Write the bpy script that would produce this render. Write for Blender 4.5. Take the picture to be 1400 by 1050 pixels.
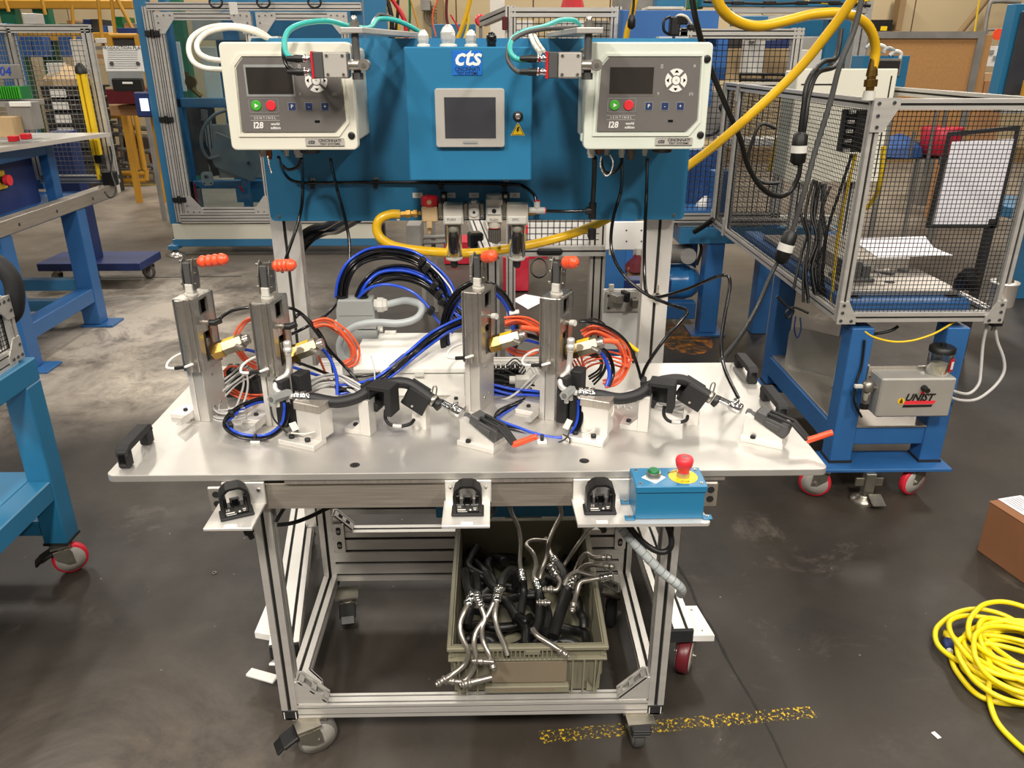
import bpy, bmesh, math, random
from mathutils import Matrix, Vector, Euler
random.seed(7)
for o in list(bpy.data.objects): bpy.data.objects.remove(o)
SC = bpy.context.scene
COL = SC.collection
# ---------------------------------------------------------------- camera, world, lights, exposure
H, FP, TH, PS = 1.65, 1070.0, math.radians(22.7), math.radians(1.1)
cd = bpy.data.cameras.new('camera'); cam = bpy.data.objects.new('camera', cd); COL.objects.link(cam)
cd.sensor_fit = 'HORIZONTAL'; cd.sensor_width = 36.0; cd.lens = 36.0 * FP / 1400.0
cd.clip_start = .05; cd.clip_end = 200
cam.location = (0, 0, H); cam.rotation_euler = (math.pi / 2 - TH, 0, -PS)
SC.camera = cam
SC.view_settings.view_transform = 'Standard'; SC.view_settings.look = 'None'
SC.view_settings.gamma = 1.0; SC.view_settings.use_curve_mapping = False
SC.view_settings.exposure = 0.0
w = bpy.data.worlds.new('hall_air'); SC.world = w; w.use_nodes = True
w.node_tree.nodes['Background'].inputs[0].default_value = (.50, .45, .39, 1)
w.node_tree.nodes['Background'].inputs[1].default_value = .34
def area(name, loc, sx, sy, power, col=(1, .93, .83), rot=(0, 0, 0)):
    l = bpy.data.lights.new(name, 'AREA'); l.shape = 'RECTANGLE'; l.size = sx; l.size_y = sy
    l.energy = power; l.color = col
    o = bpy.data.objects.new(name, l); COL.objects.link(o); o.location = loc; o.rotation_euler = rot
    return o
# rows of high-bay fittings hung under the hall roof
for i, (lx, ly) in enumerate([(-5.2, 1.6), (-1.7, .9), (1.9, 1.5), (5.2, 1.8), (-5.2, 6.2), (-1.5, 6.6), (2.1, 6.0), (5.6, 6.4),
                              (-5.0, 11), (-1.2, 11), (2.6, 11), (6.4, 11), (0.0, -2.6), (-3.6, -2.6), (3.6, -2.6)]):
    e = {0: 60, 1: 60, 2: 85, 3: 60, 4: 110, 5: 100, 6: 120, 7: 110, 9: 100, 12: 400, 13: 340, 14: 300}.get(i, 170)
    area('high_bay_lamp', (lx, ly, 5.4), .5, 1.2, e)
# ---------------------------------------------------------------- pixel -> point on a plane (world frame), for measured placement
_F = Vector((math.sin(PS) * math.cos(TH), math.cos(PS) * math.cos(TH), -math.sin(TH)))
_R = Vector((math.cos(PS), -math.sin(PS), 0)); _U = _R.cross(_F)
def ray(x, y): return _F * FP + _R * (x - 700) - _U * (y - 525)
def zp(x, y, z):
    r = ray(x, y); return Vector((0, 0, H)) + r * ((z - H) / r.z)
def yp(x, y, Y):
    r = ray(x, y); return Vector((0, 0, H)) + r * (Y / r.y)
def xp(x, y, X):
    r = ray(x, y); return Vector((0, 0, H)) + r * (X / r.x)
# ---------------------------------------------------------------- materials
def hx(s):
    s = s.lstrip('#'); v = [int(s[i:i + 2], 16) / 255 for i in (0, 2, 4)]
    return tuple((c / 12.92 if c <= .04045 else ((c + .055) / 1.055) ** 2.4) for c in v) + (1,)
MATS = {}
def mat(name, col='#808080', rough=.5, metal=0, var=.12, sc=12, bump=0, bsc=60, aniso=0, coat=0, spec=.5, stretch=None, trans=0, alpha=1, emit=0):
    m = bpy.data.materials.new(name); m.use_nodes = True; nt = m.node_tree; N = nt.nodes; L = nt.links
    b = N['Principled BSDF']; c = hx(col)
    tc = N.new('ShaderNodeTexCoord'); mp = N.new('ShaderNodeMapping'); L.new(tc.outputs['Object'], mp.inputs[0])
    if stretch: mp.inputs['Scale'].default_value = stretch
    nz = N.new('ShaderNodeTexNoise'); nz.inputs['Scale'].default_value = sc; nz.inputs['Detail'].default_value = 6
    L.new(mp.outputs[0], nz.inputs['Vector'])
    rp = N.new('ShaderNodeValToRGB'); rp.color_ramp.elements[0].position = .3; rp.color_ramp.elements[1].position = .7
    rp.color_ramp.elements[0].color = tuple(v * (1 - var) for v in c[:3]) + (1,)
    rp.color_ramp.elements[1].color = tuple(min(1, v * (1 + var)) for v in c[:3]) + (1,)
    L.new(nz.outputs[0], rp.inputs[0]); L.new(rp.outputs[0], b.inputs['Base Color'])
    b.inputs['Metallic'].default_value = metal; b.inputs['Specular IOR Level'].default_value = spec
    mr = N.new('ShaderNodeMapRange'); mr.inputs['To Min'].default_value = max(.02, rough * .85); mr.inputs['To Max'].default_value = min(1, rough * 1.2)
    L.new(nz.outputs[0], mr.inputs[0]); L.new(mr.outputs[0], b.inputs['Roughness'])
    if coat: b.inputs['Coat Weight'].default_value = coat; b.inputs['Coat Roughness'].default_value = .15
    if aniso: b.inputs['Anisotropic'].default_value = aniso
    if trans: b.inputs['Transmission Weight'].default_value = trans
    if alpha < 1: b.inputs['Alpha'].default_value = alpha
    if emit:
        b.inputs['Emission Color'].default_value = c; b.inputs['Emission Strength'].default_value = emit
    if bump:
        n2 = N.new('ShaderNodeTexNoise'); n2.inputs['Scale'].default_value = bsc; n2.inputs['Detail'].default_value = 4
        L.new(mp.outputs[0], n2.inputs['Vector'])
        bp = N.new('ShaderNodeBump'); bp.inputs['Strength'].default_value = bump; bp.inputs['Distance'].default_value = .002
        L.new(n2.outputs[0], bp.inputs['Height']); L.new(bp.outputs[0], b.inputs['Normal'])
    MATS[name] = m; return m
mat('alu', '#cbc8c3', .42, .55, .06, 8, stretch=(1, 1, 6))
mat('alu_dark', '#77736c', .5, .8, .08, 8)
mat('alu_plate', '#c9c6c1', .42, .7, .10, 6, bump=.05, bsc=160)
mat('alu_bright', '#dedbd6', .34, .55, .05, 9)
mat('alu_mill', '#b5aea5', .33, .7, .12, 10, stretch=(14, 14, 1))
mat('brushed', '#a39b91', .42, .6, .15, 9, stretch=(1, 1, 30))
mat('steel', '#bab5ae', .27, .85, .10, 14)
mat('chrome', '#d8d8d8', .1, 1, .03, 10)
mat('zinc', '#9a968c', .35, .9, .12, 30)
mat('brass', '#96773f', .28, 1, .1, 20)
mat('card', '#7c705e', .7, 0, .06, 5)
mat('tube_alu', '#a5a098', .3, .8, .1, 12)
mat('nickel', '#8f8674', .32, .8, .12, 20)
mat('copper', '#9a6244', .3, .9, .1, 20)
mat('blue', '#246f98', .4, 0, .04, 3, bump=.04, bsc=300, coat=.15)
mat('blue_box', '#23729c', .38, 0, .03, 3, bump=.04, bsc=300, coat=.2)
mat('blue_frame', '#34749f', .4, 0, .06, 5, coat=.15)
mat('blue_cart', '#2a5f98', .42, 0, .08, 6, coat=.15)
mat('blue_far', '#3068ac', .5, 0, .08, 3)
mat('blue_navy', '#243468', .45, 0, .1, 5)
mat('cream', '#dcdacb', .45, 0, .02, 4)
mat('cream_green', '#d3d9cd', .45, 0, .02, 4)
mat('face_grey', '#66625f', .5, 0, .03, 6)
mat('face_light', '#d8d6d2', .5, 0, .02, 6)
mat('screen', '#332f2d', .12, 0, .25, 5, spec=.6)
mat('screen_dark', '#3c3d42', .25, 0, .15, 5)
mat('bezel', '#aba7a0', .45, 0, .03, 6)
mat('black', '#141414', .45, 0, .15, 20)
mat('black_gloss', '#0c0c0e', .18, 0, .1, 20)
mat('rubber', '#19191c', .55, 0, .12, 30, bump=.2, bsc=90)
mat('black_matte', '#1d1d1f', .7, 0, .1, 20)
mat('slot_dark', '#2a2927', .7, .3, .1, 20)
mat('grey_plastic', '#8d908f', .5, 0, .05, 10)
mat('grey_dark', '#4b4b4b', .5, 0, .06, 10)
mat('grey_box', '#a3a19b', .4, .3, .06, 10)
mat('gland', '#c3c1ba', .5, 0, .04, 10)
mat('grey_cable', '#a5abac', .35, 0, .05, 20)
mat('lgrey_cable', '#b9b8b6', .4, 0, .05, 20)
mat('white', '#e6e4e0', .45, 0, .02, 8)
mat('white_box', '#dedcd6', .4, 0, .03, 8)
mat('white_cable', '#d9d4c8', .4, 0, .03, 8)
mat('paper', '#e9e7ef', .7, 0, .02, 8)
mat('red', '#c4202a', .4, 0, .08, 8)
mat('red_bright', '#e2353f', .35, 0, .05, 8)
mat('red_bin', '#c4243a', .4, 0, .06, 8)
mat('red_wheel', '#d2263a', .4, 0, .08, 8)
mat('maroon', '#5c1820', .35, 0, .12, 10)
mat('orange', '#f4552f', .35, 0, .05, 8, coat=.2)
mat('orange_cable', '#ee6238', .35, 0, .05, 8)
mat('yellow', '#e8c21c', .42, 0, .06, 8)
mat('yellow_hose', '#dcae1a', .3, 0, .06, 8, coat=.2)
mat('yellow_rack', '#bd8a28', .5, 0, .1, 3)
mat('yellow_cord', '#e6d012', .35, 0, .05, 12, coat=.2)
mat('green', '#3fa82c', .4, 0, .05, 8)
mat('green_dark', '#0e6a3c', .35, 0, .08, 8)
mat('green_post', '#1c6d52', .5, 0, .08, 3)
mat('teal', '#31a7a0', .35, 0, .05, 8)
mat('blue_cable', '#1f49c4', .25, 0, .06, 8, coat=.3)
mat('blue_logo', '#1268c4', .4, 0, .03, 8)
mat('navy_key', '#22335e', .4, 0, .05, 8)
mat('cork', '#b08350', .8, 0, .08, 40, bump=.2, bsc=200)
mat('cardboard', '#8a5d3e', .75, 0, .08, 7, bump=.1, bsc=60)
mat('cardboard_far', '#a87c54', .8, 0, .1, 6)
mat('beige', '#b8a684', .8, 0, .04, 1.2)
mat('beige_dark', '#8c7350', .8, 0, .06, 2)
mat('bin', '#7b7764', .55, 0, .10, 5, bump=.15, bsc=40)
mat('far_dark', '#33302e', .8, 0, .5, 6)
mat('far_grey', '#85827d', .6, .2, .2, 6)
mat('tank', '#2f76b4', .25, 0, .05, 5, coat=.4)
mat('skin_wood', '#8b6a48', .7, 0, .1, 8)
mat('tan', '#b59a72', .6, 0, .06, 8)
mat('wheel_grey', '#6d6b68', .5, 0, .08, 8)
mat('orange_tube', '#e6602c', .35, 0, .05, 8)
mat('blue_slat', '#2c5490', .5, 0, .1, 5)
mat('white_far', '#d8d4cc', .6, 0, .08, 5)
mat('label', '#e4e2dc', .5, 0, .02, 8)
mat('lit_screen', '#cfe0ff', .5, 0, .02, 8, emit=1.1)
mat('valve', '#cdc8bc', .45, .1, .05, 12)
mat('wire', '#17171a', .5, .2, .05, 12)
mat('wire_grey', '#8e8d8a', .4, .6, .05, 12)
def clear_mat(name, col, gl=.04, tr=.85, rough=.06):
    m = bpy.data.materials.new(name); m.use_nodes = True; nt = m.node_tree; N = nt.nodes; L = nt.links
    for n in list(N):
        if n.type == 'BSDF_PRINCIPLED': N.remove(n)
    t = N.new('ShaderNodeBsdfTransparent'); t.inputs[0].default_value = hx(col)
    g = N.new('ShaderNodeBsdfGlossy'); g.inputs['Roughness'].default_value = rough
    fr = N.new('ShaderNodeFresnel'); fr.inputs[0].default_value = 1.45
    nz = N.new('ShaderNodeTexNoise'); nz.inputs['Scale'].default_value = 2
    ad = N.new('ShaderNodeMath'); ad.operation = 'MULTIPLY_ADD'; ad.inputs[1].default_value = gl; L.new(nz.outputs[0], ad.inputs[0]); L.new(fr.outputs[0], ad.inputs[2])
    mx = N.new('ShaderNodeMixShader'); L.new(ad.outputs[0], mx.inputs[0]); L.new(t.outputs[0], mx.inputs[1]); L.new(g.outputs[0], mx.inputs[2])
    L.new(mx.outputs[0], N['Material Output'].inputs[0]); MATS[name] = m
clear_mat('polycarbonate', '#d9e2e6')
clear_mat('bowl', '#e8e8e2', .2)
# concrete floor: dark, worn, patchy, with pale scuffs
m = bpy.data.materials.new('worn_concrete'); m.use_nodes = True; nt = m.node_tree; N = nt.nodes; L = nt.links; b = N['Principled BSDF']
tc = N.new('ShaderNodeTexCoord')
def nz(scale, det=8, ro=.6, dist=0, mp=None):
    n = N.new('ShaderNodeTexNoise'); n.inputs['Scale'].default_value = scale; n.inputs['Detail'].default_value = det
    n.inputs['Roughness'].default_value = ro; n.inputs['Distortion'].default_value = dist; L.new(tc.outputs['Object'], n.inputs['Vector']); return n
def ramp(src, stops):
    r = N.new('ShaderNodeValToRGB'); e = r.color_ramp.elements
    while len(e) < len(stops): e.new(.5)
    for k, (p, c) in enumerate(stops): e[k].position = p; e[k].color = c
    L.new(src, r.inputs[0]); return r
def mixc(f, a, bb, mode='MIX'):
    x = N.new('ShaderNodeMix'); x.data_type = 'RGBA'; x.blend_type = mode
    if isinstance(f, (int, float)): x.inputs[0].default_value = f
    else: L.new(f, x.inputs[0])
    for i, v in ((6, a), (7, bb)):
        if isinstance(v, tuple): x.inputs[i].default_value = v
        else: L.new(v, x.inputs[i])
    return x.outputs[2]
g1 = (.0, 0, 0, 1); g2 = (1, 1, 1, 1)
base = ramp(nz(.9, 8, .62, .4).outputs[0], [(.3, hx('#27231f')), (.5, hx('#322d28')), (.72, hx('#403a33'))]).outputs[0]
sc1 = ramp(nz(3.2, 12, .75, .6).outputs[0], [(.56, g1), (.72, g2)]).outputs[0]
sc2 = ramp(nz(.45, 3, .5).outputs[0], [(.45, g1), (.62, g2)]).outputs[0]
mm = N.new('ShaderNodeMath'); mm.operation = 'MULTIPLY'; L.new(sc1, mm.inputs[0]); L.new(sc2, mm.inputs[1])
c1 = mixc(mm.outputs[0], base, hx('#6f665d'))
dk = ramp(nz(1.9, 10, .7, 1.0).outputs[0], [(.30, g2), (.43, g1)]).outputs[0]
dm = N.new('ShaderNodeMath'); dm.operation = 'MULTIPLY'; dm.inputs[1].default_value = .5; L.new(dk, dm.inputs[0])
c2 = mixc(dm.outputs[0], c1, hx('#1b1815'))
# small pale specks of grit
vo = N.new('ShaderNodeTexVoronoi'); vo.inputs['Scale'].default_value = 16; L.new(tc.outputs['Object'], vo.inputs['Vector'])
sp = ramp(vo.outputs['Distance'], [(.0, g2), (.06, g1)]).outputs[0]
spn = ramp(nz(7, 2).outputs[0], [(.54, g1), (.60, g2)]).outputs[0]
sm = N.new('ShaderNodeMath'); sm.operation = 'MULTIPLY'; L.new(sp, sm.inputs[0]); L.new(spn, sm.inputs[1])
c3 = mixc(sm.outputs[0], c2, hx('#a8a096'))
# grazing sheen of the far floor put into its colour, paler with distance
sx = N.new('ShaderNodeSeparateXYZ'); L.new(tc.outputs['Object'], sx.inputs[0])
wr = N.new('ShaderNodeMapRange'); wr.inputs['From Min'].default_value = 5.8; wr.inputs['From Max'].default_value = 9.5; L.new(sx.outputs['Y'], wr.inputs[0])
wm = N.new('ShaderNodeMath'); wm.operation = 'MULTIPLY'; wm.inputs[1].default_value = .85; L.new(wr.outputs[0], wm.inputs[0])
far_sheen = ramp(nz(1.3, 10, .7, .3).outputs[0], [(.3, hx('#746a60')), (.7, hx('#a99e91'))]).outputs[0]
c4 = mixc(wm.outputs[0], c3, far_sheen)
def patch(c, r, col, amt, src):   # a paler, soft-edged oval patch, broken up by noise
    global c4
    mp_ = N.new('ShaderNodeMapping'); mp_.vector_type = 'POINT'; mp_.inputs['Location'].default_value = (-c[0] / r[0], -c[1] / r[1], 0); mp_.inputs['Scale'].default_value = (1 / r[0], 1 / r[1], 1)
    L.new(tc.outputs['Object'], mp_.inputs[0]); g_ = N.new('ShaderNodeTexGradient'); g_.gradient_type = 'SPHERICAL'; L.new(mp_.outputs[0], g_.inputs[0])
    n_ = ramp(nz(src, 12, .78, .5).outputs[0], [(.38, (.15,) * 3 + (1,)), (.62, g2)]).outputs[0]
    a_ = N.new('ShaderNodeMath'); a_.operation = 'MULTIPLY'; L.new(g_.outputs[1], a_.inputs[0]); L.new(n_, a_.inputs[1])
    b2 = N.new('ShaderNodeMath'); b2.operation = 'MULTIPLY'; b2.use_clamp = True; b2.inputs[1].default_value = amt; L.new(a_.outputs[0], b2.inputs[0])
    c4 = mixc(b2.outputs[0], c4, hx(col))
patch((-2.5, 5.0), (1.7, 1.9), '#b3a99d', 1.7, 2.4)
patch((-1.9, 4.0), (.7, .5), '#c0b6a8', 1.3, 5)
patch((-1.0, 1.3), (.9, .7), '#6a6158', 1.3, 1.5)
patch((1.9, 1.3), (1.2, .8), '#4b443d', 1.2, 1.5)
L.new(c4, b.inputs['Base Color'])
rr = ramp(nz(2.5, 8, .7).outputs[0], [(.3, (.36,) * 3 + (1,)), (.7, (.6,) * 3 + (1,))]).outputs[0]; L.new(rr, b.inputs['Roughness'])
bp = N.new('ShaderNodeBump'); bp.inputs['Strength'].default_value = .15; bp.inputs['Distance'].default_value = .003
L.new(nz(40, 6, .7).outputs[0], bp.inputs['Height']); L.new(bp.outputs[0], b.inputs['Normal']); b.inputs['Specular IOR Level'].default_value = .36
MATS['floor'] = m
# worn yellow floor tape/paint: speckled coverage
def worn(name, col, lo, hi, sc):
    m = bpy.data.materials.new(name); m.use_nodes = True; N_ = m.node_tree.nodes; L_ = m.node_tree.links; bb = N_['Principled BSDF']
    bb.inputs['Base Color'].default_value = hx(col); bb.inputs['Roughness'].default_value = .6
    t = N_.new('ShaderNodeTexCoord'); n = N_.new('ShaderNodeTexNoise'); n.inputs['Scale'].default_value = sc; n.inputs['Detail'].default_value = 6; n.inputs['Roughness'].default_value = .7
    L_.new(t.outputs['Object'], n.inputs['Vector']); r = N_.new('ShaderNodeValToRGB'); r.color_ramp.elements[0].position = lo; r.color_ramp.elements[1].position = hi
    L_.new(n.outputs[0], r.inputs[0]); L_.new(r.outputs[0], bb.inputs['Alpha']); MATS[name] = m
worn('worn_yellow', '#c8a81e', .545, .585, 110)
worn('rust_stain', '#c07a24', .46, .66, 14)
# ---------------------------------------------------------------- mesh collector
class G:
    def __init__(s, m='alu', M=None): s.v = []; s.f = []; s.mi = []; s.ms = []; s.sm = []; s.cur = m; s.M = M or Matrix.Identity(4)
    def m(s, name): s.cur = name; return s
    def add(s, vs, fs, smooth=False):
        o = len(s.v); s.v += [s.M @ Vector(p) for p in vs]
        if s.cur not in s.ms: s.ms.append(s.cur)
        k = s.ms.index(s.cur)
        for f in fs: s.f.append([i + o for i in f]); s.mi.append(k); s.sm.append(smooth)
        return s
    def box(s, c, d, R=None, b=0):
        c = Vector(c); hx_, hy, hz = d[0] / 2, d[1] / 2, d[2] / 2
        R = R.to_3x3() if R is not None else Matrix.Identity(3)
        if b <= 0:
            vs = [c + R @ Vector((x * hx_, y * hy, z * hz)) for z in (-1, 1) for (x, y) in ((-1, -1), (1, -1), (1, 1), (-1, 1))]
            return s.add(vs, [(3, 2, 1, 0), (4, 5, 6, 7), (0, 1, 5, 4), (1, 2, 6, 5), (2, 3, 7, 6), (3, 0, 4, 7)])
        # chamfered box: 24 vertices
        b = min(b, hx_ * .9, hy * .9, hz * .9); vs = []; idx = {}
        for sx_ in (-1, 1):
            for sy in (-1, 1):
                for sz in (-1, 1):
                    for a, (px, py, pz) in enumerate(((hx_, hy - b, hz - b), (hx_ - b, hy, hz - b), (hx_ - b, hy - b, hz))):
                        idx[(sx_, sy, sz, a)] = len(vs); vs.append(c + R @ Vector((sx_ * px, sy * py, sz * pz)))
        fs = []
        for k in (-1, 1):
            fs.append([idx[(k, y, z, 0)] for (y, z) in ((-1, -1), (1, -1), (1, 1), (-1, 1))][::k])
            fs.append([idx[(x, k, z, 1)] for (x, z) in ((-1, -1), (-1, 1), (1, 1), (1, -1))][::k])
            fs.append([idx[(x, y, k, 2)] for (x, y) in ((-1, -1), (1, -1), (1, 1), (-1, 1))][::k])
        for a in (-1, 1):
            for c_ in (-1, 1):
                q = [idx[(a, c_, -1, 0)], idx[(a, c_, 1, 0)], idx[(a, c_, 1, 1)], idx[(a, c_, -1, 1)]]; fs.append(q if a * c_ < 0 else q[::-1])
                q = [idx[(a, -1, c_, 0)], idx[(a, 1, c_, 0)], idx[(a, 1, c_, 2)], idx[(a, -1, c_, 2)]]; fs.append(q if a * c_ > 0 else q[::-1])
                q = [idx[(-1, a, c_, 1)], idx[(1, a, c_, 1)], idx[(1, a, c_, 2)], idx[(-1, a, c_, 2)]]; fs.append(q if a * c_ < 0 else q[::-1])
                for z in (-1, 1):
                    t = [idx[(a, c_, z, 0)], idx[(a, c_, z, 1)], idx[(a, c_, z, 2)]]; fs.append(t if a * c_ * z > 0 else t[::-1])
        return s.add(vs, fs)
    def bb(s, x0, x1, y0, y1, z0, z1, b=0): return s.box(((x0 + x1) / 2, (y0 + y1) / 2, (z0 + z1) / 2), (abs(x1 - x0), abs(y1 - y0), abs(z1 - z0)), None, b)
    @staticmethod
    def basis(d, up=None):
        d = Vector(d).normalized(); u = Vector(up) if up else Vector((0, 0, 1))
        if abs(d.dot(u.normalized())) > .99: u = Vector((0, 1, 0)) if abs(d.y) < .9 else Vector((1, 0, 0))
        a = d.cross(u).normalized(); return a, a.cross(d).normalized(), d     # right, up, dir
    def cyl(s, p0, p1, r0, r1=None, n=14, cap=True, smooth=True):
        r1 = r0 if r1 is None else r1; p0 = Vector(p0); p1 = Vector(p1); a, u, d = s.basis(p1 - p0)
        vs = []
        for p, r in ((p0, r0), (p1, r1)):
            for i in range(n):
                t = 2 * math.pi * i / n; vs.append(p + a * (r * math.cos(t)) + u * (r * math.sin(t)))
        s.add(vs, [(i, (i + 1) % n, n + (i + 1) % n, n + i) for i in range(n)], smooth)
        if cap: s.add(vs[:n], [tuple(range(n))[::-1]]); s.add(vs[n:], [tuple(range(n))])
        return s
    def lathe(s, p0, d, prof, n=16, smooth=True):   # prof: [(dist along d, radius)]
        p0 = Vector(p0); a, u, d = s.basis(d); vs = []
        for h, r in prof:
            for i in range(n):
                t = 2 * math.pi * i / n; vs.append(p0 + d * h + a * (max(r, 1e-5) * math.cos(t)) + u * (max(r, 1e-5) * math.sin(t)))
        fs = [(k * n + i, k * n + (i + 1) % n, (k + 1) * n + (i + 1) % n, (k + 1) * n + i) for k in range(len(prof) - 1) for i in range(n)]
        s.add(vs, fs, smooth); s.add(vs[:n], [tuple(range(n))[::-1]]); s.add(vs[-n:], [tuple(range(n))]); return s
    def tube(s, pts, r, n=8, closed=False, res=6, spline=True, taper=None):
        P = smooth_pts(pts, res, closed) if spline else [Vector(p) for p in pts]
        vs = []; prev = None; K = len(P)
        for k, p in enumerate(P):
            q0 = P[(k - 1) % K] if closed else P[max(k - 1, 0)]; q1 = P[(k + 1) % K] if closed else P[min(k + 1, K - 1)]
            d = (q1 - q0); d = d.normalized() if d.length > 1e-9 else Vector((0, 0, 1))
            if prev is None: a, u, _ = s.basis(d)
            else:
                a = prev - d * prev.dot(d)
                a = a.normalized() if a.length > 1e-6 else s.basis(d)[0]
                u = a.cross(d)
            prev = a; rr_ = r if taper is None else r * taper(k / (K - 1))
            for i in range(n):
                t = 2 * math.pi * i / n; vs.append(p + a * (rr_ * math.cos(t)) + u * (rr_ * math.sin(t)))
        rng = K if closed else K - 1
        fs = [(k * n + i, ((k + 1) % K) * n + i, ((k + 1) % K) * n + (i + 1) % n, k * n + (i + 1) % n) for k in range(rng) for i in range(n)]
        s.add(vs, fs, True)
        if not closed: s.add(vs[:n], [tuple(range(n))]); s.add(vs[-n:], [tuple(range(n))[::-1]])
        return s
    def prism(s, poly, o, u, v, depth):   # poly in (u,v) plane, extruded along u x v by depth
        u = Vector(u); v = Vector(v); w_ = u.cross(v).normalized() * depth; o = Vector(o); n = len(poly)
        a = [o + u * p[0] + v * p[1] for p in poly]; bq = [p + w_ for p in a]
        fs = [tuple(range(n))[::-1], tuple(range(n, 2 * n))] + [(i, (i + 1) % n, n + (i + 1) % n, n + i) for i in range(n)]
        return s.add(a + bq, fs)
    def quad(s, a, b_, c, d): return s.add([a, b_, c, d], [(0, 1, 2, 3)])
    def extr(s, p0, p1, wd=.04, ht=.04, up=None, ng=.04):
        # T-slot profile bar from p0 to p1; wd across, ht along 'up'; a slot every ng
        p0 = Vector(p0); p1 = Vector(p1); a, u, d = s.basis(p1 - p0, up); o = min(.0045, ng * .12); dp = o * 1.3
        pts = []; dk_ = []
        def side(c0, dirv, inn, length):
            k = max(1, round(length / ng)); st = length / k
            pts.append(c0)
            for i in range(k):
                m_ = c0 + dirv * (st * (i + .5))
                dk_.append(len(pts) + 1)
                pts.extend([m_ - dirv * o, m_ - dirv * o + inn * dp, m_ + dirv * o + inn * dp, m_ + dirv * o])
        x, y = wd / 2, ht / 2
        side(Vector((-x, -y)), Vector((1, 0)), Vector((0, 1)), wd); side(Vector((x, -y)), Vector((0, 1)), Vector((-1, 0)), ht)
        side(Vector((x, y)), Vector((-1, 0)), Vector((0, -1)), wd); side(Vector((-x, y)), Vector((0, -1)), Vector((1, 0)), ht)
        n = len(pts); A = [p0 + a * p.x + u * p.y for p in pts]; B = [p1 + a * p.x + u * p.y for p in pts]
        fs = []; dark = []
        for i in range(n):
            j = (i + 1) % n; (dark if i in dk_ else fs).append((i, j, n + j, n + i))
        fs += [tuple(range(n))[::-1], tuple(range(n, 2 * n))]
        s.add(A + B, fs); c = s.cur; s.m('slot_dark'); s.add(A + B, dark); s.m(c); return s
    def bolt(s, p, d, r=.004, h=.003, m='steel'):
        c = s.cur; s.m(m); p = Vector(p); d = Vector(d).normalized(); s.cyl(p, p + d * h, r, r * .85, 8)
        s.m('black'); s.cyl(p + d * h, p + d * (h + .0004), r * .4, n=6); s.m(c); return s
def smooth_pts(pts, res=6, closed=False):
    P = [Vector(p) for p in pts]; n = len(P)
    if n < 3: return P
    out = []
    segs = n if closed else n - 1
    for i in range(segs):
        if closed: p0, p1, p2, p3 = P[(i - 1) % n], P[i], P[(i + 1) % n], P[(i + 2) % n]
        else: p0, p1, p2, p3 = P[max(i - 1, 0)], P[i], P[i + 1], P[min(i + 2, n - 1)]
        for k in range(res):
            t = k / res; t2 = t * t; t3 = t2 * t
            out.append(.5 * ((2 * p1) + (p2 - p0) * t + (2 * p0 - 5 * p1 + 4 * p2 - p3) * t2 + (3 * p1 - p0 - 3 * p2 + p3) * t3))
    if not closed: out.append(P[-1])
    return out
INV = {}
def rt(o):
    while o.parent: o = o.parent
    return o
def props(o, label=None, cat=None, group=None, kind=None):
    for k, v in (('label', label), ('category', cat), ('group', group), ('kind', kind)):
        if v: o[k] = v
    return o
def thing(name, label, cat, loc=(0, 0, 0), rz=0, group=None):
    o = bpy.data.objects.new(name, None); COL.objects.link(o); o.empty_display_size = .05
    o.location = loc; o.rotation_euler = (0, 0, rz); props(o, label, cat, group)
    INV[o.name] = (Matrix.Translation(loc) @ Matrix.Rotation(rz, 4, 'Z')).inverted(); return o
def part(name, g, parent=None, local=False, label=None, kind=None, bev=0):
    M = Matrix.Identity(4)
    if parent is not None and not local: M = INV.get(rt(parent).name, M)
    me = bpy.data.meshes.new(name); me.from_pydata([tuple(M @ p) for p in g.v], [], g.f)
    for k in g.ms: me.materials.append(MATS[k])
    me.polygons.foreach_set('material_index', g.mi); me.polygons.foreach_set('use_smooth', g.sm); me.update()
    o = bpy.data.objects.new(name, me); COL.objects.link(o)
    if parent is not None: o.parent = parent
    if bev:
        md = o.modifiers.new('edges', 'BEVEL'); md.width = bev; md.segments = 2; md.limit_method = 'ANGLE'; md.angle_limit = .7
    props(o, label, kind=kind); return o
def solo(name, g, label, cat, group=None, kind=None, bev=0, loc=None):
    # a thing that is one mesh, its origin near its base
    if loc is None:
        n = len(g.v); c = sum(g.v, Vector()) / n; loc = Vector((c.x, c.y, min(p.z for p in g.v)))
    loc = Vector(loc); g.v = [p - loc for p in g.v]
    o = part(name, g, None, True, bev=bev); o.location = loc; return props(o, label, cat, group, kind)
def struct(name, g, parent=None):
    o = part(name, g, parent)
    if parent is None: o['kind'] = 'structure'
    return o
def text(name, s, size, o, u, v, m, parent, ext=.0003, align='CENTER', bold=0, shear=0, sx=1, space=1):
    # flat lettering: origin o, reading direction u, letter-up v
    cu = bpy.data.curves.new(name, 'FONT'); cu.body = s; cu.size = size; cu.extrude = ext; cu.align_x = align; cu.align_y = 'CENTER'
    cu.offset = bold; cu.shear = shear; cu.resolution_u = 2; cu.space_character = space
    t = bpy.data.objects.new(name, cu); COL.objects.link(t); dg = bpy.context.evaluated_depsgraph_get()
    me = bpy.data.meshes.new_from_object(t.evaluated_get(dg)); bpy.data.objects.remove(t)
    u = Vector(u).normalized(); v = Vector(v).normalized(); n_ = u.cross(v); o = Vector(o)
    M = INV.get(rt(parent).name, Matrix.Identity(4)) if parent else Matrix.Identity(4)
    for p in me.vertices: p.co = M @ (o + u * p.co.x * sx + v * p.co.y + n_ * p.co.z)
    me.materials.clear(); me.materials.append(MATS[m]); me.update()
    ob = bpy.data.objects.new(name, me); COL.objects.link(ob)
    if parent: ob.parent = parent
    return ob
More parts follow.
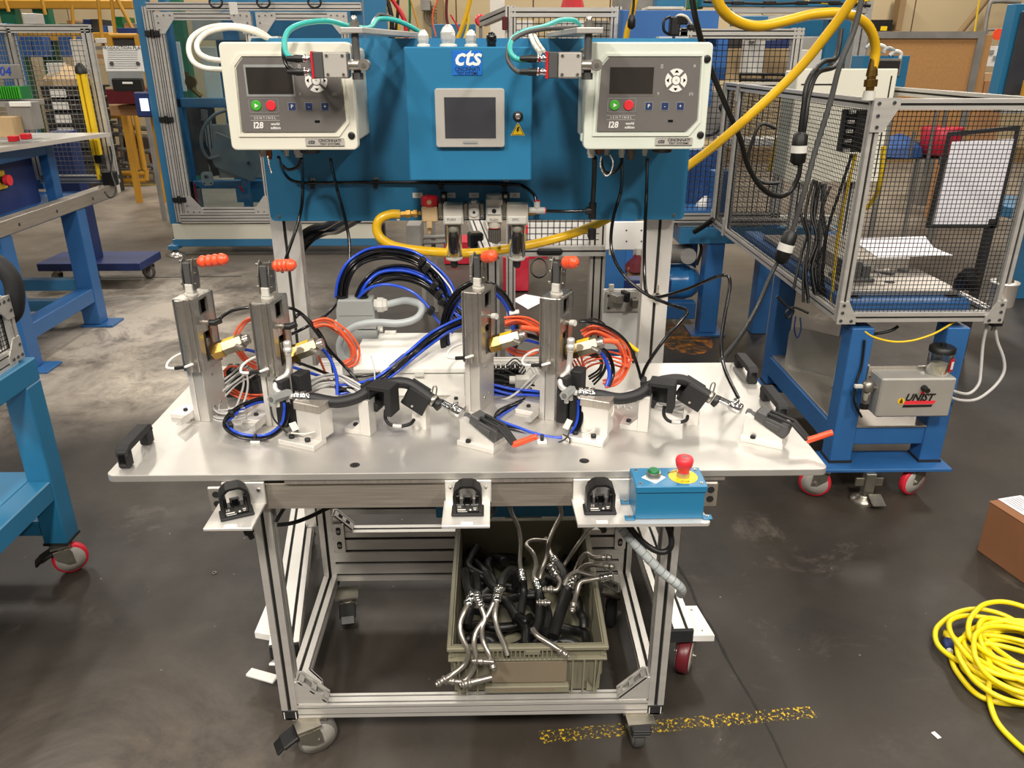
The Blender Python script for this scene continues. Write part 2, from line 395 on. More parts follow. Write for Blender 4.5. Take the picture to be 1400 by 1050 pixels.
def rrect(w_, h_, r, n=4, x=0, y=0):
    out = []
    for (cx, cy, a0) in ((w_ / 2 - r, h_ / 2 - r, 0), (-w_ / 2 + r, h_ / 2 - r, 90), (-w_ / 2 + r, -h_ / 2 + r, 180), (w_ / 2 - r, -h_ / 2 + r, 270)):
        for i in range(n + 1):
            t = math.radians(a0 + 90 * i / n); out.append((x + cx + r * math.cos(t), y + cy + r * math.sin(t)))
    return out
X, Y, Z = Vector((1, 0, 0)), Vector((0, 1, 0)), Vector((0, 0, 1))
def Rz(a): return Matrix.Rotation(math.radians(a), 4, 'Z')
def Rx(a): return Matrix.Rotation(math.radians(a), 4, 'X')
def Ry(a): return Matrix.Rotation(math.radians(a), 4, 'Y')
def T(x, y, z): return Matrix.Translation((x, y, z))
def mesh_panel(g, o, u, v, w_, h_, pitch, r, d=None):
    # woven wire: a bar per wire
    u = Vector(u).normalized(); v = Vector(v).normalized(); o = Vector(o); n = u.cross(v) * r
    def bar(a, b_, t):
        t = t * r; vs = [a - t, a + n, a + t, a - n, b_ - t, b_ + n, b_ + t, b_ - n]
        g.add(vs, [(0, 1, 5, 4), (1, 2, 6, 5), (2, 3, 7, 6), (3, 0, 4, 7)])
    for i in range(int(w_ / pitch) + 1): bar(o + u * (i * pitch), o + u * (i * pitch) + v * h_, u)
    for i in range(int(h_ / pitch) + 1): bar(o + v * (i * pitch), o + v * (i * pitch) + u * w_, v)
    return g
def cable(name, pts, r, m, label, cat='cable', group=None, n=8, res=6):
    # pts: (px, py, Y) measured on the photograph at a known distance Y, or Vector world points
    P = [p if isinstance(p, Vector) else yp(*p) for p in pts]
    return solo(name, G(m).tube(P, r, n, res=res), label, cat, group)
# ================================================================ SETTING
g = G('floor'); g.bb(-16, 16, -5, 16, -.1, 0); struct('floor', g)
g = G('slot_dark')   # expansion joint and a rough crack in the slab
a, b_ = zp(60, 382, .001), zp(330, 378, .001)
g.add([a, b_, b_ + Y * .02, a + Y * .02], [(0, 1, 2, 3)]); struct('trim_1', g)
cr = [(918, 745), (928, 775), (943, 800), (955, 830), (975, 862), (1000, 910), (1030, 960), (1058, 1010), (1075, 1049)]
g = G('slot_dark'); L1 = []; L2 = []
P_ = smooth_pts([zp(x, y, .0012) for x, y in cr], 8)
for p in P_:
    w0 = random.uniform(.0015, .0055) * (1.3 if p.y > 1.7 else .8); L1.append(p + X * w0 + Y * random.uniform(-.002, .002)); L2.append(p - X * w0)
n = len(L1); g.add(L1 + L2, [(i, i + 1, n + i + 1, n + i) for i in range(n - 1)]); struct('trim_2', g)
def strip(name, pts, wd, m, z=.0015):
    A = zp(*pts[0], z); B = zp(*pts[1], z); d = (B - A).normalized(); s = Vector((-d.y, d.x, 0)) * wd / 2
    g = G(m); g.add([A - s, B - s, B + s, A + s], [(0, 1, 2, 3)]); return struct(name, g)
strip('trim_3', [(738, 1008), (1112, 973)], .042, 'worn_yellow')
strip('trim_4', [(-60, 252), (250, 252)], .10, 'yellow')
g = G('rust_stain'); c = zp(935, 462, .001); g.add([c + Vector((.17 * math.cos(t / 10 * math.pi), .30 * math.sin(t / 10 * math.pi), 0)) for t in range(20)], [tuple(range(20))]); struct('trim_5', g)
# far walls of the hall, panelled with recessed seams
WY = 13.5
g = G('beige'); x = -15
while x < 15:
    g.bb(x, x + 1.18, WY, WY + .1, 0, 7); x += 1.2
g.m('beige_dark').bb(-15, 15, WY + .04, WY + .12, 0, 7); struct('wall_back', g)
g = G('beige'); g.bb(15, 15.1, -5, WY, 0, 7); struct('wall_right', g)
g = G('beige'); g.bb(-15.1, -15, -5, WY, 0, 7); struct('wall_left', g)
g = G('beige_dark').bb(-15, 15, WY - .03, WY, 0, .25); struct('baseboard_back', g)

# ================================================================ shared builders
def caster(parent, x, y, zt, r, ang, wm, brake=False, wd=.03, hub='wheel_grey', plate=True):
    M = T(x, y, 0) @ Rz(ang)
    g = G('zinc', M)
    if plate: g.bb(-.035, .035, -.03, .03, zt - .006, zt)
    g.cyl((0, 0, zt - .022), (0, 0, zt - .006), .024)
    off = .022; zc = r
    for s in (-1, 1):
        xx = s * (wd / 2 + .005)
        poly = [(-.026, zt - .022), (.026, zt - .022), (.030, zt - .035), (off + .012, zc - .012), (off - .010, zc - .012), (-.022, zt - .05)]
        g.prism([(p[0], p[1]) for p in poly], (xx + .0015, 0, 0), Y, Z, -.003 if False else .003)
    g.box((0, 0, zt - .022), (wd + .014, .05, .004))
    g.cyl((-wd / 2 - .012, off, zc), (wd / 2 + .012, off, zc), .006, n=8)
    f = part('caster_fork', g, parent)
    w_ = G(wm, M); w_.lathe((-wd / 2, off, zc), X, [(0, r * .84), (.002, r * .95), (.007, r), (wd - .007, r), (wd - .002, r * .95), (wd, r * .84)], 28)
    w_.m(hub).lathe((-wd / 2 - .001, off, zc), X, [(0, r * .3), (.0005, r * .83), (wd + .0015, r * .83), (wd + .002, r * .3)], 24)
    w_.m('steel').cyl((-wd / 2 - .006, off, zc), (wd / 2 + .006, off, zc), .011, n=12)
    part('wheel', w_, f)
    if brake:
        q = G('black', M); q.box((0, -.045, zt - .035), (wd + .02, .045, .012), Rx(25), .003); q.box((0, -.07, zt - .048), (wd + .012, .03, .008), Rx(40), .002)
        part('brake_pedal', q, f)
def gusset(parent, o, u, v, sz=.075, wd=.038, m='alu', name='corner_bracket'):
    # cast angle bracket: two slotted feet along u and v, two triangular webs
    u = Vector(u).normalized(); v = Vector(v).normalized(); n = u.cross(v).normalized(); o = Vector(o); t = .005
    g = G(m)
    R = Matrix((u, v, n)).transposed()
    g.box(o + u * sz / 2 + v * t / 2, (sz, t, wd), R, .001); g.box(o + v * sz / 2 + u * t / 2, (t, sz, wd), R, .001)
    for s in (-1, 1):
        g.prism([(t, t), (sz, t), (sz, t + .008), (t + .008, sz), (t, sz)], o + n * (s * (wd / 2 - .002) - .002), u, v, .004)
    # sloped face with two slotted holes
    sl = (u - v).normalized(); nn = (u + v).normalized(); c = o + u * (sz / 2 + .004) + v * (sz / 2 + .004)
    R2 = Matrix((sl, nn, n)).transposed(); L_ = (sz - .008) * 1.35
    for s in (-1, 1): g.box(c + n * s * (wd / 2 - .005), (L_, .004, .010), R2)
    for s in (-1, 0, 1): g.box(c + sl * s * (L_ / 2 - .006), (.014, .004, wd), R2)
    for q in (.35, .75):
        g.bolt(o + u * sz * q + v * t, v, .007, .005, 'black'); g.bolt(o + v * sz * q + u * t, u, .007, .005, 'black')
    return part(name, g, parent)
def slotted_plate(parent, o, u, v, w_, h_, t=.006, m='alu', name='joint_plate', holes=2):
    u = Vector(u).normalized(); v = Vector(v).normalized(); n = u.cross(v); o = Vector(o)
    g = G(m); g.prism(rrect(w_, h_, .004), o, u, v, t)
    for i in range(holes):
        c = o + v * (h_ * ((i + .5) / holes - .5)) + n * (t + .0002)
        g.m('slot_dark').prism(rrect(w_ * .42, h_ / holes * .55, w_ * .2), c, u, v, .0006)
        g.bolt(c + n * .0006, n, w_ * .16, .003, 'zinc'); g.m(m)
    return part(name, g, parent)

# ================================================================ ALUMINIUM WORK CART
cart = thing('work_cart', 'wheeled aluminium profile cart with thick plate top, front centre', 'cart', (-.07, 1.8, 0))
TZ = .83; TX0, TX1, TY0, TY1 = -.836, .712, 1.472, 2.11
g = G('alu_plate'); g.prism(rrect(TX1 - TX0, TY1 - TY0, .018, 4, (TX0 + TX1) / 2, (TY0 + TY1) / 2), (0, 0, TZ - .016), X, Y, .016)
tt = part('table_top', g, cart, bev=.0015)
for (hx_, hy_) in ((-.313, 1.509), (.188, 1.519), (.40, 2.0)):
    g = G('slot_dark'); g.cyl((hx_, hy_, TZ), (hx_, hy_, TZ + .0006), .011, n=18)
    g.m('black').cyl((hx_, hy_, TZ), (hx_, hy_, TZ + .002), .005, n=6)
    part('countersunk_screw', g, tt)
g = G('alu_mill'); g.bb(-.46, .49, TY0 + .004, TY1 - .03, TZ - .028, TZ - .0165, .001); part('sub_plate', g, cart)
g = G('brushed'); g.bb(-.560, .405, 1.484, 1.499, .737, .800, .001); part('front_plate', g, cart)
for x0_, x1_, xx in ((-.628, -.556, -.610), (.400, .478, .462)):
    g = G('alu_mill'); g.bb(x0_, x1_, 1.476, 1.486, .735, .797, .003)
    for z_ in (.779, .756): g.m('slot_dark').cyl((xx, 1.4752, z_), (xx, 1.476, z_), .008, n=12)
    part('end_plate', g, cart)
LX0, LX1, RX0, RX1 = -.547, -.507, .371, .411; LYF, LYB = 1.50, 2.03
for (x0, x1) in ((LX0, LX1), (RX0, RX1)):
    for y0 in (LYF, LYB):
        xc = (x0 + x1) / 2; g = G('alu').extr((xc, y0 + .02, .142), (xc, y0 + .02, .80), up=Y); lg = part('leg', g, cart)
        g = G('black_matte'); g.bb(x0, x1, y0, y0 + .04, .108, .142, .003)
        g.m('label').bb(x0 + .004, x0 + .006, y0 - .0004, y0, .114, .136).bb(x1 - .007, x1 - .005, y0 - .0004, y0, .114, .136); part('end_cap', g, lg)
for xc in (-.527, .391): part('side_rail', G('alu').extr((xc, LYF + .04, .137), (xc, LYB, .137), .04, .04), cart)
part('front_rail', G('alu').extr((LX1, LYF + .02, .137), (RX0, LYF + .02, .137), .04, .04, ng=.02), cart)
part('rear_rail', G('alu').extr((LX1, LYB + .02, .226), (RX0, LYB + .02, .226), .04, .178, ng=.044), cart)
part('top_rail', G('alu').extr((LX0, LYF + .02, .78), (RX1, LYF + .02, .78), .036, .04), cart)
part('top_rail', G('alu').extr((LX0, LYB + .02, .78), (RX1, LYB + .02, .78), .04, .04), cart)
for xc in (-.527, .391): part('top_rail', G('alu').extr((xc, LYF + .04, .78), (xc, LYB, .78), .04, .04), cart)
gusset(cart, (LX1, LYF + .02, .157), X, Z); gusset(cart, (RX0, LYF + .02, .157), -X, Z)
gusset(cart, (LX1, LYB + .02, .315), X, Z, .06); gusset(cart, (RX0, LYB + .02, .315), -X, Z, .06)
slotted_plate(cart, (-.487, 2.028, .30), X, Z, .034, .10); slotted_plate(cart, (.371, 2.028, .30), X, Z, .034, .10)
gusset(cart, (-.507, 1.56, .157), Y, X, .05, .03); gusset(cart, (.371, 2.0, .157), -Y, -X, .05, .03)
for x0_, x1_ in ((LX1 - .03, LX1 + .07), (RX0 - .06, RX1)): part('caster_plate', G('zinc').bb(x0_, x1_, LYF, LYF + .05, .108, .116), cart)
caster(cart, -.49, 1.50, .110, .052, -62, 'wheel_grey', True, hub='bezel')
caster(cart, .352, 1.50, .110, .052, 4, 'grey_dark')
caster(cart, -.475, 2.0, .116, .049, 10, 'black_matte', True, hub='black')
caster(cart, .36, 2.0, .116, .049, 160, 'black_matte', True, hub='black')
g = G('black_matte'); g.box((.352, 1.474, .092), (.05, .03, .032), Rx(12), .004)
for k in range(3): g.m('grey_dark').box((.352, 1.457, .084 + k * .008), (.042, .002, .002))
part('brake_pedal', g, cart)
# pull handles bolted to the plate
def pull_handle(x, y0, y1, h=.05, wd=.026):
    g = G('black_matte'); 
    for yy in (y0, y1):
        g.box((x, yy, TZ + h / 2 - .004), (wd, .026, h - .008), None, .004)
    q = []
    ym = (y0 + y1) / 2
    g.prism([(y0 - .014, h - .022), (y0 - .008, h - .006), (y0 + .006, h), (y1 - .006, h), (y1 + .008, h - .006), (y1 + .014, h - .022), (y1 - .008, h - .016), (y0 + .008, h - .016)], (x - wd / 2, 0, TZ), Y, Z, wd)
    o = part('pull_handle', g, cart, bev=.002)
    s = G('black_gloss'); s.box((x, y0 - .0135, TZ + .022), (wd * .5, .002, .026)); part('screw_recess', s, o)
pull_handle(-.806, 1.512, 1.622, .052); pull_handle(-.79, 1.93, 2.03, .05)
pull_handle(.690, 1.955, 2.075, .045); pull_handle(.690, 1.72, 1.84, .045)

# ---- optical touch buttons on their angle brackets
def touch_button(x, rz, label, z=.758, yc=1.425, bracket=True, lab=''):
    t = thing('touch_button', label, 'button', (x, yc, z + .003), 0, 'optical touch buttons along the front rail')
    if bracket:
        g = G('alu_bright'); g.bb(x - .053, x + .047, 1.372, 1.474, z - .004, z + .003, .001); g.bb(x - .040 if rz else x - .05, x + .05, 1.468, 1.475, z, .812, .001)
        for sx_ in (-.038, .038): g.bolt((x + sx_, 1.468, .795), -Y, .005, .003, 'steel')
        part('angle_bracket', g, t)
    M = T(x, yc, z + .003) @ Rz(rz)
    g = G('black', M)
    W, Hh, dp = .060, .072, .034
    out = [(-W / 2, 0), (-W / 2, Hh * .66), (-W / 2 + .004, Hh * .84), (-W / 2 + .014, Hh * .97), (-W / 2 + .020, Hh), (W / 2 - .020, Hh), (W / 2 - .014, Hh * .97), (W / 2 - .004, Hh * .84), (W / 2, Hh * .66), (W / 2, 0)]
    inn = [(-W / 2 + .006, .001), (-W / 2 + .006, Hh * .64), (-W / 2 + .009, Hh * .79), (-W / 2 + .017, Hh * .9), (-W / 2 + .022, Hh * .93), (W / 2 - .022, Hh * .93), (W / 2 - .017, Hh * .9), (W / 2 - .009, Hh * .79), (W / 2 - .006, Hh * .64), (W / 2 - .006, .001)]
    for i in range(len(out) - 1):
        g.prism([out[i], inn[i], inn[i + 1], out[i + 1]][::-1], (0, dp / 2, 0), X, Z, dp)
    part('arch', g, t)
    g = G('black_gloss', M); g.bb(-.025, .025, -.013, .012, 0, .026, .002)
    for s in (-1, 1):
        g.bb(s * .0225 - .006, s * .0225 + .006, -.011, .012, .024, .046, .002); g.box((s * .006, -.006, .028), (.003, .018, .02), Ry(s * 10))
    g.bb(-.010, .010, .002, .012, .02, .036, .001); part('sensor_body', g, t)
    g = G('black_matte', M); g.bb(-.034, .034, -.02, .02, 0, .007, .002); part('foot', g, t)
    u = Rz(rz) @ X; n_ = Rz(rz) @ -Y; o = Vector((x, yc, z + .003))
    text('lettering', 'CE', .0065, o + u * -.017 + n_ * .0132 + Z * .0205, u, Z, 'label', t, .0002)
    q = G('label', M); q.bb(-.021, -.004, -.0136, -.013, .0125, .0150); q.bb(-.021, -.001, -.0136, -.013, .0085, .0098); q.cyl((.006, -.0136, .0135), (.006, -.013, .0135), .0022); q.bb(.012, .019, -.0136, -.013, .017, .0185); q.bb(.013, .018, -.0136, -.013, .013, .0145); part('marking', q, t)
    q = G('label'); q.bb(x - .012, x + .012, 1.376, 1.386, z + .003, z + .0038); part('name_label', q, t)
    return t
touch_button(-.552, 24, 'leftmost black arched touch button, turned sideways on its angle bracket')
touch_button(-.066, 0, 'middle black arched touch button on an angle bracket of its own')
touch_button(.213, 0, 'black arched touch button sharing the white plate with the blue operator box', bracket=False)
# shared white plate + operator box
t = thing('operator_box', 'small blue push-button box with green button and red mushroom stop', 'control box', (.35, 1.42, .758))
g = G('alu_bright'); g.prism([(.162, 1.372), (.432, 1.372), (.437, 1.378), (.425, 1.474), (.158, 1.474)], (0, 0, .754), X, Y, .007); g.bb(.160, .30, 1.468, 1.476, .758, .812, .001); part('mounting_plate', g, t)
g = G('blue_box'); g.bb(.282, .424, 1.388, 1.460, .762, .836, .0015); part('body', g, t)
g = G('blue_box'); g.bb(.279, .427, 1.384, 1.464, .826, .842, .002)
for (a, b_) in ((.290, 1.396), (.416, 1.396), (.290, 1.452), (.416, 1.452)): g.bolt((a, b_, .842), Z, .004, .002)
part('lid', g, t)
for (a, b_) in ((.272, 1.392), (.434, 1.392), (.272, 1.456)): g = G('blue_box'); g.bb(a - .01, a + .01, b_ - .008, b_ + .008, .761, .765, .001).bolt((a, b_, .765), Z, .004, .002); part('mounting_lug', g, t)
c = Vector((.322, 1.424, .842))
g = G('label'); g.box(c + Vector((0, -.003, .0004)), (.036, .036, .0008), Rz(45)); part('legend_plate', g, t)
g = G('steel'); g.lathe(c, Z, [(0, .0155), (.010, .0155), (.013, .014)], 20)
bt = part('green_button', g, t); g = G('green_dark'); g.lathe(c + Z * .010, Z, [(0, .012), (.006, .012), (.008, .010)], 18); part('cap', g, bt)
c = Vector((.384, 1.424, .842))
g = G('yellow'); g.cyl(c, c + Z * .001, .030, n=32); d = part('stop_disc', g, t)
text('lettering', 'STOP', .008, c + Vector((0, -.023, .0011)), X, Y, 'black', t); text('lettering', 'EMERGENCY', .0062, c + Vector((-.012, .021, .0011)), Vector((1, .45, 0)), Vector((-.45, 1, 0)), 'black', t)
g = G('steel'); g.cyl(c, c + Z * .012, .013, n=18); g.m('red_bright').lathe(c + Z * .012, Z, [(0, .012), (.006, .0125), (.014, .0165), (.022, .0185), (.028, .0185), (.033, .0165), (.035, .012), (.0351, .0)], 24)
es = part('mushroom_stop', g, t); g = G('maroon'); g.cyl(c + Z * .047, c + Z * .0474, .0055, n=14); part('keyhole', g, es)

# ================================================================ LEAK TEST STAND with blue back panel
st = thing('test_stand', 'tall white profile stand carrying a wide blue back panel', 'stand', (-.06, 2.25, 0))
PY = 2.24
g = G('blue'); g.prism(rrect(1.176, .475, .014, 4, -.053, 1.457), (0, PY + .012, 0), X, Z, .012)
g.bb(-.64, .534, PY + .012, PY + .045, 1.685, 1.6945); g.bb(-.641, -.636, PY + .01, PY + .045, 1.235, 1.69).bb(.530, .535, PY + .01, PY + .045, 1.235, 1.69)
bp_ = part('back_panel', g, st)
for (a, b_) in ((-.618, 1.232), (.506, 1.232), (-.618, 1.44), (.506, 1.44)): part('screw', G('steel').bolt((a, PY, b_), -Y, .005, .003), bp_)
for xc in (-.618, .478):
    part('post', G('alu_bright').extr((xc, PY + .07, .17), (xc, PY + .07, 1.70), .08, .045, up=Y, ng=.08), st)
b0 = Vector((-.592, 1.715, .145)); b1 = Vector((-.70, 2.42, .145))
for (p0, p1) in ((b0, b1), (Vector((.505, 1.755, .145)), Vector((.49, 2.42, .145)))):
    fo = part('foot_beam', G('alu_bright').extr(p0, p1, .08, .045, ng=.04), st)
    d = (p1 - p0).normalized(); g = G('black_matte'); g.box(p0 - d * .004, (.078, .010, .044), Rz(math.degrees(math.atan2(-d.x, d.y))), .002); part('end_cap', g, fo)
part('cross_beam', G('alu').extr((-.64, 2.33, .25), (.48, 2.33, .25), .045, .09), st)
g = G('white'); g.prism([(.49, 1.75), (.605, 1.75), (.585, 1.88), (.49, 1.88)], (0, 0, .125), X, Y, .02); g.m('zinc')
for (a, b_) in ((.575, 1.77), (.565, 1.86)): g.bolt((a, b_, .145), Z, .005, .001)
part('caster_plate', g, st)
g = G('white'); g.prism([(-.70, 1.80), (-.59, 1.77), (-.60, 1.93), (-.70, 1.93)], (0, 0, .115), X, Y, .02); part('caster_plate', g, st)
caster(st, .545, 1.80, .126, .057, 155, 'maroon', wd=.038, hub='bezel'); caster(st, -.655, 1.87, .116, .052, 30, 'maroon')
caster(st, -.69, 2.40, .122, .054, 5, 'maroon'); caster(st, .49, 2.40, .122, .054, 5, 'maroon')
g = G('white'); g.box((-.665, 1.715, .055), (.09, .03, .010), Rz(-20) @ Rx(0), .003); g.box((-.63, 1.745, .075), (.03, .05, .008), Rx(-30), .002); part('floor_lock_pedal', g, st)
g = G('steel'); c = Vector((.483, PY + .046, .975)); g.cyl(c, c - Y * .008, .016, n=20); g.m('grey_dark').cyl(c - Y * .008, c - Y * .012, .010, n=14); g.m('steel').bb(c.x - .004, c.x + .004, c.y - .008, c.y, c.z, c.z + .04)
part('adjusting_stop', g, st)
# labels and clips on the panel
for px_, s in ((571, 'ON/OFF\nVALVE'), (616, 'FILTER'), (648, 'MAIN'), (675, 'REG'), (704, 'TEST\nFILTER')):
    c = yp(px_, 267, PY - .0005); g = G('label'); g.box(c, (.028, .001, .014)); lb = part('name_label', g, bp_)
    text('lettering', s, .0042, c - Y * .0008, X, Z, 'black', lb if False else bp_, .0001)
def clip(px_, py_, Yv=PY):
    c = yp(px_, py_, Yv); g = G('black'); g.box(c - Y * .006, (.016, .012, .012), None, .002)
    g.bolt(c + Z * .010 - Y * .002, -Y, .004, .003); g.bolt(c + Z * .010 + X * .008 - Y * .002, -Y, .004, .003); g.m('black').box(c - Z * .011 - Y * .004, (.010, .008, .010)); return part('hose_clip', g, st)
for q in ((427, 250), (513, 249), (603, 251), (690, 252)): clip(*q)

# ================================================================ CONTROL CABINET (cts)
cb = thing('control_cabinet', 'blue wall cabinet with touch screen, white logo badge and indicator lamps on top', 'cabinet', (-.065, 2.15, 1.36))
CY = 2.045; cx0, cx1, cz0, cz1 = -.221, .089, 1.358, 1.672
g = G('blue'); g.bb(cx0 + .006, cx1 - .004, CY + .022, PY, cz0 + .006, cz1 - .003, .002); part('body', g, cb)
g = G('blue_box'); g.bb(cx0, cx1, CY, CY + .02, cz0, cz1, .003); dr = part('door', g, cb)
def on(x, y, off=0): return yp(x, y, CY - off)
a, b_ = on(594, 121, .01), on(690, 201, .01)
g = G('bezel'); g.prism(rrect(b_.x - a.x, a.z - b_.z, .006, 3, (a.x + b_.x) / 2, (a.z + b_.z) / 2), (0, CY + .001, 0), X, Z, .014); hm = part('touch_screen', g, cb, bev=.0015)
a, b_ = on(607, 133, .014), on(678, 189, .014)
g = G('screen_dark'); g.bb(a.x, b_.x, CY - .0140, CY - .0125, b_.z, a.z); part('display', g, hm)
c = on(643, 194.5, .0145); text('lettering', 'PANEL', .006, c, X, Z, 'grey_plastic', hm, .0001) if False else part('maker_plate', G('grey_plastic').box(c, (.036, .0008, .006)), hm)
a, b_ = on(618, 69, .002), on(659, 103, .002)
g = G('blue_logo'); g.bb(a.x, b_.x, CY - .002, CY, b_.z, a.z, .0005); lg = part('logo_badge', g, cb); cc = (a + b_) / 2
text('lettering', 'cts', .056, Vector((cc.x, CY - .0024, cc.z + .012)), X, Z, 'white', lg, .0006, bold=.0011, shear=.25, sx=1.0)
text('lettering', 'CINCINNATI', .0125, Vector((cc.x, CY - .0024, cc.z - .014)), X, Z, 'black', lg, .0003, bold=.0001, sx=.85)
text('lettering', 'TEST SYSTEMS', .0095, Vector((cc.x, CY - .0024, cc.z - .0235)), X, Z, 'black', lg, .0003, bold=.0001, sx=.85)
c = on(708, 159); g = G('black'); g.lathe(c, -Y, [(0, .0125), (.003, .0125), (.004, .009)], 20); g.m('steel').lathe(c, -Y, [(.002, .008), (.006, .007), (.007, .004)], 14); part('door_lock', g, cb)
c = on(708, 178); g = G('black'); 
def tri(r, m, e): 
    g.m(m).prism([(r * math.cos(math.radians(90 + 120 * k)), r * math.sin(math.radians(90 + 120 * k))) for k in range(3)], (c.x, CY - e, c.z - .002), X, Z, .0005)
tri(.0205, 'yellow', .0); tri(.0175, 'black', .0005); tri(.0150, 'yellow', .001)
g.m('black').prism([(-.001, .008), (.004, .008), (.001, .001), (.004, .001), (-.003, -.006), (-.001, -.001), (-.004, -.001)][::-1], (c.x, CY - .0015, c.z), X, Z, .0005)
part('hazard_sign', g, cb)
for (px_, r, nm) in ((579, .0145, 0), (613, .0195, 0), (644, .0145, 0), (672, .0125, 1)):
    p = yp(px_, 61, CY + .06); p.z = cz1
    if nm: g = G('black_gloss'); g.lathe(p, Z, [(0, r * .9), (.010, r * .9), (.012, r), (.024, r), (.032, r * .6), (.034, .002)], 16); part('buzzer', g, cb)
    else:
        g = G('bowl' if False else 'gland'); h = r * 2.3
        g.lathe(p, Z, [(0, r * 1.1), (.005, r * 1.1), (.007, r * .9)], 18)
        lp = part('indicator_lamp', g, cb); g = G('alu_bright'); g.lathe(p + Z * .006, Z, [(0, r * .8), (h * .25, r * .95), (h * .6, r * .95), (h * .85, r * .65), (h, r * .2)], 9, False); part('lens', g, lp)
# ================================================================ LEAK TESTERS
def leak_tester(x0, x1, label, side, mcol):
    W, Hh, Zt, F = x1 - x0, .239, 1.681, 1.968
    t = thing('leak_tester', label, 'test instrument', ((x0 + x1) / 2, 2.08, 1.442), 0, 'wall-mounted leak testers')
    def P(u, v, off=0): return Vector((x0 + W * u, F - off, Zt - Hh * v))
    g = G(mcol); g.bb(x0 + .010, x1 - .010, F + .03, PY, Zt - Hh + .012, Zt - .010, .006); part('case', g, t)
    g = G(mcol); g.prism(rrect(W, Hh, .012, 4, (x0 + x1) / 2, Zt - Hh / 2), (0, F + .034, 0), X, Z, .032)
    lid = part('lid', g, t, bev=.003)
    def poly(pts, off, d, m, nm, par, bev=0):
        g = G(m); q = [(x0 + W * u, Zt - Hh * v) for u, v in pts]
        g.prism(q[::-1], (0, F - off + d, 0), X, Z, d); return part(nm, g, par, bev=bev)
    ring = [(.15, .10), (.93, .10), (.945, .74), (.86, .87), (.07, .87), (.085, .19)]
    inn = [(.17, .125), (.915, .125), (.925, .725), (.845, .835), (.09, .835), (.105, .215)]
    g = G(mcol)
    for i in range(6):
        j = (i + 1) % 6; q = [(x0 + W * a, Zt - Hh * b_) for a, b_ in (ring[i], inn[i], inn[j], ring[j])]; g.prism(q, (0, F + .004, 0), X, Z, .0055)
    part('raised_border', g, t)
    fp = poly([(.18, .136), (.905, .136), (.915, .715), (.832, .823), (.103, .823), (.12, .225)], .0028, .002, 'face_grey', 'keypad_panel', t)
    poly([(.175, .20), (.55, .20), (.55, .49), (.175, .49)], .0032, .0006, 'grey_plastic' if side < 0 else 'face_grey', 'screen_film', fp)
    poly([(.19, .225), (.538, .225), (.538, .468), (.19, .468)], .0040, .001, 'screen', 'display', fp)
    c = P(.72, .345, .0035); g = G('label')
    for k in range(4):
        arc = [(.026 * math.cos(math.radians(a)), .026 * math.sin(math.radians(a))) for a in range(90 * k - 38, 90 * k + 39, 19)]
        ir = [(.0115 * math.cos(math.radians(a)), .0115 * math.sin(math.radians(a))) for a in range(90 * k - 32, 90 * k + 33, 16)]
        g.prism(arc + ir[::-1], c, X, Z, .0008)
    g.cyl(c, c - Y * .0010, .0095, n=20); pad = part('arrow_keys', g, fp) 
    g = G('black')
    for k in range(4):
        a = math.radians(90 * k); e = Vector((math.cos(a), 0, math.sin(a))); s_ = Vector((-math.sin(a), 0, math.cos(a))); q = c - Y * .0012 + e * .017
        g.add([q + e * .006, q + s_ * .005, q - s_ * .005], [(0, 1, 2)]).add([q + e * .006, q - s_ * .005, q + s_ * .005], [(0, 1, 2)])
    part('arrow_symbols', g, fp); text('lettering', '<', .009, c - Y * .0013, X, Z, 'grey_dark', fp, .0001)
    g = G('grey_plastic'); a, b_ = P(.182, .51, .003), P(.41, .64, .003)
    for (xa, xb, za, zb) in ((a.x, b_.x, a.z, a.z - .001), (a.x, b_.x, b_.z + .001, b_.z), (a.x, a.x + .001, a.z, b_.z), (b_.x - .001, b_.x, a.z, b_.z)): g.bb(xa, xb, a.y - .0005, a.y, zb, za)
    part('button_frame', g, fp)
    for u, m_, nm in ((.238, 'green', 'start_button'), (.352, 'red_bright', 'stop_button')):
        c = P(u, .575, .003); g = G(m_); g.lathe(c, -Y, [(0, .0118), (.0012, .0118), (.002, .0105)], 24); part(nm, g, fp)
    c = P(.238, .575, .0055); g = G('label'); g.prism([(-.003, -.005), (.006, 0), (-.003, .005)], c, X, Z, .0004); part('play_symbol', g, fp)
    for u, s in ((.515, 'P'), (.645, '-'), (.77, '+')):
        c = P(u, .585, .0032); g = G('grey_plastic'); g.box(c, (.0185, .0008, .0185)); g.m('navy_key').box(c - Y * .0004, (.0165, .0008, .0165)); k = part('key', g, fp)
        text('lettering', s, .012, c - Y * .0009, X, Z, 'label', fp, .0002)
    text('lettering', '.ıl', .009, P(.707, .585, .0032), X, Z, 'grey_plastic', fp, .0001) if False else None
    for (u, v, s) in ((.60, .215, '[]'), (.86, .215, 'X'), (.585, .47, 'Y'), (.85, .47, '(1)')): text('lettering', s, .009, P(u, v, .0032), X, Z, 'face_light', fp, .0001)
    c = P(.70, .725, .003); g = G('black_gloss'); g.box(c, (.012, .002, .006), None, .0008); part('usb_cover', g, fp)
    text('lettering', 'S E N T I N E L', .0082, P(.295, .692, .0032), X, Z, 'face_light', fp, .0001)
    g = G('face_light'); g.box(P(.295, .672, .0032), (.069, .0004, .0005)).box(P(.295, .713, .0032), (.069, .0004, .0005)); part('rule_line', g, fp)
    text('lettering', 'I28', .020, P(.235, .762, .0032), X, Z, 'white', fp, .0002, bold=.0005, shear=.12, sx=.95)
    text('lettering', 'world', .0085, P(.37, .748, .0032), X, Z, 'white', fp, .0001, bold=.0002); text('lettering', 'edition', .0085, P(.37, .785, .0032), X, Z, 'white', fp, .0001, bold=.0002)
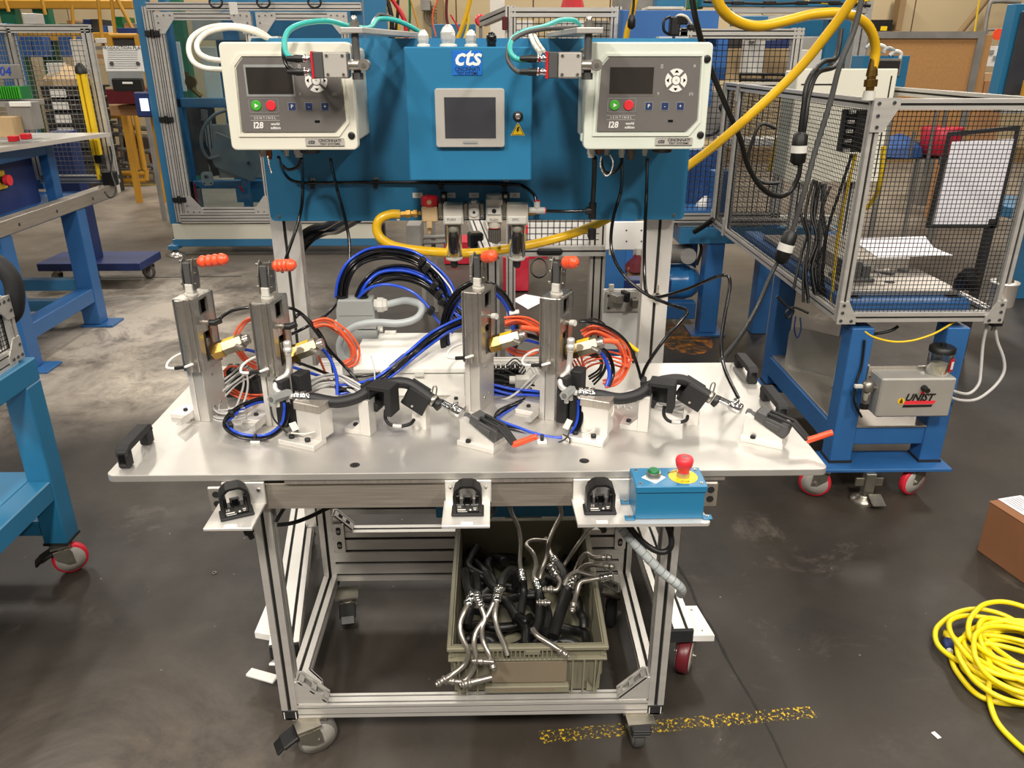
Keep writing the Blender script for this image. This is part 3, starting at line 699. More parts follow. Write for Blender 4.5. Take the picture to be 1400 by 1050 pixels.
    a, b_ = P(.59, .885, 0), P(.895, .962, 0); g = G('bezel'); g.bb(a.x, b_.x, F - .001, F + .001, b_.z, a.z, .0004); pl = part('name_plate', g, t)
    g = G('face_grey'); w_ = (b_.x - a.x)
    for q in ((a.x + .001, b_.x - .001, a.z - .0016, a.z - .001), (a.x + .001, b_.x - .001, b_.z + .001, b_.z + .0016)): g.bb(q[0], q[1], F - .0013, F - .001, q[2], q[3])
    part('plate_border', g, pl)
    zc = (a.z + b_.z) / 2
    text('lettering', 'cts', .014, (a.x + w_ * .15, F - .0013, zc + .0008), X, Z, 'grey_dark', pl, .0002, bold=.0006, shear=.2)
    text('lettering', 'CINCINNATI', .0088, (a.x + w_ * .63, F - .0013, zc + .0032), X, Z, 'black', pl, .0002, bold=.0002, sx=1.08)
    text('lettering', 'TEST SYSTEMS', .0064, (a.x + w_ * .63, F - .0013, zc - .0042), X, Z, 'black', pl, .0002, bold=.0001, sx=1.2)
    for v in (.15, .86):
        c = P(.957, v, 0); g = G('black'); g.lathe(c, -Y, [(0, .0085), (.0008, .0085), (.001, .004)], 20); part('lid_screw', g, t)
    for v in (.10, .90):
        g = G(mcol); g.box((x0 + .004, F + .05, Zt - Hh * v), (.014, .03, .02), None, .003); part('hinge', g, t)
    # fittings under the case
    z0 = Zt - Hh
    def fit(u, y, r, h, m, nm='fitting'): g = G(m); c = Vector((x0 + W * u, y, z0 + .012)); g.lathe(c, -Z, [(0, r * 1.2), (h * .35, r * 1.2), (h * .36, r), (h * .8, r), (h * .82, r * .8), (h, r * .8)], 10, False); part(nm, g, t)
    if side < 0:
        fit(.19, 2.03, .011, .034, 'steel'); fit(.235, 2.03, .008, .040, 'copper'); fit(.36, 2.05, .007, .035, 'gland'); fit(.46, 2.05, .011, .038, 'gland')
        g = G('black'); c = Vector((x0 + W * .565, 2.04, z0 + .004)); g.cyl(c + Z * .01, c - Z * .01, .006); g.m('black').lathe(c - Z * .002, -Z, [(0, .024), (.014, .025), (.017, .018)], 14); part('regulator_knob', g, t)
    else:
        fit(.09, 2.03, .010, .038, 'gland'); fit(.155, 2.03, .009, .030, 'copper'); fit(.22, 2.03, .008, .032, 'steel'); fit(.36, 2.05, .008, .040, 'gland'); fit(.44, 2.05, .011, .046, 'alu_dark'); fit(.56, 2.05, .007, .036, 'gland')
        g = G('black'); c = Vector((x0 + W * .70, 2.04, z0 + .004)); g.cyl(c + Z * .01, c - Z * .01, .006); g.lathe(c - Z * .002, -Z, [(0, .024), (.014, .025), (.017, .018)], 14); part('regulator_knob', g, t)
    return t
leak_tester(-.637, -.334, 'left white leak tester with grey keypad face and dark display', -1, 'cream')
leak_tester(.211, .506, 'right white leak tester with grey keypad face and dark display', 1, 'cream_green')

# ---- swivelling steel sensor heads on arms above the testers
def sensor_head(px_, side, label):
    c = yp(px_, 89, 1.87); t = thing('sensor_head', label, 'sensor', (c.x + .05, 1.9, c.z), 0, 'steel sensor heads hung over the testers')
    g = G('steel'); g.box(c, (.054, .045, .054), None, .004); hd = part('housing', g, t)
    g = G('bezel'); g.box(c - Y * .0235, (.050, .003, .050), None, .0012)
    for a in (-1, 1):
        for b_ in (-1, 1): g.bolt(c + Vector((a * .017, -.025, b_ * .019)), -Y, .0042, .0015)
    part('cover_plate', g, t)
    g = G('grey_dark'); g.box(c - X * .037, (.022, .044, .054), None, .002); part('spacer_block', g, t)
    g = G('red'); g.box(c - X * .050, (.005, .046, .056), None, .001); part('red_plate', g, t, label='thin red plate')
    for dz in (.013, -.014):
        g = G('chrome'); q = c + Vector((-.052, -.004, dz)); g.lathe(q, -X, [(0, .008), (.006, .008), (.007, .0065), (.014, .0065), (.015, .009), (.020, .009)], 14)
        cn = part('connector', g, t); g = G('black'); g.lathe(q - X * .018, -X, [(0, .0075), (.018, .0085), (.022, .007), (.036, .006), (.040, .004)], 14); part('boot', g, cn)
    g = G('steel'); g.cyl(c + X * .027, c + X * .048, .011, n=16); g.box(c + X * .052, (.030, .010, .018), None, .004); g.cyl(c + X * .060 - Y * .014, c + X * .060 + Y * .014, .0125, n=18)
    g.m('zinc').cyl(c + X * .060 - Y * .016, c + X * .060 - Y * .014, .005, n=10); part('swivel_joint', g, t)
    g = G('grey_dark'); bx = c + X * .042 + Y * .010; g.cyl(Vector((bx.x, bx.y, c.z - .026)), Vector((bx.x, bx.y, c.z + .066)), .0085, n=12); g.cyl(Vector((bx.x, bx.y, c.z - .030)), Vector((bx.x, bx.y, c.z - .016)), .0125, n=6, smooth=False); part('pivot_bolt', g, t)
    zt = c.z + .064
    g = G('alu_plate'); e = Vector((bx.x + (.075 if side < 0 else -.03), 2.26, 0))
    q0 = Vector((bx.x - .028, bx.y - .018, 0)); q1 = Vector((bx.x + .020, bx.y - .018, 0))
    pts = [(q0.x, q0.y), (q1.x, q1.y), (e.x + .03, e.y), (e.x - .03, e.y)] if side < 0 else [(q0.x, q0.y), (q1.x + .01, q1.y), (e.x + .05, e.y), (e.x - .04, e.y)]
    g.prism(pts, (0, 0, zt), X, Y, .012); part('arm', g, t, bev=.0015)
    g = G('steel'); g.cyl((bx.x, bx.y, zt + .012), (bx.x, bx.y, zt + .024), .011, n=6, smooth=False); g.lathe((bx.x, bx.y, zt + .024), Z, [(0, .007), (.008, .007), (.012, .003)], 12); part('nut', g, t)
sensor_head(461, -1, 'left steel sensor head with red plate, hung before the left tester'); sensor_head(778, 1, 'right steel sensor head with red plate, hung before the right tester')

# ================================================================ AIR PREPARATION UNIT (valve, filters, regulator)
fr = thing('air_preparation_unit', 'white air filter and regulator row with red shut-off knob on panel', 'air filter', (-.04, 2.19, 1.15))
FY = 2.165
def q(x, y, Yv=FY): return yp(x, y, Yv)
S_ = .00201
def blk(nm, x0, x1, y0, y1, dy=.05, m='valve', par=fr, b=.003, Yf=FY):
    a, c = q(x0, y0, Yf), q(x1, y1, Yf); g = G(m); g.bb(a.x, c.x, Yf, Yf + dy, c.z, a.z, b); return part(nm, g, par)
vb = blk('valve_body', 576, 599, 283, 304, m='tan'); blk('outlet_stub', 583, 591, 303, 312, .02, 'tan', b=.001)
g = G('tan'); a = q(587, 308, FY + .02); g.lathe(a, -Z, [(0, .006), (.012, .007), (.022, .005)], 10); part('silencer', g, fr)
g = G('red'); a = q(588, 281, FY + .02); g.lathe(a, Z, [(0, .022), (.004, .025), (.022, .025), (.026, .020), (.028, .012)], 10, False); kn = part('shutoff_knob', g, fr, label='red knob'); 
g = G('tan'); g.cyl(a + Vector((0, -.025, .013)), a + Vector((0, -.026, .013)), .007, n=6); g.cyl(a - Z * .01, a, .012); part('knob_insert', g, kn)
for (x0, x1) in ((605, 634), (692, 722)):
    blk('filter_head', x0, x1, 280, 308); a = q((x0 + x1) / 2, 300); blk('filter_cap', x0 + 1.5, x1 - 2, 296, 307, .006, 'gland', Yf=FY - .005)
    c = q((x0 + x1) / 2, 307, FY + .022); c.y = FY + .022
    g = G('bowl'); g.lathe(c, -Z, [(0, .024), (.085, .0235), (.096, .021), (.100, .010)], 20); bw = part('filter_bowl', g, fr, label='clear bowl')
    g = G('rubber'); g.lathe(c - Z * .022, -Z, [(0, .010), (.008, .015), (.012, .0145), (.055, .0145), (.060, .010)], 14); g.m('gland').lathe(c, -Z, [(0, .015), (.014, .016), (.022, .008)], 12); part('filter_element', g, bw)
    g = G('gland'); g.lathe(c - Z * .092, -Z, [(0, .024), (.006, .024), (.008, .018)], 20); part('bowl_ring', g, fr)
    g = G('black'); g.lathe(c - Z * .099, -Z, [(0, .011), (.018, .010), (.022, .008)], 14); g.m('red').lathe(c - Z * .121, -Z, [(0, .006), (.004, .005)], 10); part('drain', g, fr)
blk('spacer_block', 640, 656, 278, 301, .045); blk('spacer_top', 644, 652, 274, 279, .03)
g = G('gland'); a = q(648, 290, FY); g.cyl(a, a - Y * .004, .013, n=16); g.m('black').cyl(a - Y * .004, a - Y * .0046, .004, n=8); part('port_plug', g, fr)
for x_ in (602, 637, 659, 689):
    g = G('zinc'); a = q(x_, 289, FY - .003); g.box(a + Y * .02, (.010, .044, .044), None, .003); g.bolt(a + Z * .016, -Y, .005, .003); g.bolt(a - Z * .016, -Y, .005, .003); part('clamp_bracket', g, fr)
blk('regulator_body', 664, 687, 272, 305); blk('regulator_face', 666, 685, 283, 294, .004, 'gland', Yf=FY - .004)
c = q(675.5, 272, FY + .022); g = G('valve'); g.lathe(c - Z * .004, Z, [(0, .022), (.016, .022), (.018, .018)], 16); part('regulator_top', g, fr)
a = q(675.5, 288.5, FY - .005); g = G('black'); g.cyl(a, a - Y * .001, .006, n=12); part('gauge_mark', g, fr)
c = q(676, 304, FY + .022); g = G('valve'); g.lathe(c + Z * .004, -Z, [(0, .021), (.014, .019), (.018, .017)], 16); g.m('red').lathe(c - Z * .013, -Z, [(0, .0172), (.002, .0172)], 16)
for k in range(16):
    t_ = 2 * math.pi * k / 16; g.m('alu_dark').cyl(c + Vector((.0155 * math.cos(t_), .0155 * math.sin(t_), -.018)), c + Vector((.0155 * math.cos(t_), .0155 * math.sin(t_), -.052)), .0026, n=6)
g.cyl(c - Z * .018, c - Z * .054, .0155, n=16); part('regulator_knob', g, fr)
for x_, s in ((617, 'PUSH'), (675.5, 'PUSH'), (705, 'SMC')): text('lettering', s, .010, q(x_, 300.5, FY - .0055), X, Z, 'grey_dark', fr, .0001)
for px_ in (607, 691):
    g = G('black'); c = yp(px_, 267, PY); g.bb(c.x - .009, c.x + .009, PY - .02, PY, c.z - .03, c.z + .011, .002); g.m('steel').cyl(c - Y * .02, c - Y * .0206, .005, n=10); part('mounting_bracket', g, fr)
g = G('brass'); a, b_ = q(574, 291, FY + .02), q(541, 293, FY + .02); d = b_ - a
g.lathe(a + X * .003, d, [(0, .006), (.008, .006), (.009, .012), (.020, .012), (.021, .008), (.027, .008), (.028, .0125), (.040, .0125), (.041, .009), (.062, .009)], 6, False); part('brass_fitting', g, fr)
g = G('gland'); g.lathe(a + d * .80, d, [(0, .012), (.012, .012)], 16); g.box(a + d * .9 - Z * .012, (.008, .012, .008)); part('hose_clamp', g, fr)
a = q(722, 291, FY + .02); g = G('brass'); g.cyl(a, a + X * .02, .008, n=6); part('brass_nipple', g, fr)
a = q(734, 285, FY + .02); g = G('gland'); g.cyl(a - X * .022 - Z * .006, a + X * .022 - Z * .006, .0095); g.cyl(a - Z * .006, a + Z * .020, .009); g.m('red').cyl(a + Z * .020, a + Z * .023, .0092).cyl(a + X * .022 - Z * .006, a + X * .025 - Z * .006, .0097); part('tee_fitting', g, fr)
g = G('black'); c = q(810, 288, FY + .02); g.cyl(c - X * .018, c, .0105); g.cyl(c - Z * .022, c + Z * .022, .0105); g.lathe(c - Z * .05, -Z, [(0, .010), (.02, .012), (.03, .008)], 12); te = solo('tube_tee', g, 'black push-in tee joining two black air tubes near panel edge', 'fitting')

# ---- hoses and cables of the panel
cable('yellow_air_hose', [(546, 293, 2.185), (535, 293, 2.18), (520, 299, 2.17), (515, 312, 2.165), (522, 327, 2.16), (545, 338, 2.16), (590, 344, 2.17), (640, 346, 2.215), (690, 341, 2.235), (750, 329, 2.255), (800, 313, 2.30), (850, 288, 2.36), (935, 231, 2.36), (1000, 180, 2.30), (1080, 107, 2.25), (1130, 48, 2.2), (1170, -8, 2.15), (1215, -90, 2.1)], .0128, 'yellow_hose', 'thick yellow air hose looping under the panel and up to the right', 'hose', None, 14)
BL = 'black_gloss'
cable('black_air_tube', [(733, 276, 2.18), (730, 266, 2.19), (718, 256, 2.21), (700, 252, 2.225), (603, 250, 2.228), (513, 249, 2.228), (427, 250, 2.228), (400, 247, 2.22), (388, 235, 2.18), (381, 215, 2.03)], .0045, BL, 'black tube clipped across the panel below the blue cabinet', 'tube')
cable('black_air_tube', [(741, 288, 2.185), (770, 289, 2.19), (806, 288, 2.185)], .0045, BL, 'short black tube from white tee to black tee', 'tube')
cable('black_air_tube', [(810, 281, 2.185), (812, 250, 2.15), (813, 216, 2.03)], .0065, 'black', 'vertical black tube from the right tester down to the black tee', 'tube')
cable('black_loop_cable', [(386, 226, 2.03), (394, 232, 2.04), (407, 228, 2.05), (412, 217, 2.05)], .004, BL, 'short black loop between fittings under left tester')
cable('black_cable', [(412, 217, 2.05), (414, 250, 2.20), (412, 285, 2.225), (404, 315, 2.20), (392, 350, 2.15), (386, 372, 2.10)], .0045, BL, 'black cable hanging from the left tester towards the clamps')
cable('black_cable', [(452, 218, 2.05), (460, 255, 2.2), (472, 300, 2.225), (478, 340, 2.2), (473, 390, 2.15), (452, 425, 2.1), (415, 449, 2.05), (385, 462, 1.98)], .0045, BL, 'longer black cable sweeping down from the knob of the left tester')
cable('black_cable', [(850, 218, 2.05), (849, 260, 2.2), (838, 300, 2.22), (836, 340, 2.2), (850, 372, 2.15), (880, 400, 2.1), (915, 416, 2.05), (938, 424, 2.0), (935, 434, 1.98), (908, 465, 1.96), (884, 500, 1.95), (877, 520, 1.94)], .0048, BL, 'black cable from right tester zigzagging down to the plate')
cable('black_cable', [(885, 218, 2.05), (884, 260, 2.2), (882, 310, 2.22), (881, 360, 2.2), (884, 400, 2.15), (900, 406, 2.1), (940, 395, 2.05), (985, 377, 2.0), (998, 385, 1.98), (991, 430, 1.93), (986, 470, 1.88), (991, 505, 1.84), (1010, 545, 1.80)], .0048, BL, 'black cable from right tester swinging out to the right clamp nozzle')
cable('black_loop_cable', [(822, 218, 2.03), (826, 234, 2.04), (838, 236, 2.05), (848, 226, 2.05), (851, 216, 2.05)], .004, BL, 'short black loop between fittings under right tester')
for k, (d, r) in enumerate((((302, 83, 1.99), 0), ((302, 95, 1.99), 1))):
    pass
cable('white_cable', [(303, 83, 2.02), (285, 80, 2.02), (272, 72, 2.04), (270, 58, 2.08), (285, 44, 2.12), (315, 38, 2.16), (345, 43, 2.2), (372, 56, 2.26)], .0065, 'white_cable', 'inner white cable arching from the left tester over its top', n=10)
cable('white_cable', [(305, 95, 2.02), (280, 93, 2.02), (264, 84, 2.04), (258, 66, 2.06), (264, 50, 2.1), (285, 38, 2.14), (315, 35, 2.18), (350, 41, 2.22), (374, 56, 2.27)], .0065, 'white_cable', 'outer white cable arching from the left tester over its top', n=10)
def heads(dx, L):
    sgn = 1
    if L:
        cable('teal_cable', [(404, 82, 1.868), (392, 74, 1.88), (389, 56, 1.9), (397, 40, 1.93), (420, 31, 1.98), (450, 29, 2.04), (478, 36, 2.1), (505, 38, 2.2), (518, 26, 2.28), (545, 29, 2.32), (575, 45, 2.36), (590, 62, 2.4)], .0062, 'teal', 'teal cable looping from the left sensor head over the panel', n=10)
        cable('black_cable', [(404, 98, 1.868), (394, 92, 1.87), (388, 78, 1.88), (388, 60, 1.9), (392, 44, 1.93)], .0045, BL, 'thin black cable beside the teal cable of left sensor head')
        cable('grey_cable', [(506, 46, 2.2), (514, 26, 2.28), (524, 20, 2.3), (560, 36, 2.34), (598, 62, 2.4)], .0045, 'grey_dark', 'dark cable running from left sensor arm behind the panel')
        cable('white_cable', [(505, 45, 2.2), (511, 28, 2.28), (520, 20, 2.3)], .004, 'white_cable', 'short white cable rising behind left sensor arm')
    else:
        cable('teal_cable', [(723, 82, 1.868), (705, 80, 1.87), (697, 68, 1.88), (702, 52, 1.92), (720, 42, 1.98), (745, 36, 2.06), (765, 28, 2.14), (785, 28, 2.2), (792, 36, 2.24)], .0062, 'teal', 'teal cable looping from the right sensor head up behind its arm', n=10)
        cable('black_cable', [(723, 99, 1.868), (706, 97, 1.87), (694, 80, 1.88), (698, 58, 1.9), (718, 45, 1.94), (750, 39, 2.0), (790, 37, 2.1)], .0052, 'grey_dark', 'dark cable arching from the right sensor head over to its arm')
        cable('white_cable', [(738, 72, 1.99), (730, 60, 2.1), (725, 48, 2.25)], .006, 'white_cable', 'thick pale cable rising behind right sensor head')
        cable('white_cable', [(744, 70, 1.99), (736, 58, 2.1), (731, 48, 2.25)], .004, 'white_cable', 'thin pale cable rising behind right sensor head')
heads(0, True); heads(0, False)
def chain(pts, label):
    g = G('steel'); P = smooth_pts([yp(*p) for p in pts], 6)
    for p in P: g.lathe(p - Z * .0022, Z, [(0, .0008), (.0008, .0021), (.0022, .0025), (.0036, .0021), (.0044, .0008)], 6)
    solo('bead_chain', g, label, 'chain')
chain([(822, 214, 2.0), (821, 228, 2.0), (828, 240, 2.0), (835, 236, 2.0), (838, 222, 2.0), (834, 212, 2.0)], 'bead chain loop hanging from fittings under right tester')
chain([(366, 214, 1.99), (368, 225, 1.99), (371, 236, 1.99)], 'short bead chain hanging under left tester')
# ================================================================ CLAMP TOWERS on the plate
def tower(ox, oy, rot, label, hdir, gl, glen, side):
    t = thing('clamp_tower', label, 'clamp', (ox, oy, TZ), 0, 'steel clamp towers on the plate')
    M = T(ox, oy, TZ) @ Rz(rot); U = M.to_3x3()
    g = G('alu_bright', M); g.bb(-.080, 0, .004, .060, 0, .012, .001); g.bb(-.013, 0, 0, .088, 0, .150, .001)
    g.prism([(0, 0), (.018, 0), (0, .018)], (-.013, .004, .012), -X, Z, -.056); g.bolt((-.055, .03, .012), Z, .006, .005, 'black'); part('angle_foot', g, t)
    g = G('alu_plate', M); g.bb(.0005, .026, .002, .088, 0, .20, .001)
    for (a, b_) in ((.03, .03), (.06, .03), (.04, .11)): g.bolt((.026, a, b_), X, .004, .001)
    part('upright', g, t)
    g = G('steel', M)
    # housing: channel with two windows in its right side
    g.bb(-.010, .030, -.012, -.004, .135, .312, .0015); g.lathe((.008, -.012, .137), Z, [(0, .0105), (.173, .0105)], 16); g.bb(-.012, -.004, -.012, .078, .135, .312, .0015)
    g.bb(-.010, .038, .068, .078, .135, .312, .0015)
    for (y0, y1, z0, z1) in ((-.008, .014, .135, .312), (.050, .078, .135, .312), (.014, .050, .305, .312), (.014, .050, .225, .268), (.014, .050, .135, .152)): g.bb(.030, .038, y0, y1, z0, z1, .0008)
    g.bb(-.004, .032, -.004, .070, .300, .312).bb(-.004, .032, -.004, .070, .135, .145)
    hs = part('housing', g, t, bev=0)
    g = G('alu_dark', M); g.cyl((.012, .032, .145), (.012, .032, .30), .016, n=12); part('piston', g, t)
    g = G('copper', M); g.cyl((.0395, .040, .150), (.0395, .040, .245), .0022, n=8); part('sight_tube', g, hs)
    # toggle clamp
    g = G('gland', M); g.cyl((.012, .033, .312), (.012, .033, .316), .016, n=6); g.box((.012, .033, .327), (.020, .020, .022), None, .002); part('clamp_nut', g, t)
    g = G('zinc', M)
    for s in (-1, 1):
        g.prism([(.020 if s > 0 else .020, .326), (.046, .326), (.050, .350), (.046, .388), (.036, .398), (.028, .392), (.022, .370)], (.012 + s * .0125 + .0012, 0, 0), Y, Z, .0024)
        for (yy, zz) in ((.030, .338), (.036, .362), (.036, .388)): g.cyl((.012 + s * .0125, yy, zz), (.012 + s * .019, yy, zz), .004, n=8)
    tc_ = part('toggle_clamp', g, t)
    g = G('grey_dark', M); g.box((.012, .036, .362), (.017, .022, .052), None, .002); part('clamp_link', g, tc_)
    h0 = M @ Vector((.012, .036, .384)); hd = Vector(hdir).normalized()
    g = G('zinc'); g.box(h0 + hd * .022, (.010, .045, .016), G_R(hd)); part('handle_arm', g, tc_)
    h1 = h0 + hd * .030; prof = [(0, .009)]
    for k in range(4):
        s0 = .004 + k * glen / 4
        for a in range(0, 5): prof.append((s0 + glen / 4 * a / 4.6, .0115 + .0028 * math.sin(math.pi * a / 4)))
    prof += [(glen + .006, .010), (glen + .010, .004)]
    g = G('orange'); g.lathe(h1, hd, prof, 14); part('grip', g, tc_, label='ribbed orange grip')
    # brass sensor/valve screwed in on the right side
    g = G('brass', M); g.cyl((.036, .045, .168), (.062, .052, .176), .021, n=6, smooth=False); g.cyl((.062, .052, .176), (.068, .0535, .178), .013, n=12)
    vb_ = part('brass_nut', g, t)
    g = G('nickel', M); a0, a1 = Vector((.060, .052, .176)), Vector((.106, .066, .192)); g.cyl(a0, a1, .0195, n=6, smooth=False); g.m('steel').cyl(a1, a1 + Vector((.014, .004, .005)), .012, n=12)
    vl = part('valve_body', g, t)
    g = G('yellow', M); d = (a1 - a0); e = d.cross(Z).normalized(); u_ = e.cross(d).normalized(); g.box((a0 + a1) / 2 + u_ * .0172 - d * .12, (.030, .017, .0012), Matrix((d.normalized(), -e, u_)).transposed()); part('yellow_label', g, vl)
    g = G('steel', M)
    for k, s in enumerate((-.009, .009)):
        p = a1 + Vector((-.006, -.012 + s, -.006 + k * .008)); g.cyl(p, p + Vector((.022, -.010, -.002)), .0065, n=8)
    part('push_fitting', g, t)
    if gl == 'elbow':
        g = G('steel', M); g.cyl((.038, .030, .246), (.050, .030, .246), .006, n=10); g.m('black').cyl((.048, .030, .246), (.062, .032, .246), .0075, n=10).cyl((.060, .032, .246), (.074, .036, .252), .0075, n=10)
    else:
        g = G('steel', M); g.cyl((.038, .030, .246), (.054, .026, .248), .0055, n=10); g.m('gland').cyl((.052, .026, .248), (.064, .023, .250), .0075, n=10)
    part('side_fitting', g, t)
    # proximity cable with black sleeve clipped across the front
    P = [M @ Vector(p) for p in ((-.014, .060, .155), (-.040, .045, .160), (-.056, .010, .154), (-.050, -.018, .145), (-.025, -.022, .146), (.002, -.024, .152), (.022, -.022, .160))]
    c = part('sensor_lead', G('white').tube(P, .0032, 8), t)
    part('sleeve', G('black').tube([P[4], P[5]], .0048, 8, spline=False), c)
    return t
def G_R(d): a, u, dd = G.basis(d); return Matrix((a, dd, u)).transposed()
T1 = tower(-.727, 1.738, -12, 'far left steel clamp tower with long ribbed orange grip', (1, -.22, .16), 'elbow', .064, 0)
T2 = tower(-.544, 1.706, -12, 'second steel clamp tower from the left with ribbed orange grip', (.72, -.35, .12), 'elbow', .050, 0)
T3 = tower(-.070, 1.785, -24, 'third steel clamp tower, standing near the white terminal box', (.42, -.72, .22), 'plain', .040, 1)
T4 = tower(.112, 1.733, -26, 'far right steel clamp tower with short-looking orange grip', (.40, -.75, .20), 'plain', .040, 1)

# ================================================================ HOSE TEST NESTS (two, left and right)
def fixture(dx, dy, k):
    O = Vector((dx, dy, 0)); w_ = ['left', 'right'][k]
    def q(x, y, Yv): return yp(x, y, Yv) + O
    # --- gripper block
    M = T(-.505 + dx, 1.612 + dy, TZ) @ Rz(-24)
    t = thing('gripper_block', w_ + ' block with black gripper jaws on a white stepped foot', 'fixture', (-.46 + dx, 1.63 + dy, TZ), 0, 'gripper blocks')
    g = G('alu_bright', M); g.bb(0, .098, 0, .05, 0, .013, .001)
    g.bb(.034, .098, .032, .080, .013, .080, .001); part('stepped_foot', g, t)
    g = G('alu_mill', M); g.bb(.030, .100, .030, .084, .0805, .100, .0015); part('jaw_base', g, t)
    g = G('black', M)
    for a in (.026, .070): g.lathe((a, .018, .013), Z, [(0, .0065), (.007, .0065), (.008, .005)], 10)
    part('bolt', g, t, kind='stuff')
    g = G('black_matte', M); g.bb(-.030, -.004, .040, .072, .022, .138, .002); part('gripper_jaw', g, t)
    g = G('black_matte', M); g.bb(-.014, .014, .085, .125, .060, .140, .002).bb(-.002, .030, .05, .085, .013, .095, .002); part('gripper_jaw', g, t)
    a = q(371, 546, 1.60); b_ = q(395, 538, 1.66); g = G('grey_plastic'); g.cyl(a, b_, .0115, n=6, smooth=False); g.m('steel').cyl(a - (b_ - a) * .03, a, .006, n=8); g.m('gland').cyl(a + (b_ - a) * .3 - Z * .008, a + (b_ - a) * .3 - Z * .022, .005, n=8); g.cyl(b_ - (b_ - a) * .1 - Z * .008, b_ - (b_ - a) * .1 - Z * .024, .005, n=8); part('cylinder', g, t)
    # --- rubber hose with clamp rings
    h = [q(404, 543, 1.655), q(430, 545, 1.65), q(460, 550, 1.645), q(488, 544, 1.655), q(506, 533, 1.675), q(530, 525, 1.695), q(556, 524, 1.70), q(578, 537, 1.69), q(596, 550, 1.675)]
    ho = solo('rubber_hose', G('rubber').tube(h, .0135, 12, res=8), 'black rubber hose held in the ' + w_ + ' nest', 'hose', 'rubber hoses under test')
    d = (h[1] - h[0]).normalized()
    rc = thing('hose_ferrule', 'crimped steel ferrule on the ' + w_ + ' black rubber hose', 'fitting', h[0], 0, 'hose ferrules')
    g = G('chrome'); g.lathe(h[0] - d * .004, d, [(0, .010), (.004, .0165), (.010, .0165), (.012, .014), (.016, .014), (.018, .017), (.026, .017), (.028, .014), (.031, .014), (.033, .0165), (.040, .0165)], 18); part('crimp_ring', g, rc)
    g = G('steel')
    for s in (.012, .030): g.cyl(h[0] + d * s - Y * .016, h[0] + d * s - Y * .018 - Z * .035, .0028, n=8)
    part('locating_pin', g, rc)
    tb = [q(393, 474, 1.70), q(395, 498, 1.70), q(392, 512, 1.69), q(381, 520, 1.67), q(376, 529, 1.655), q(382, 537, 1.65), q(404, 543, 1.655)]
    if k: tb = [p + Vector((.0, 0, 0)) for p in tb]
    g = G('alu_bright'); g.tube(tb, .0068, 10, res=8); g.lathe(tb[0] - Z * .018, Z, [(0, .0085), (.006, .0085), (.007, .0105), (.015, .0105), (.016, .008), (.022, .009), (.030, .009), (.032, .006)], 14)
    solo('formed_tube', g, 'bent aluminium tube rising beside the ' + ('second tower from the left' if not k else 'far right tower'), 'tube', 'bent tubes on the plate')
    # --- nest
    n_ = thing('hose_nest', w_ + ' black plastic hose nest on two pale pedestals', 'fixture', (-.26 + dx, 1.68 + dy, TZ), 0, 'hose nests')
    g = G('alu_bright'); M = T(-.305 + dx, 1.668 + dy, TZ) @ Rz(-20); g.M = M
    g.bb(-.014, .012, -.018, .016, 0, .090, .001); g.bb(-.056, -.014, -.018, .03, 0, .012, .001).prism([(0, 0), (.02, 0), (0, .02)], (-.014, .016, .012), -X, Z, -.034); g.bolt((-.038, .005, .012), Z, .007, .005, 'black'); part('pedestal', g, n_)
    g = G('alu_bright'); g.M = T(-.185 + dx, 1.70 + dy, TZ) @ Rz(-20); g.prism([(-.018, 0), (.018, 0), (.018, .082), (.004, .060), (-.018, .068)], (0, .012, 0), X, Z, .024); part('pedestal', g, n_)
    g = G('black_matte')
    a = q(524, 546, 1.67); R_ = Rz(-20)
    g.box(a + R_ @ Vector((-.027, 0, 0)), (.008, .045, .064), R_, .001).box(a + R_ @ Vector((.022, 0, 0)), (.016, .045, .064), R_, .001).box(a + R_ @ Vector((0, .02, 0)), (.056, .008, .05), R_, .001)
    g.box(a + R_ @ Vector((0, 0, .034)), (.060, .046, .010), R_, .001); part('centre_block', g, n_)
    g = G('black_matte'); a = q(503, 540, 1.69); g.box(a, (.010, .034, .062), Rz(-20) @ Ry(-8), .001); g.box(a + Vector((.012, .0, -.020)), (.04, .034, .02), Rz(-20) @ Ry(20), .001); part('side_cheek', g, n_)
    g = G('black_matte'); a = q(570, 545, 1.69); R2 = Rz(-18) @ Ry(28)
    g.box(a + Vector((0, -.016, 0)), (.056, .007, .050), R2, .001); g.box(a + Vector((0, .018, .006)), (.050, .007, .058), R2, .001); g.box(a - R2.to_3x3() @ Vector((0, 0, .018)), (.056, .034, .010), R2, .001)
    g.m('steel').cyl(a + Vector((-.010, -.0205, -.010)), a + Vector((-.010, -.0215, -.010)), .003, n=8).cyl(a + Vector((.012, -.0205, -.020)), a + Vector((.012, -.0215, -.020)), .003, n=8); part('side_cheek', g, n_)
    g = G('wire'); g.tube([q(527, 560, 1.66), q(527, 572, 1.655), q(533, 580, 1.65), q(545, 583, 1.65), q(560, 580, 1.66), q(566, 574, 1.68)], .0042, 8); g.m('lgrey_cable').tube([q(537, 582, 1.645), q(549, 583, 1.645)], .0048, 8, spline=False); part('sensor_lead', g, n_)
    # ring clip on the hose end
    e = h[-1]; d = (h[-1] - h[-2]).normalized(); c = thing('spring_clip', 'spring hose clip on the end of the ' + w_ + ' hose', 'clip', e, 0, 'spring hose clips')
    g = G('zinc'); g.lathe(e - d * .012, d, [(0, .0145), (.001, .0155), (.009, .0155), (.010, .0145)], 18); part('band', g, c)
    g = G('zinc'); s = d.cross(Z).normalized(); u_ = Vector((.15, 0, 1)).normalized(); b0 = e - d * .006 + Z * .012
    g.tube([b0 - X * .004, b0 - X * .004 + u_ * .020, b0 + u_ * .026, b0 + X * .005 + u_ * .020, b0 + X * .005], .0018, 6); part('thumb_ear', g, c)
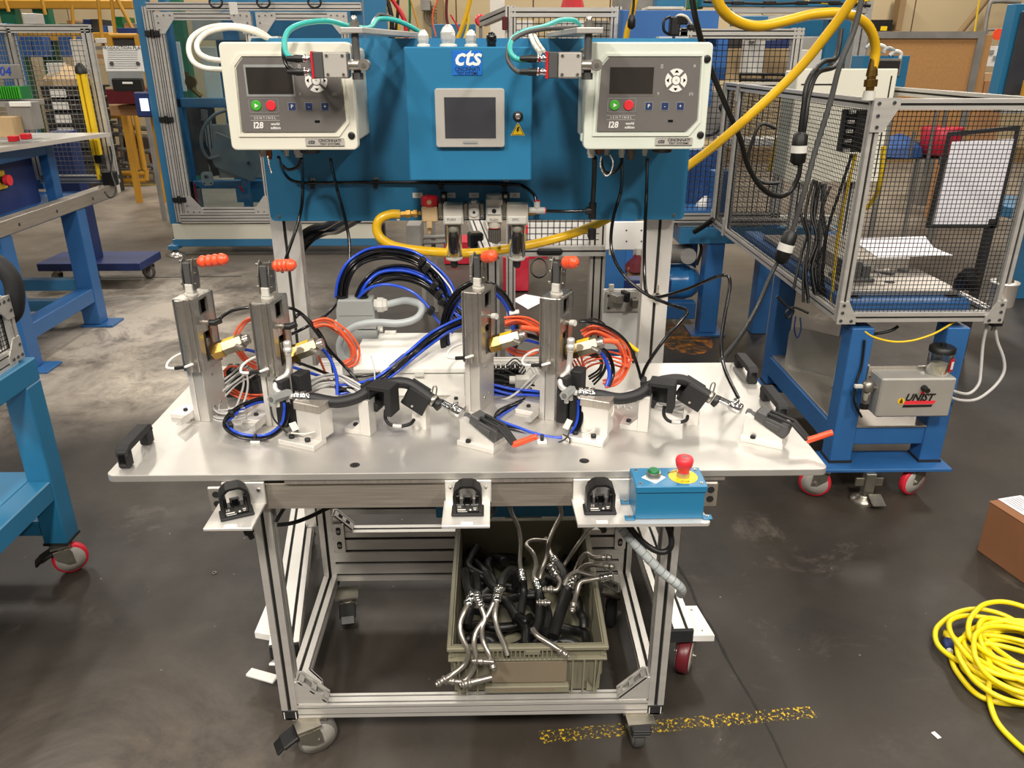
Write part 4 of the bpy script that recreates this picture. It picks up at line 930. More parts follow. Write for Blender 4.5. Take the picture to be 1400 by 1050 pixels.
    g = G('black'); g.lathe(e + d * .002, d, [(0, .0135), (.008, .015), (.012, .015), (.014, .009)], 16); part('end_stop', g, c)
    # --- nozzle and push clamp
    cl = thing('push_clamp', w_ + ' dark push clamp with orange lever on a pale wedge, pushing a steel nozzle', 'clamp', (-.05 + dx, 1.6 + dy, TZ), 0, 'push clamps')
    A = q(602, 549, 1.675); B = q(633, 567, 1.635); d = (B - A).normalized(); s = d.cross(Z).normalized()
    g = G('chrome')
    for o_ in (-.005, .006): g.cyl(A + s * o_, B + s * o_ - d * .02, .0055, n=12)
    g.lathe(A + d * .034, d, [(0, .012), (.004, .0135), (.026, .0135), (.030, .010)], 12); g.cyl(A + d * .048 + Z * .008, A + d * .048 + Z * .020, .0065, n=10); g.tube([A + d * .048 + Z * .018, A + d * .055 + Z * .022 + s * .01, A + d * .05 + Z * .018 + s * .022], .004, 8); part('nozzle', g, cl)
    C0 = q(636, 567, 1.632); C1 = q(693, 600, 1.560); d = (C1 - C0).normalized(); L_ = (C1 - C0).length; a_, u_, _ = G.basis(d); R = Matrix((a_, d, u_)).transposed()
    g = G('grey_dark'); g.cyl(C0, C0 + d * .030, .0065, n=12); g.lathe(C0 + d * .002, d, [(0, .0085), (.008, .0085), (.009, .006)], 6, False); part('plunger', g, cl)
    g = G('grey_dark'); m0 = C0 + d * (L_ * .24)
    g.box(m0 + d * .008 + u_ * .004, (.036, .026, .036), R, .003); g.box(m0 + d * .036 - u_ * .010, (.030, .060, .014), R, .002)
    for s_ in (-1, 1): g.box(m0 + d * .040 + a_ * s_ * .0145 + u_ * .002, (.0050, .066, .026), R, .001); g.box(m0 + d * .04 + a_ * s_ * .018 + u_ * .002, (.003, .034, .012), R, .001); g.cyl(m0 + d * .05 + a_ * s_ * .013, m0 + d * .05 + a_ * s_ * .017, .005, n=8).cyl(m0 + d * .022 + a_ * s_ * .013 + u_ * .010, m0 + d * .022 + a_ * s_ * .018 + u_ * .01, .0055, n=8)
    g.box(m0 + d * .064, (.034, .022, .030), R, .003); part('clamp_body', g, cl)
    g = G('black_matte'); p0 = m0 + d * .020 + u_ * .022; p1 = q(686, 583, 1.56); p2 = q(703, 606, 1.535)
    for s_ in (-1, 1): g.prism([(0, 0), (1, 0), (1, .007), (0, .007)], (0, 0, 0), X, Z, .001) if False else g.tube([p0 + a_ * s_ * .009, p1 + a_ * s_ * .010, p2 + a_ * s_ * .008], .0038, 6, spline=False)
    g.box((p1 + p2) / 2, (.020, (p2 - p1).length, .005), Matrix((G.basis(p2 - p1)[0], (p2 - p1).normalized(), G.basis(p2 - p1)[1])).transposed(), .001); part('lever', g, cl)
    p3 = q(734, 597, 1.525); dd = (p3 - p2).normalized(); a2, u2, _ = G.basis(dd); g = G('orange')
    R3 = Matrix((a2, dd, u2)).transposed(); ln = (p3 - p2).length
    g.tube([p2 - dd * .004 - u2 * .003, p2 + dd * ln * .35 - u2 * .002, p2 + dd * ln * .8, p3], .0075, 10, taper=lambda t_: 1.0 - .12 * t_); part('grip', g, cl, label='orange lever grip')
    g = G('alu_bright'); M = T(-.092 + dx, 1.598 + dy, TZ) @ Rz(-30); g.M = M
    g.bb(-.004, .092, 0, .065, 0, .013, .001); g.prism([(0, .013), (.088, .013), (.088, .022), (.006, .062), (0, .062)], (0, .045, 0), X, Z, .040 if False else .036); g.bolt((.028, .009, .020), -Y, .008, .006, 'black') if False else g.bolt((.024, .0045, .013), Z, .0065, .006, 'black'); part('wedge_foot', g, cl)
fixture(0, 0, 0); fixture(.652, .008, 1)

# ================================================================ BOXES standing on the plate
t = thing('terminal_box', 'white plastic terminal box with sloped lid, on rear of plate', 'box', (-.24, 1.97, TZ))
bx0, bx1, by0, by1 = -.372, -.078, 1.872, 2.085
g = G('white_box'); g.bb(bx0 + .006, bx1 - .006, by0 + .006, by1 - .004, TZ, TZ + .068, .004); part('body', g, t)
g = G('white_box'); g.prism([(by0, .068), (by1, .068), (by1, .106), (by0 + .05, .106), (by0, .082)], (bx0, 0, TZ), Y, Z, (bx1 - bx0)); ld = part('lid', g, t, bev=.003)
for xx in (-.30, -.16):
    g = G('white_box'); g.bb(xx - .016, xx + .016, by1 - .01, by1 + .004, TZ + .10, TZ + .112, .001); part('hinge', g, ld)
g = G('gland'); g.bb(-.215, -.19, by0 - .004, by0 + .002, TZ + .060, TZ + .074, .001); part('latch', g, t)
t = thing('plug_connector', 'grey rectangular plug connector housing with side gland, behind the hoses', 'connector', (-.385, 2.07, TZ))
g = G('grey_plastic'); g.prism([(-.052, 0), (.052, 0), (.052, .125), (.046, .13), (-.046, .13), (-.052, .125)], (-.382, 2.085, TZ), X, Z, .05); part('base_housing', g, t, bev=.002)
g = G('grey_plastic'); g.prism([(-.053, .133), (.053, .133), (.050, .185), (.046, .216), (-.046, .216), (-.053, .185)], (-.384, 2.086, TZ), X, Z, .052); hd = part('hood', g, t, bev=.003)
g = G('grey_dark'); g.bb(-.43, -.338, 2.0335, 2.036, TZ + .172, TZ + .173); part('mould_line', g, hd)
for sx_ in (-1, 1):
    g = G('gland'); g.box((-.383 + sx_ * .058, 2.06, TZ + .138), (.014, .016, .030), None, .002); g.cyl((-.383 + sx_ * .058, 2.055, TZ + .125), (-.383 + sx_ * .066, 2.055, TZ + .125), .007, n=8); part('locking_lever', g, t)
g = G('gland'); g.lathe((-.336, 2.06, TZ + .195), X, [(0, .016), (.008, .016), (.009, .021), (.024, .021), (.025, .019), (.034, .016), (.037, .010)], 8, False); part('cable_gland', g, t)
for a in (-.422, -.366): part('hood_bushing', G('black').cyl((a, 2.06, TZ + .214), (a, 2.06, TZ + .222), .016, n=16), hd)
t = thing('terminal_strip', 'black two-row terminal strip bristling with thin wires', 'terminal block', (-.01, 1.98, TZ))
g = G('black_matte'); g.bb(-.045, .072, 1.955, 2.005, TZ, TZ + .030, .002); part('base', g, t)
for k in range(9):
    for r_ in (0, 1):
        g = G('black_gloss'); xx = -.038 + k * .013; g.bb(xx - .005, xx + .005, 1.958 + r_ * .022, 1.976 + r_ * .022, TZ + .030, TZ + .042, .001); g.m('steel').cyl((xx, 1.967 + r_ * .022, TZ + .042), (xx, 1.967 + r_ * .022, TZ + .043), .003, n=6); part('terminal', g, t)
t = thing('relay_block', 'black block with ribbed top hidden behind second tower', 'terminal block', (-.66, 1.93, TZ))
g = G('black_matte'); g.bb(-.71, -.62, 1.88, 1.94, TZ, TZ + .05, .003)
for k in range(5): g.bb(-.708 + k * .018, -.698 + k * .018, 1.885, 1.935, TZ + .05, TZ + .075, .001)
part('body', g, t)
t = thing('fitting_block', 'black wire connector block near right tower base', 'connector', (.19, 1.83, TZ))
g = G('black_matte'); g.bb(.165, .215, 1.80, 1.85, TZ, TZ + .05, .003); g.m('black_gloss').cyl((.20, 1.80, TZ + .03), (.20, 1.796, TZ + .03), .010); part('body', g, t)
t = thing('cable_manifold', 'small white tube manifold with clipped grey cables beside terminal strip', 'manifold', (.06, 1.95, TZ))
g = G('gland'); g.bb(.045, .085, 1.90, 1.93, TZ, TZ + .04, .003); g.cyl((.045, 1.915, TZ + .03), (.030, 1.915, TZ + .03), .012, n=8); part('body', g, t)

# ================================================================ TUBES AND CABLES on the plate
def jit(pts, a): return [(x + random.uniform(-a, a), y + random.uniform(-a, a), Yv + random.uniform(-.004, .004)) for x, y, Yv in pts]
ORD = ['first', 'second', 'third', 'fourth', 'fifth', 'sixth', 'seventh', 'eighth', 'ninth']
def bundle(nm, pts, n, r, mats, label, cat, group, sp=3.2, a=1.0):
    DX, DY = pts[-1][0] - pts[0][0], pts[-1][1] - pts[0][1]
    side = ('upper' if DX > 0 else 'lower') if abs(DX) > abs(DY) else ('right' if DY > 0 else 'left')
    for k in range(n):
        off = (k - (n - 1) / 2) * sp
        m_ = mats[k % len(mats)]; lb = label if n == 1 else label + ', ' + ORD[k] + ' from ' + side + ' side'
        P = []
        for i, (x, y, Yv) in enumerate(pts):
            x0, y0 = pts[max(i - 1, 0)][:2]; x1, y1 = pts[min(i + 1, len(pts) - 1)][:2]; L_ = math.hypot(x1 - x0, y1 - y0) or 1
            nx, ny = -(y1 - y0) / L_, (x1 - x0) / L_
            P.append((x + nx * off + random.uniform(-a, a), y + ny * off + random.uniform(-a, a), Yv + .008 * math.sin(k * 2.4)))
        cable(nm[k % len(nm)] if isinstance(nm, list) else nm, P, r, m_, lb, cat, group, 7, 5)
KB, KU = 'black_gloss', 'blue_cable'
bundle('air_tube', [(467, 408, 2.06), (470, 385, 2.06), (482, 362, 2.07), (505, 348, 2.08), (535, 345, 2.08), (565, 352, 2.07), (588, 368, 2.06), (603, 390, 2.05), (612, 412, 2.04), (628, 430, 2.02), (648, 448, 1.99)], 6, .0042, [KU, KB, KB, KB, KB, KB], 'air tube of outer arch from the grey plug connector', 'tube', 'outer arch of air tubes', 2.8)
bundle('air_tube', [(492, 408, 2.06), (500, 390, 2.06), (518, 374, 2.07), (545, 369, 2.07), (570, 374, 2.06), (592, 388, 2.05), (605, 405, 2.04), (618, 424, 2.03), (640, 440, 2.00)], 5, .0042, [KB, KU, KU, KB, KB], 'air tube of inner arch from the grey plug connector', 'tube', 'inner arch of air tubes', 3.0)
bundle('air_tube', [(496, 404, 2.05), (515, 388, 2.05), (545, 381, 2.05), (575, 388, 2.04), (597, 405, 2.03), (610, 418, 2.02)], 2, .0042, [KB, KB], 'black air tube lowest in the arches', 'tube', 'lowest air tubes', 3.5)
cable('air_tube', [(490, 407, 2.05), (505, 394, 2.04), (530, 389, 2.03), (560, 397, 2.02), (580, 413, 2.01), (590, 426, 2.0), (600, 440, 1.99), (620, 455, 1.98)], .0040, KU, 'single bright blue tube below the arches with black joiner', 'tube')
cable('white_wire', [(583, 358, 2.04), (602, 376, 2.04), (618, 398, 2.03), (617, 410, 2.02)], .0022, 'white', 'thin white wire running along the tube arches', 'wire')
cable('air_tube', [(578, 352, 2.05), (600, 368, 2.05), (617, 388, 2.04), (621, 404, 2.03), (614, 414, 2.02)], .0035, KU, 'blue tube ending outside the tube arches', 'tube')
for k, (x, y, yy) in enumerate(((577, 357, 2.05), (583, 366, 2.03), (594, 390, 2.03), (600, 402, 2.02), (604, 412, 2.02), (589, 425, 1.995))):
    c = yp(x, y, yy - .012); solo('cable_tie', G('black').box(c, (.016, .022, .022), Ry(40), .003), 'black tie block on the arching air tubes, %s down the arch' % ORD[k], 'cable tie', 'black ties on the tube arches')
# big coil behind the third tower
def coil(cx, cy, rx, ry, Yc, n, r, mats, label, group, a0=0, a1=360, tilt=0, name='air_tube', cat='tube', dr=2.5):
    for k in range(n):
        pts = []; sx_, sy_ = random.uniform(-1.5, 1.5), random.uniform(-1.5, 1.5)
        N_ = 18
        for i in range(N_ + 1):
            t_ = math.radians(a0 + (a1 - a0) * i / N_); rr_ = 1 - k * dr / max(rx, ry)
            pts.append((cx + sx_ + rx * rr_ * math.cos(t_), cy + sy_ - ry * rr_ * math.sin(t_), Yc + .006 * k + tilt * math.sin(t_)))
        cable(name, pts, r, mats[k % len(mats)], label + ', ' + ORD[k] + ' from outside', cat, group, 7, 3)
coil(656, 458, 52, 72, 1.96, 5, .0052, [KB, KB, KU, KB, KU], 'tube of the large upright coil behind third tower', 'large tube coil', -24, 236)
c = yp(602, 480, 1.955); solo('cable_tie', G('white').box(c, (.026, .024, .006), None, .001), 'white tie on left side of the large tube coil', 'cable tie')
c = yp(703, 427, 1.955); solo('cable_tie', G('white').box(c, (.026, .024, .005), Ry(-10), .001), 'white tie on right side of the large tube coil', 'cable tie')
bundle('air_tube', [(640, 436, 1.95), (612, 448, 1.93), (590, 462, 1.91), (565, 482, 1.87), (540, 503, 1.85), (515, 521, 1.82), (485, 530, 1.80), (462, 533, 1.79)], 5, .0040, [KU, KB, KB, KB, KU], 'tube of straight bundle before the white terminal box', 'tube', 'bundle before the terminal box', 2.8)
c = yp(545, 495, 1.845); solo('cable_sleeve', G('rubber').cyl(yp(536, 505, 1.85), yp(556, 488, 1.868), .0125, n=12), 'rubber sleeve round the diagonal tube bundle', 'sleeve')
c = yp(512, 512, 1.81); solo('cable_tie', G('white').tube([c - Z * .02, c + Z * .02, c + Z * .05 - X * .005], .0018, 6), 'white tie standing up from the diagonal tube bundle', 'cable tie')
cable('grey_conduit', [Vector((-.306, 2.06, TZ + .195)), (542, 413, 2.06), (555, 411, 2.05), (572, 415, 2.02), (577, 424, 1.99), (568, 436, 1.97), (545, 442, 1.96), (515, 441, 1.96), (490, 445, 1.96), (472, 456, 1.97), (464, 472, 1.99), (468, 488, 2.0), (480, 495, 2.01), (497, 497, 2.02)], .0098, 'grey_cable', 'thick grey cable looping from the plug gland into the terminal box', 'cable', None, 12)
# tower tubes: arcs between towers, blue feeds, orange leads
cable('air_tube', [(297, 441, 1.78), (305, 432, 1.79), (320, 424, 1.80), (345, 420, 1.81), (372, 421, 1.83), (400, 422, 1.85), (420, 436, 1.86), (440, 460, 1.86), (452, 490, 1.84), (458, 520, 1.81), (462, 540, 1.79)], .0042, KB, 'black tube arching from first tower past the second one', 'tube')
cable('air_tube', [(404, 434, 1.76), (412, 430, 1.78), (428, 448, 1.82), (450, 478, 1.84), (475, 505, 1.84), (492, 525, 1.82)], .0042, KB, 'black tube sweeping down from the side fitting of the second tower', 'tube')
cable('air_tube', [(330, 477, 1.80), (345, 480, 1.82), (362, 486, 1.86), (395, 500, 1.88), (440, 515, 1.87)], .0040, KU, 'blue tube passing from first tower behind the second', 'tube')
cable('air_tube', [(428, 474, 1.78), (440, 477, 1.79), (452, 492, 1.79), (460, 515, 1.78), (461, 540, 1.76)], .0042, KU, 'blue tube curving down right of the second tower', 'tube')
cable('air_tube', [(400, 493, 1.80), (425, 502, 1.82), (455, 513, 1.84), (490, 515, 1.86), (520, 510, 1.87)], .0040, KB, 'black tube lying between second tower and terminal box', 'tube')
cable('air_tube', [(701, 466, 1.83), (718, 465, 1.85), (738, 470, 1.87), (752, 474, 1.87)], .0042, KU, 'blue tube leaving the valve of the third tower', 'tube')
cable('air_tube', [(712, 457, 1.84), (728, 460, 1.86), (745, 466, 1.87)], .0062, KB, 'thick black tube leaving the valve of third tower', 'tube')
cable('air_tube', [(808, 477, 1.78), (822, 483, 1.79), (831, 500, 1.79), (833, 515, 1.78), (829, 528, 1.77)], .0050, KU, 'blue tube curving down from the valve of the far right tower', 'tube')
cable('air_tube', [(815, 475, 1.80), (828, 480, 1.82), (836, 495, 1.82), (838, 512, 1.81), (832, 528, 1.79)], .0052, KB, 'thick black tube beside the blue one at far right tower', 'tube')
cable('air_tube', [(792, 440, 1.79), (810, 441, 1.80), (835, 450, 1.83), (855, 466, 1.86), (868, 490, 1.87), (877, 520, 1.86)], .0042, KB, 'black tube arching from side fitting of far right tower to the plate', 'tube')
cable('thin_wire', [(795, 438, 1.79), (812, 436, 1.82), (825, 442, 1.84), (832, 452, 1.85)], .0022, 'black', 'thin black wire above the arching black tube', 'wire')
OC = 'orange_cable'
def oc(n, pts, label, group, r=.0030, sp=3.4): bundle('orange_lead', pts, n, r, [OC], label, 'cable', group, sp, 1.2)
oc(2, [(322, 462, 1.83), (328, 448, 1.84), (338, 438, 1.85), (354, 433, 1.86)], 'orange lead rising behind the first tower valve', 'orange leads of tower one')
oc(3, [(326, 478, 1.83), (334, 490, 1.84), (345, 499, 1.85), (362, 505, 1.87)], 'orange lead drooping below the first tower valve', 'orange leads below tower one')
oc(4, [(428, 444, 1.84), (445, 441, 1.85), (462, 449, 1.86), (476, 462, 1.87), (485, 478, 1.88), (483, 492, 1.88), (472, 499, 1.87)], 'orange lead looped in the air right of second tower', 'orange loop of tower two')
oc(1, [(432, 478, 1.80), (440, 495, 1.82), (447, 512, 1.84), (450, 520, 1.84)], 'orange lead hanging straight from second tower valve', None)
oc(1, [(308, 515, 1.84), (308, 505, 1.84), (316, 500, 1.85), (330, 502, 1.86), (342, 510, 1.86)], 'orange lead bowed on plate beside the first tower', None)
oc(3, [(315, 535, 1.86), (330, 541, 1.86), (350, 543, 1.87), (372, 542, 1.88)], 'orange lead lying flat between the first two towers', 'orange leads lying between towers', .0025)
oc(4, [(690, 440, 1.84), (705, 437, 1.85), (722, 441, 1.86), (737, 450, 1.87), (744, 462, 1.87), (742, 474, 1.86)], 'orange lead arched above the third tower valve', 'orange arch of tower three')
oc(3, [(693, 472, 1.84), (702, 480, 1.85), (720, 484, 1.86), (736, 478, 1.87)], 'orange lead looping below the third tower valve', 'orange loop of tower three')
oc(4, [(796, 458, 1.82), (812, 452, 1.83), (832, 457, 1.84), (848, 470, 1.86), (856, 490, 1.87), (852, 508, 1.87), (840, 520, 1.86), (826, 526, 1.85)], 'orange lead in the wide loop right of the far right tower', 'orange loop of tower four', .0032)
oc(4, [(787, 490, 1.80), (795, 505, 1.81), (802, 495, 1.83), (825, 488, 1.85), (850, 494, 1.87), (860, 500, 1.87)], 'orange lead tangled beside the far right tower base', 'orange tangle of tower four', .0026, 5)
cable('orange_connector', [(712, 448, 1.845), (724, 449, 1.85), (738, 452, 1.86)], .0072, OC, 'orange moulded plug on third tower valve', 'plug')
cable('orange_connector', [(824, 466, 1.81), (834, 466, 1.815), (844, 468, 1.82)], .0072, OC, 'orange moulded plug on the far right tower valve', 'plug')
LG = 'lgrey_cable'
bundle('grey_lead', [(352, 498, 1.88), (338, 506, 1.87), (322, 518, 1.84), (306, 532, 1.82), (294, 545, 1.80), (290, 558, 1.77), (298, 567, 1.75), (315, 568, 1.73), (335, 562, 1.73)], 6, .0026, [LG], 'thin grey lead fanning down beside the first tower', 'cable', 'grey leads beside tower one', 3.2, 2.0)
bundle('grey_lead', [(334, 508, 1.86), (336, 525, 1.84), (332, 545, 1.81), (324, 560, 1.78), (312, 570, 1.76)], 2, .0028, [LG], 'grey lead hanging in a loop between the first towers', 'cable', 'hanging grey loop', 7, 1.5)
bundle('grey_lead', [(414, 538, 1.79), (425, 529, 1.80), (440, 522, 1.80), (460, 520, 1.80), (478, 528, 1.79), (496, 540, 1.78)], 7, .0030, [LG], 'light grey lead in the bunch behind the left black hose', 'cable', 'grey leads behind the left hose', 3.0, 1.6)
bundle('grey_lead', [(852, 560, 1.80), (850, 550, 1.82), (862, 543, 1.84), (885, 549, 1.83), (905, 560, 1.80), (932, 558, 1.79), (950, 548, 1.80)], 8, .0028, [LG], 'light grey lead coiled under the right black hose', 'cable', 'grey coil under the right hose', 3.0, 2.2)
bundle('grey_lead', [(856, 566, 1.79), (875, 572, 1.78), (900, 570, 1.78), (925, 560, 1.79), (945, 550, 1.80)], 5, .0028, [LG], 'light grey lead on plate near the right nest pedestal', 'cable', 'grey leads near the right pedestal', 3.2, 2)
bundle('grey_lead', [(655, 545, 1.88), (685, 549, 1.86), (705, 540, 1.87), (722, 525, 1.89), (735, 512, 1.91)], 2, .0035, [LG], 'grey lead crossing the floor of wires between third and fourth tower', 'cable', 'grey leads between right towers', 5)
bundle('black_lead', [(657, 520, 1.95), (675, 516, 1.95), (695, 519, 1.94), (712, 528, 1.93), (728, 530, 1.92)], 7, .0026, ['wire'], 'thin black lead matted before the terminal strip', 'cable', 'black leads before the terminal strip', 2.8, 3)
bundle('air_tube', [(655, 528, 1.90), (675, 533, 1.89), (700, 538, 1.88), (735, 541, 1.87), (775, 549, 1.84)], 5, .0040, [KU, KB, KU, KB, KU], 'tube in the flat bundle between the right-hand towers', 'tube', 'flat bundle between right towers', 3.0, 1.2)
bundle('black_lead', [(698, 505, 1.96), (705, 497, 1.97), (712, 508, 1.96), (708, 522, 1.95), (690, 525, 1.94)], 4, .0018, ['wire'], 'thin black lead curling off the terminal strip', 'wire', 'wires off the terminal strip', 4, 2.5)
bundle('grey_lead', [(712, 510, 1.94), (722, 498, 1.96), (732, 502, 1.95), (738, 515, 1.93)], 4, .0018, [LG], 'thin grey lead curling over the small white manifold', 'wire', 'wires over the manifold', 3, 2)
# blue / black loops tied down before the towers
bundle('air_tube', [(366, 546, 1.79), (350, 548, 1.77), (328, 558, 1.73), (312, 572, 1.69), (309, 582, 1.665), (320, 592, 1.64), (342, 598, 1.63), (368, 596, 1.63), (388, 580, 1.63), (392, 560, 1.635), (391, 550, 1.64)], 3, .0034, [KU, KB, KB], 'tube of the flat loop lying before the second tower', 'tube', 'flat tube loop before tower two', 3.0, .6)
bundle('air_tube', [(718, 548, 1.85), (700, 556, 1.80), (682, 566, 1.75), (680, 576, 1.71), (705, 586, 1.68), (735, 596, 1.65), (765, 602, 1.63), (782, 594, 1.63), (792, 575, 1.64), (794, 548, 1.65)], 3, .0034, [KU, KB, KB], 'tube of the flat loop lying before far right tower', 'tube', 'flat tube loop before tower four', 3.0, .6)
for (x, y) in ((350, 601), (741, 602)):
    c = zp(x, y + 3, TZ); t = thing('tie_mount', 'white adhesive tie mount holding the flat tube loop, ' + ('left' if x < 500 else 'right'), 'cable tie', c)
    g = G('white'); g.box(c + Z * .003, (.022, .016, .006), None, .001); part('pad', g, t); g = G('black'); g.box(c + Z * .012, (.008, .012, .014), None, .002); part('tie', g, t)
for (x, y, yy) in ((316, 565, 1.70), (315, 581, 1.66)): solo('cable_tie', G('black').box(yp(x, y, yy), (.010, .022, .014), Rz(30), .002), 'black tie on left end of the flat tube loop, ' + ('rear' if y < 570 else 'front'), 'cable tie', 'ties on the flat loop')
cable('thin_wire', [(370, 556, 1.62), (374, 572, 1.61), (385, 585, 1.61), (393, 592, 1.61)], .0020, 'black', 'thin black wire dropping from the left grey cylinder', 'wire')
cable('white_wire', [(437, 558, 1.63), (442, 572, 1.62), (436, 586, 1.61), (420, 593, 1.61), (398, 592, 1.61)], .0018, 'white_cable', 'thin pale wire draped over the left stepped foot', 'wire')
cable('white_wire', [(838, 552, 1.65), (838, 565, 1.64), (826, 580, 1.63), (805, 592, 1.62), (785, 600, 1.62)], .0018, 'white_cable', 'thin pale wire draped over the right stepped foot', 'wire')
cable('thin_wire', [(787, 555, 1.64), (783, 575, 1.63), (775, 598, 1.61), (762, 606, 1.61), (765, 613, 1.60), (776, 611, 1.60), (779, 600, 1.61), (770, 594, 1.62)], .0018, 'black', 'thin black wire curled in a ring before the right block', 'wire')
c = yp(776, 580, 1.61); solo('wire_tag', G('label').box(c, (.014, .002, .024), Ry(25)), 'white paper tag on the wires before the right block', 'tag')
c = yp(402, 583, 1.60); solo('wire_tag', G('label').box(c, (.016, .002, .020), Ry(-20)), 'white paper tag stuck before the left stepped foot', 'tag')
# stray tubes behind far right tower
bundle('black_lead', [(812, 482, 1.84), (825, 492, 1.86), (822, 508, 1.87), (808, 520, 1.88)], 4, .0030, ['black'], 'black lead bundled behind the orange loop at far right', 'cable', 'black leads behind orange loop', 3.5, 2)
cable('cable_end', [(845, 462, 2.15), (860, 471, 2.15), (872, 480, 2.15)], .006, 'yellow', 'yellow cable end lying behind the plate at right post', 'cable')
# ================================================================ PARTS BIN on the lower rails
bn = thing('parts_bin', 'olive grey plastic crate filled with tubes, on the lower rails', 'crate', (.065, 1.80, .16))
BM = T(.068, 1.532, .158) @ Rx(4.5)      # local: x across, y into the scene, z up
def bP(x, y, z): return BM @ Vector((x, y, z))
bw, bl, bh = .188, .50, .165
g = G('bin', BM); t_ = .005
g.bb(-bw + .012, bw - .012, 0.012, bl - .012, 0, .006)
def wall_(a, b_, inn):   # slightly flared wall from a..b at floor level
    pass
for s in (-1, 1):
    g.prism([(s * (bw - .012), 0), (s * bw, bh), (s * (bw - t_), bh), (s * (bw - .012 - t_), 0)][::s], (0, bl, 0) , X, Z, bl - .0)
g.prism([(.010, 0), (0, bh), (t_, bh), (.010 + t_, 0)], (-bw + .004, 0, 0), Y, Z, 2 * bw - .008)
g.prism([(bl - .010, 0), (bl, bh), (bl - t_, bh), (bl - .010 - t_, 0)], (-bw + .004, 0, 0), Y, Z, 2 * bw - .008)
part('shell', g, bn)
g = G('bin', BM); o_ = .010
g.bb(-bw - o_, bw + o_, -o_, .004, bh - .012, bh, .002).bb(-bw - o_, bw + o_, bl - .004, bl + o_, bh - .012, bh, .002)
g.bb(-bw - o_, -bw + .004, 0, bl, bh - .012, bh, .002).bb(bw - .004, bw + o_, 0, bl, bh - .012, bh, .002)
part('rim', g, bn)
g = G('bin', BM); g.bb(-bw - o_ * .8, bw + o_ * .8, -o_ * .8, .004, bh - .047, bh - .041, .001).bb(-bw - o_ * .8, -bw + .004, 0, bl, bh - .047, bh - .041).bb(bw - .004, bw + o_ * .8, 0, bl, bh - .047, bh - .041); part('lower_rim', g, bn)
for xx in (-.170, -.152, -.125, .112, .140, .168):
    g = G('bin', BM); g.bb(xx - .002, xx + .002, -.008, .008, .002, bh - .045); part('rib', g, bn)
for k in range(8):
    for s in (-1, 1):
        g = G('bin', BM); yy = .05 + k * .058; g.bb(s * (bw + .001) - .006, s * (bw + .001) + .006, yy - .002, yy + .002, .01, bh - .045); part('rib', g, bn)
for k in range(14):
    xx = -.085 + k * .011; g = G('bin', BM); g.bb(xx - .0018, xx + .0018, -.009, .002, bh - .042, bh - .011); part('vent_slat', g, bn)
g = G('bin', BM); g.bb(-.006, .030, -.0105, .002, bh - .024, bh - .010, .001); part('rim_tab', g, bn)
g = G('card', BM); g.bb(-.090, .098, -.004, -.001, .040, .112, .001); part('card_label', g, bn, label='plain grey-brown card on the front')
g = G('bin', BM); g.bb(-.108, .105, -.012, .006, .012, .034, .002); g.m('card').bb(-.085, .070, -.0125, -.0118, .020, .030); part('card_rail', g, bn)
for s in (-1, 1):
    g = G('bin', BM); g.prism([(0, 0), (.024, 0), (0, .030)] if s > 0 else [(0, 0), (0, .03), (-.024, 0)], (s * .150 if s > 0 else -.150, .006, .006), X, Z, .008); part('corner_web', g, bn)
# --- tubes and hoses, each a thing with tube, ferrule, hose
def ferrule(g, p, d, r=.0125):
    g.lathe(p, d, [(0, r * .85), (.004, r), (.009, r), (.010, r * .88), (.014, r * .88), (.015, r), (.021, r), (.022, r * .88), (.026, r * .88), (.027, r), (.034, r), (.036, r * .8)], 14)
def assembly(label, tube, hose=None, r=.0068, end=True, ferr=True, hr=.0115):
    P = [yp(*p) for p in tube]; t = thing('hose_assembly', label, 'tube', P[0], 0, 'bent tubes and hoses in the crate')
    g = G('tube_alu'); g.tube(P, r, 10, res=6)
    if end:
        d = (P[0] - P[1]).normalized(); g.lathe(P[0] - d * .008, d, [(0, r), (.002, r * 1.5), (.007, r * 1.5), (.008, r * 1.15), (.018, r * 1.15), (.019, r * 1.4), (.022, r * 1.4), (.023, r * .9), (.028, r * .85)], 12)
    part('bent_tube', g, t)
    d = (P[-1] - P[-2]).normalized()
    if ferr: g = G('chrome'); ferrule(g, P[-1] - d * .004, d); part('ferrule', g, t)
    if hose:
        Q = [P[-1] + d * .028] + [yp(*p) for p in hose]; part('hose', G('black').tube(Q, hr, 10, res=6), t)
A = assembly
A('bent tube ending furthest left, hanging over the crate front corner', [(606, 930, 1.47), (620, 921, 1.485), (637, 906, 1.50), (640, 890, 1.505), (632, 872, 1.52), (629, 855, 1.54), (634, 838, 1.56), (640, 826, 1.58)], [(640, 805, 1.63), (636, 780, 1.70)])
A('long S-bent tube crossing the crate front, ferrule uppermost', [(617, 931, 1.48), (634, 931, 1.485), (646, 917, 1.495), (651, 900, 1.50), (648, 880, 1.515), (652, 862, 1.535), (666, 842, 1.56), (678, 818, 1.59)], [(688, 790, 1.66), (700, 780, 1.72), (705, 800, 1.76)])
A('short tube beside the long S-bent one, over the crate front', [(672, 905, 1.495), (668, 893, 1.505), (660, 875, 1.525), (659, 858, 1.54), (663, 845, 1.555), (657, 828, 1.575)], [(653, 808, 1.63), (650, 785, 1.70)])
A('straightish tube dropping over the crate front, centre left', [(694, 896, 1.50), (689, 880, 1.515), (681, 862, 1.53), (677, 842, 1.55), (679, 822, 1.58)], [(672, 800, 1.64), (665, 785, 1.72)], end=False)
A('tube lying across the crate front rim with its nose pointing right', [(768, 891, 1.50), (755, 882, 1.51), (735, 869, 1.53), (728, 860, 1.55)], [(716, 848, 1.58), (708, 842, 1.62)], ferr=False, hr=.009)
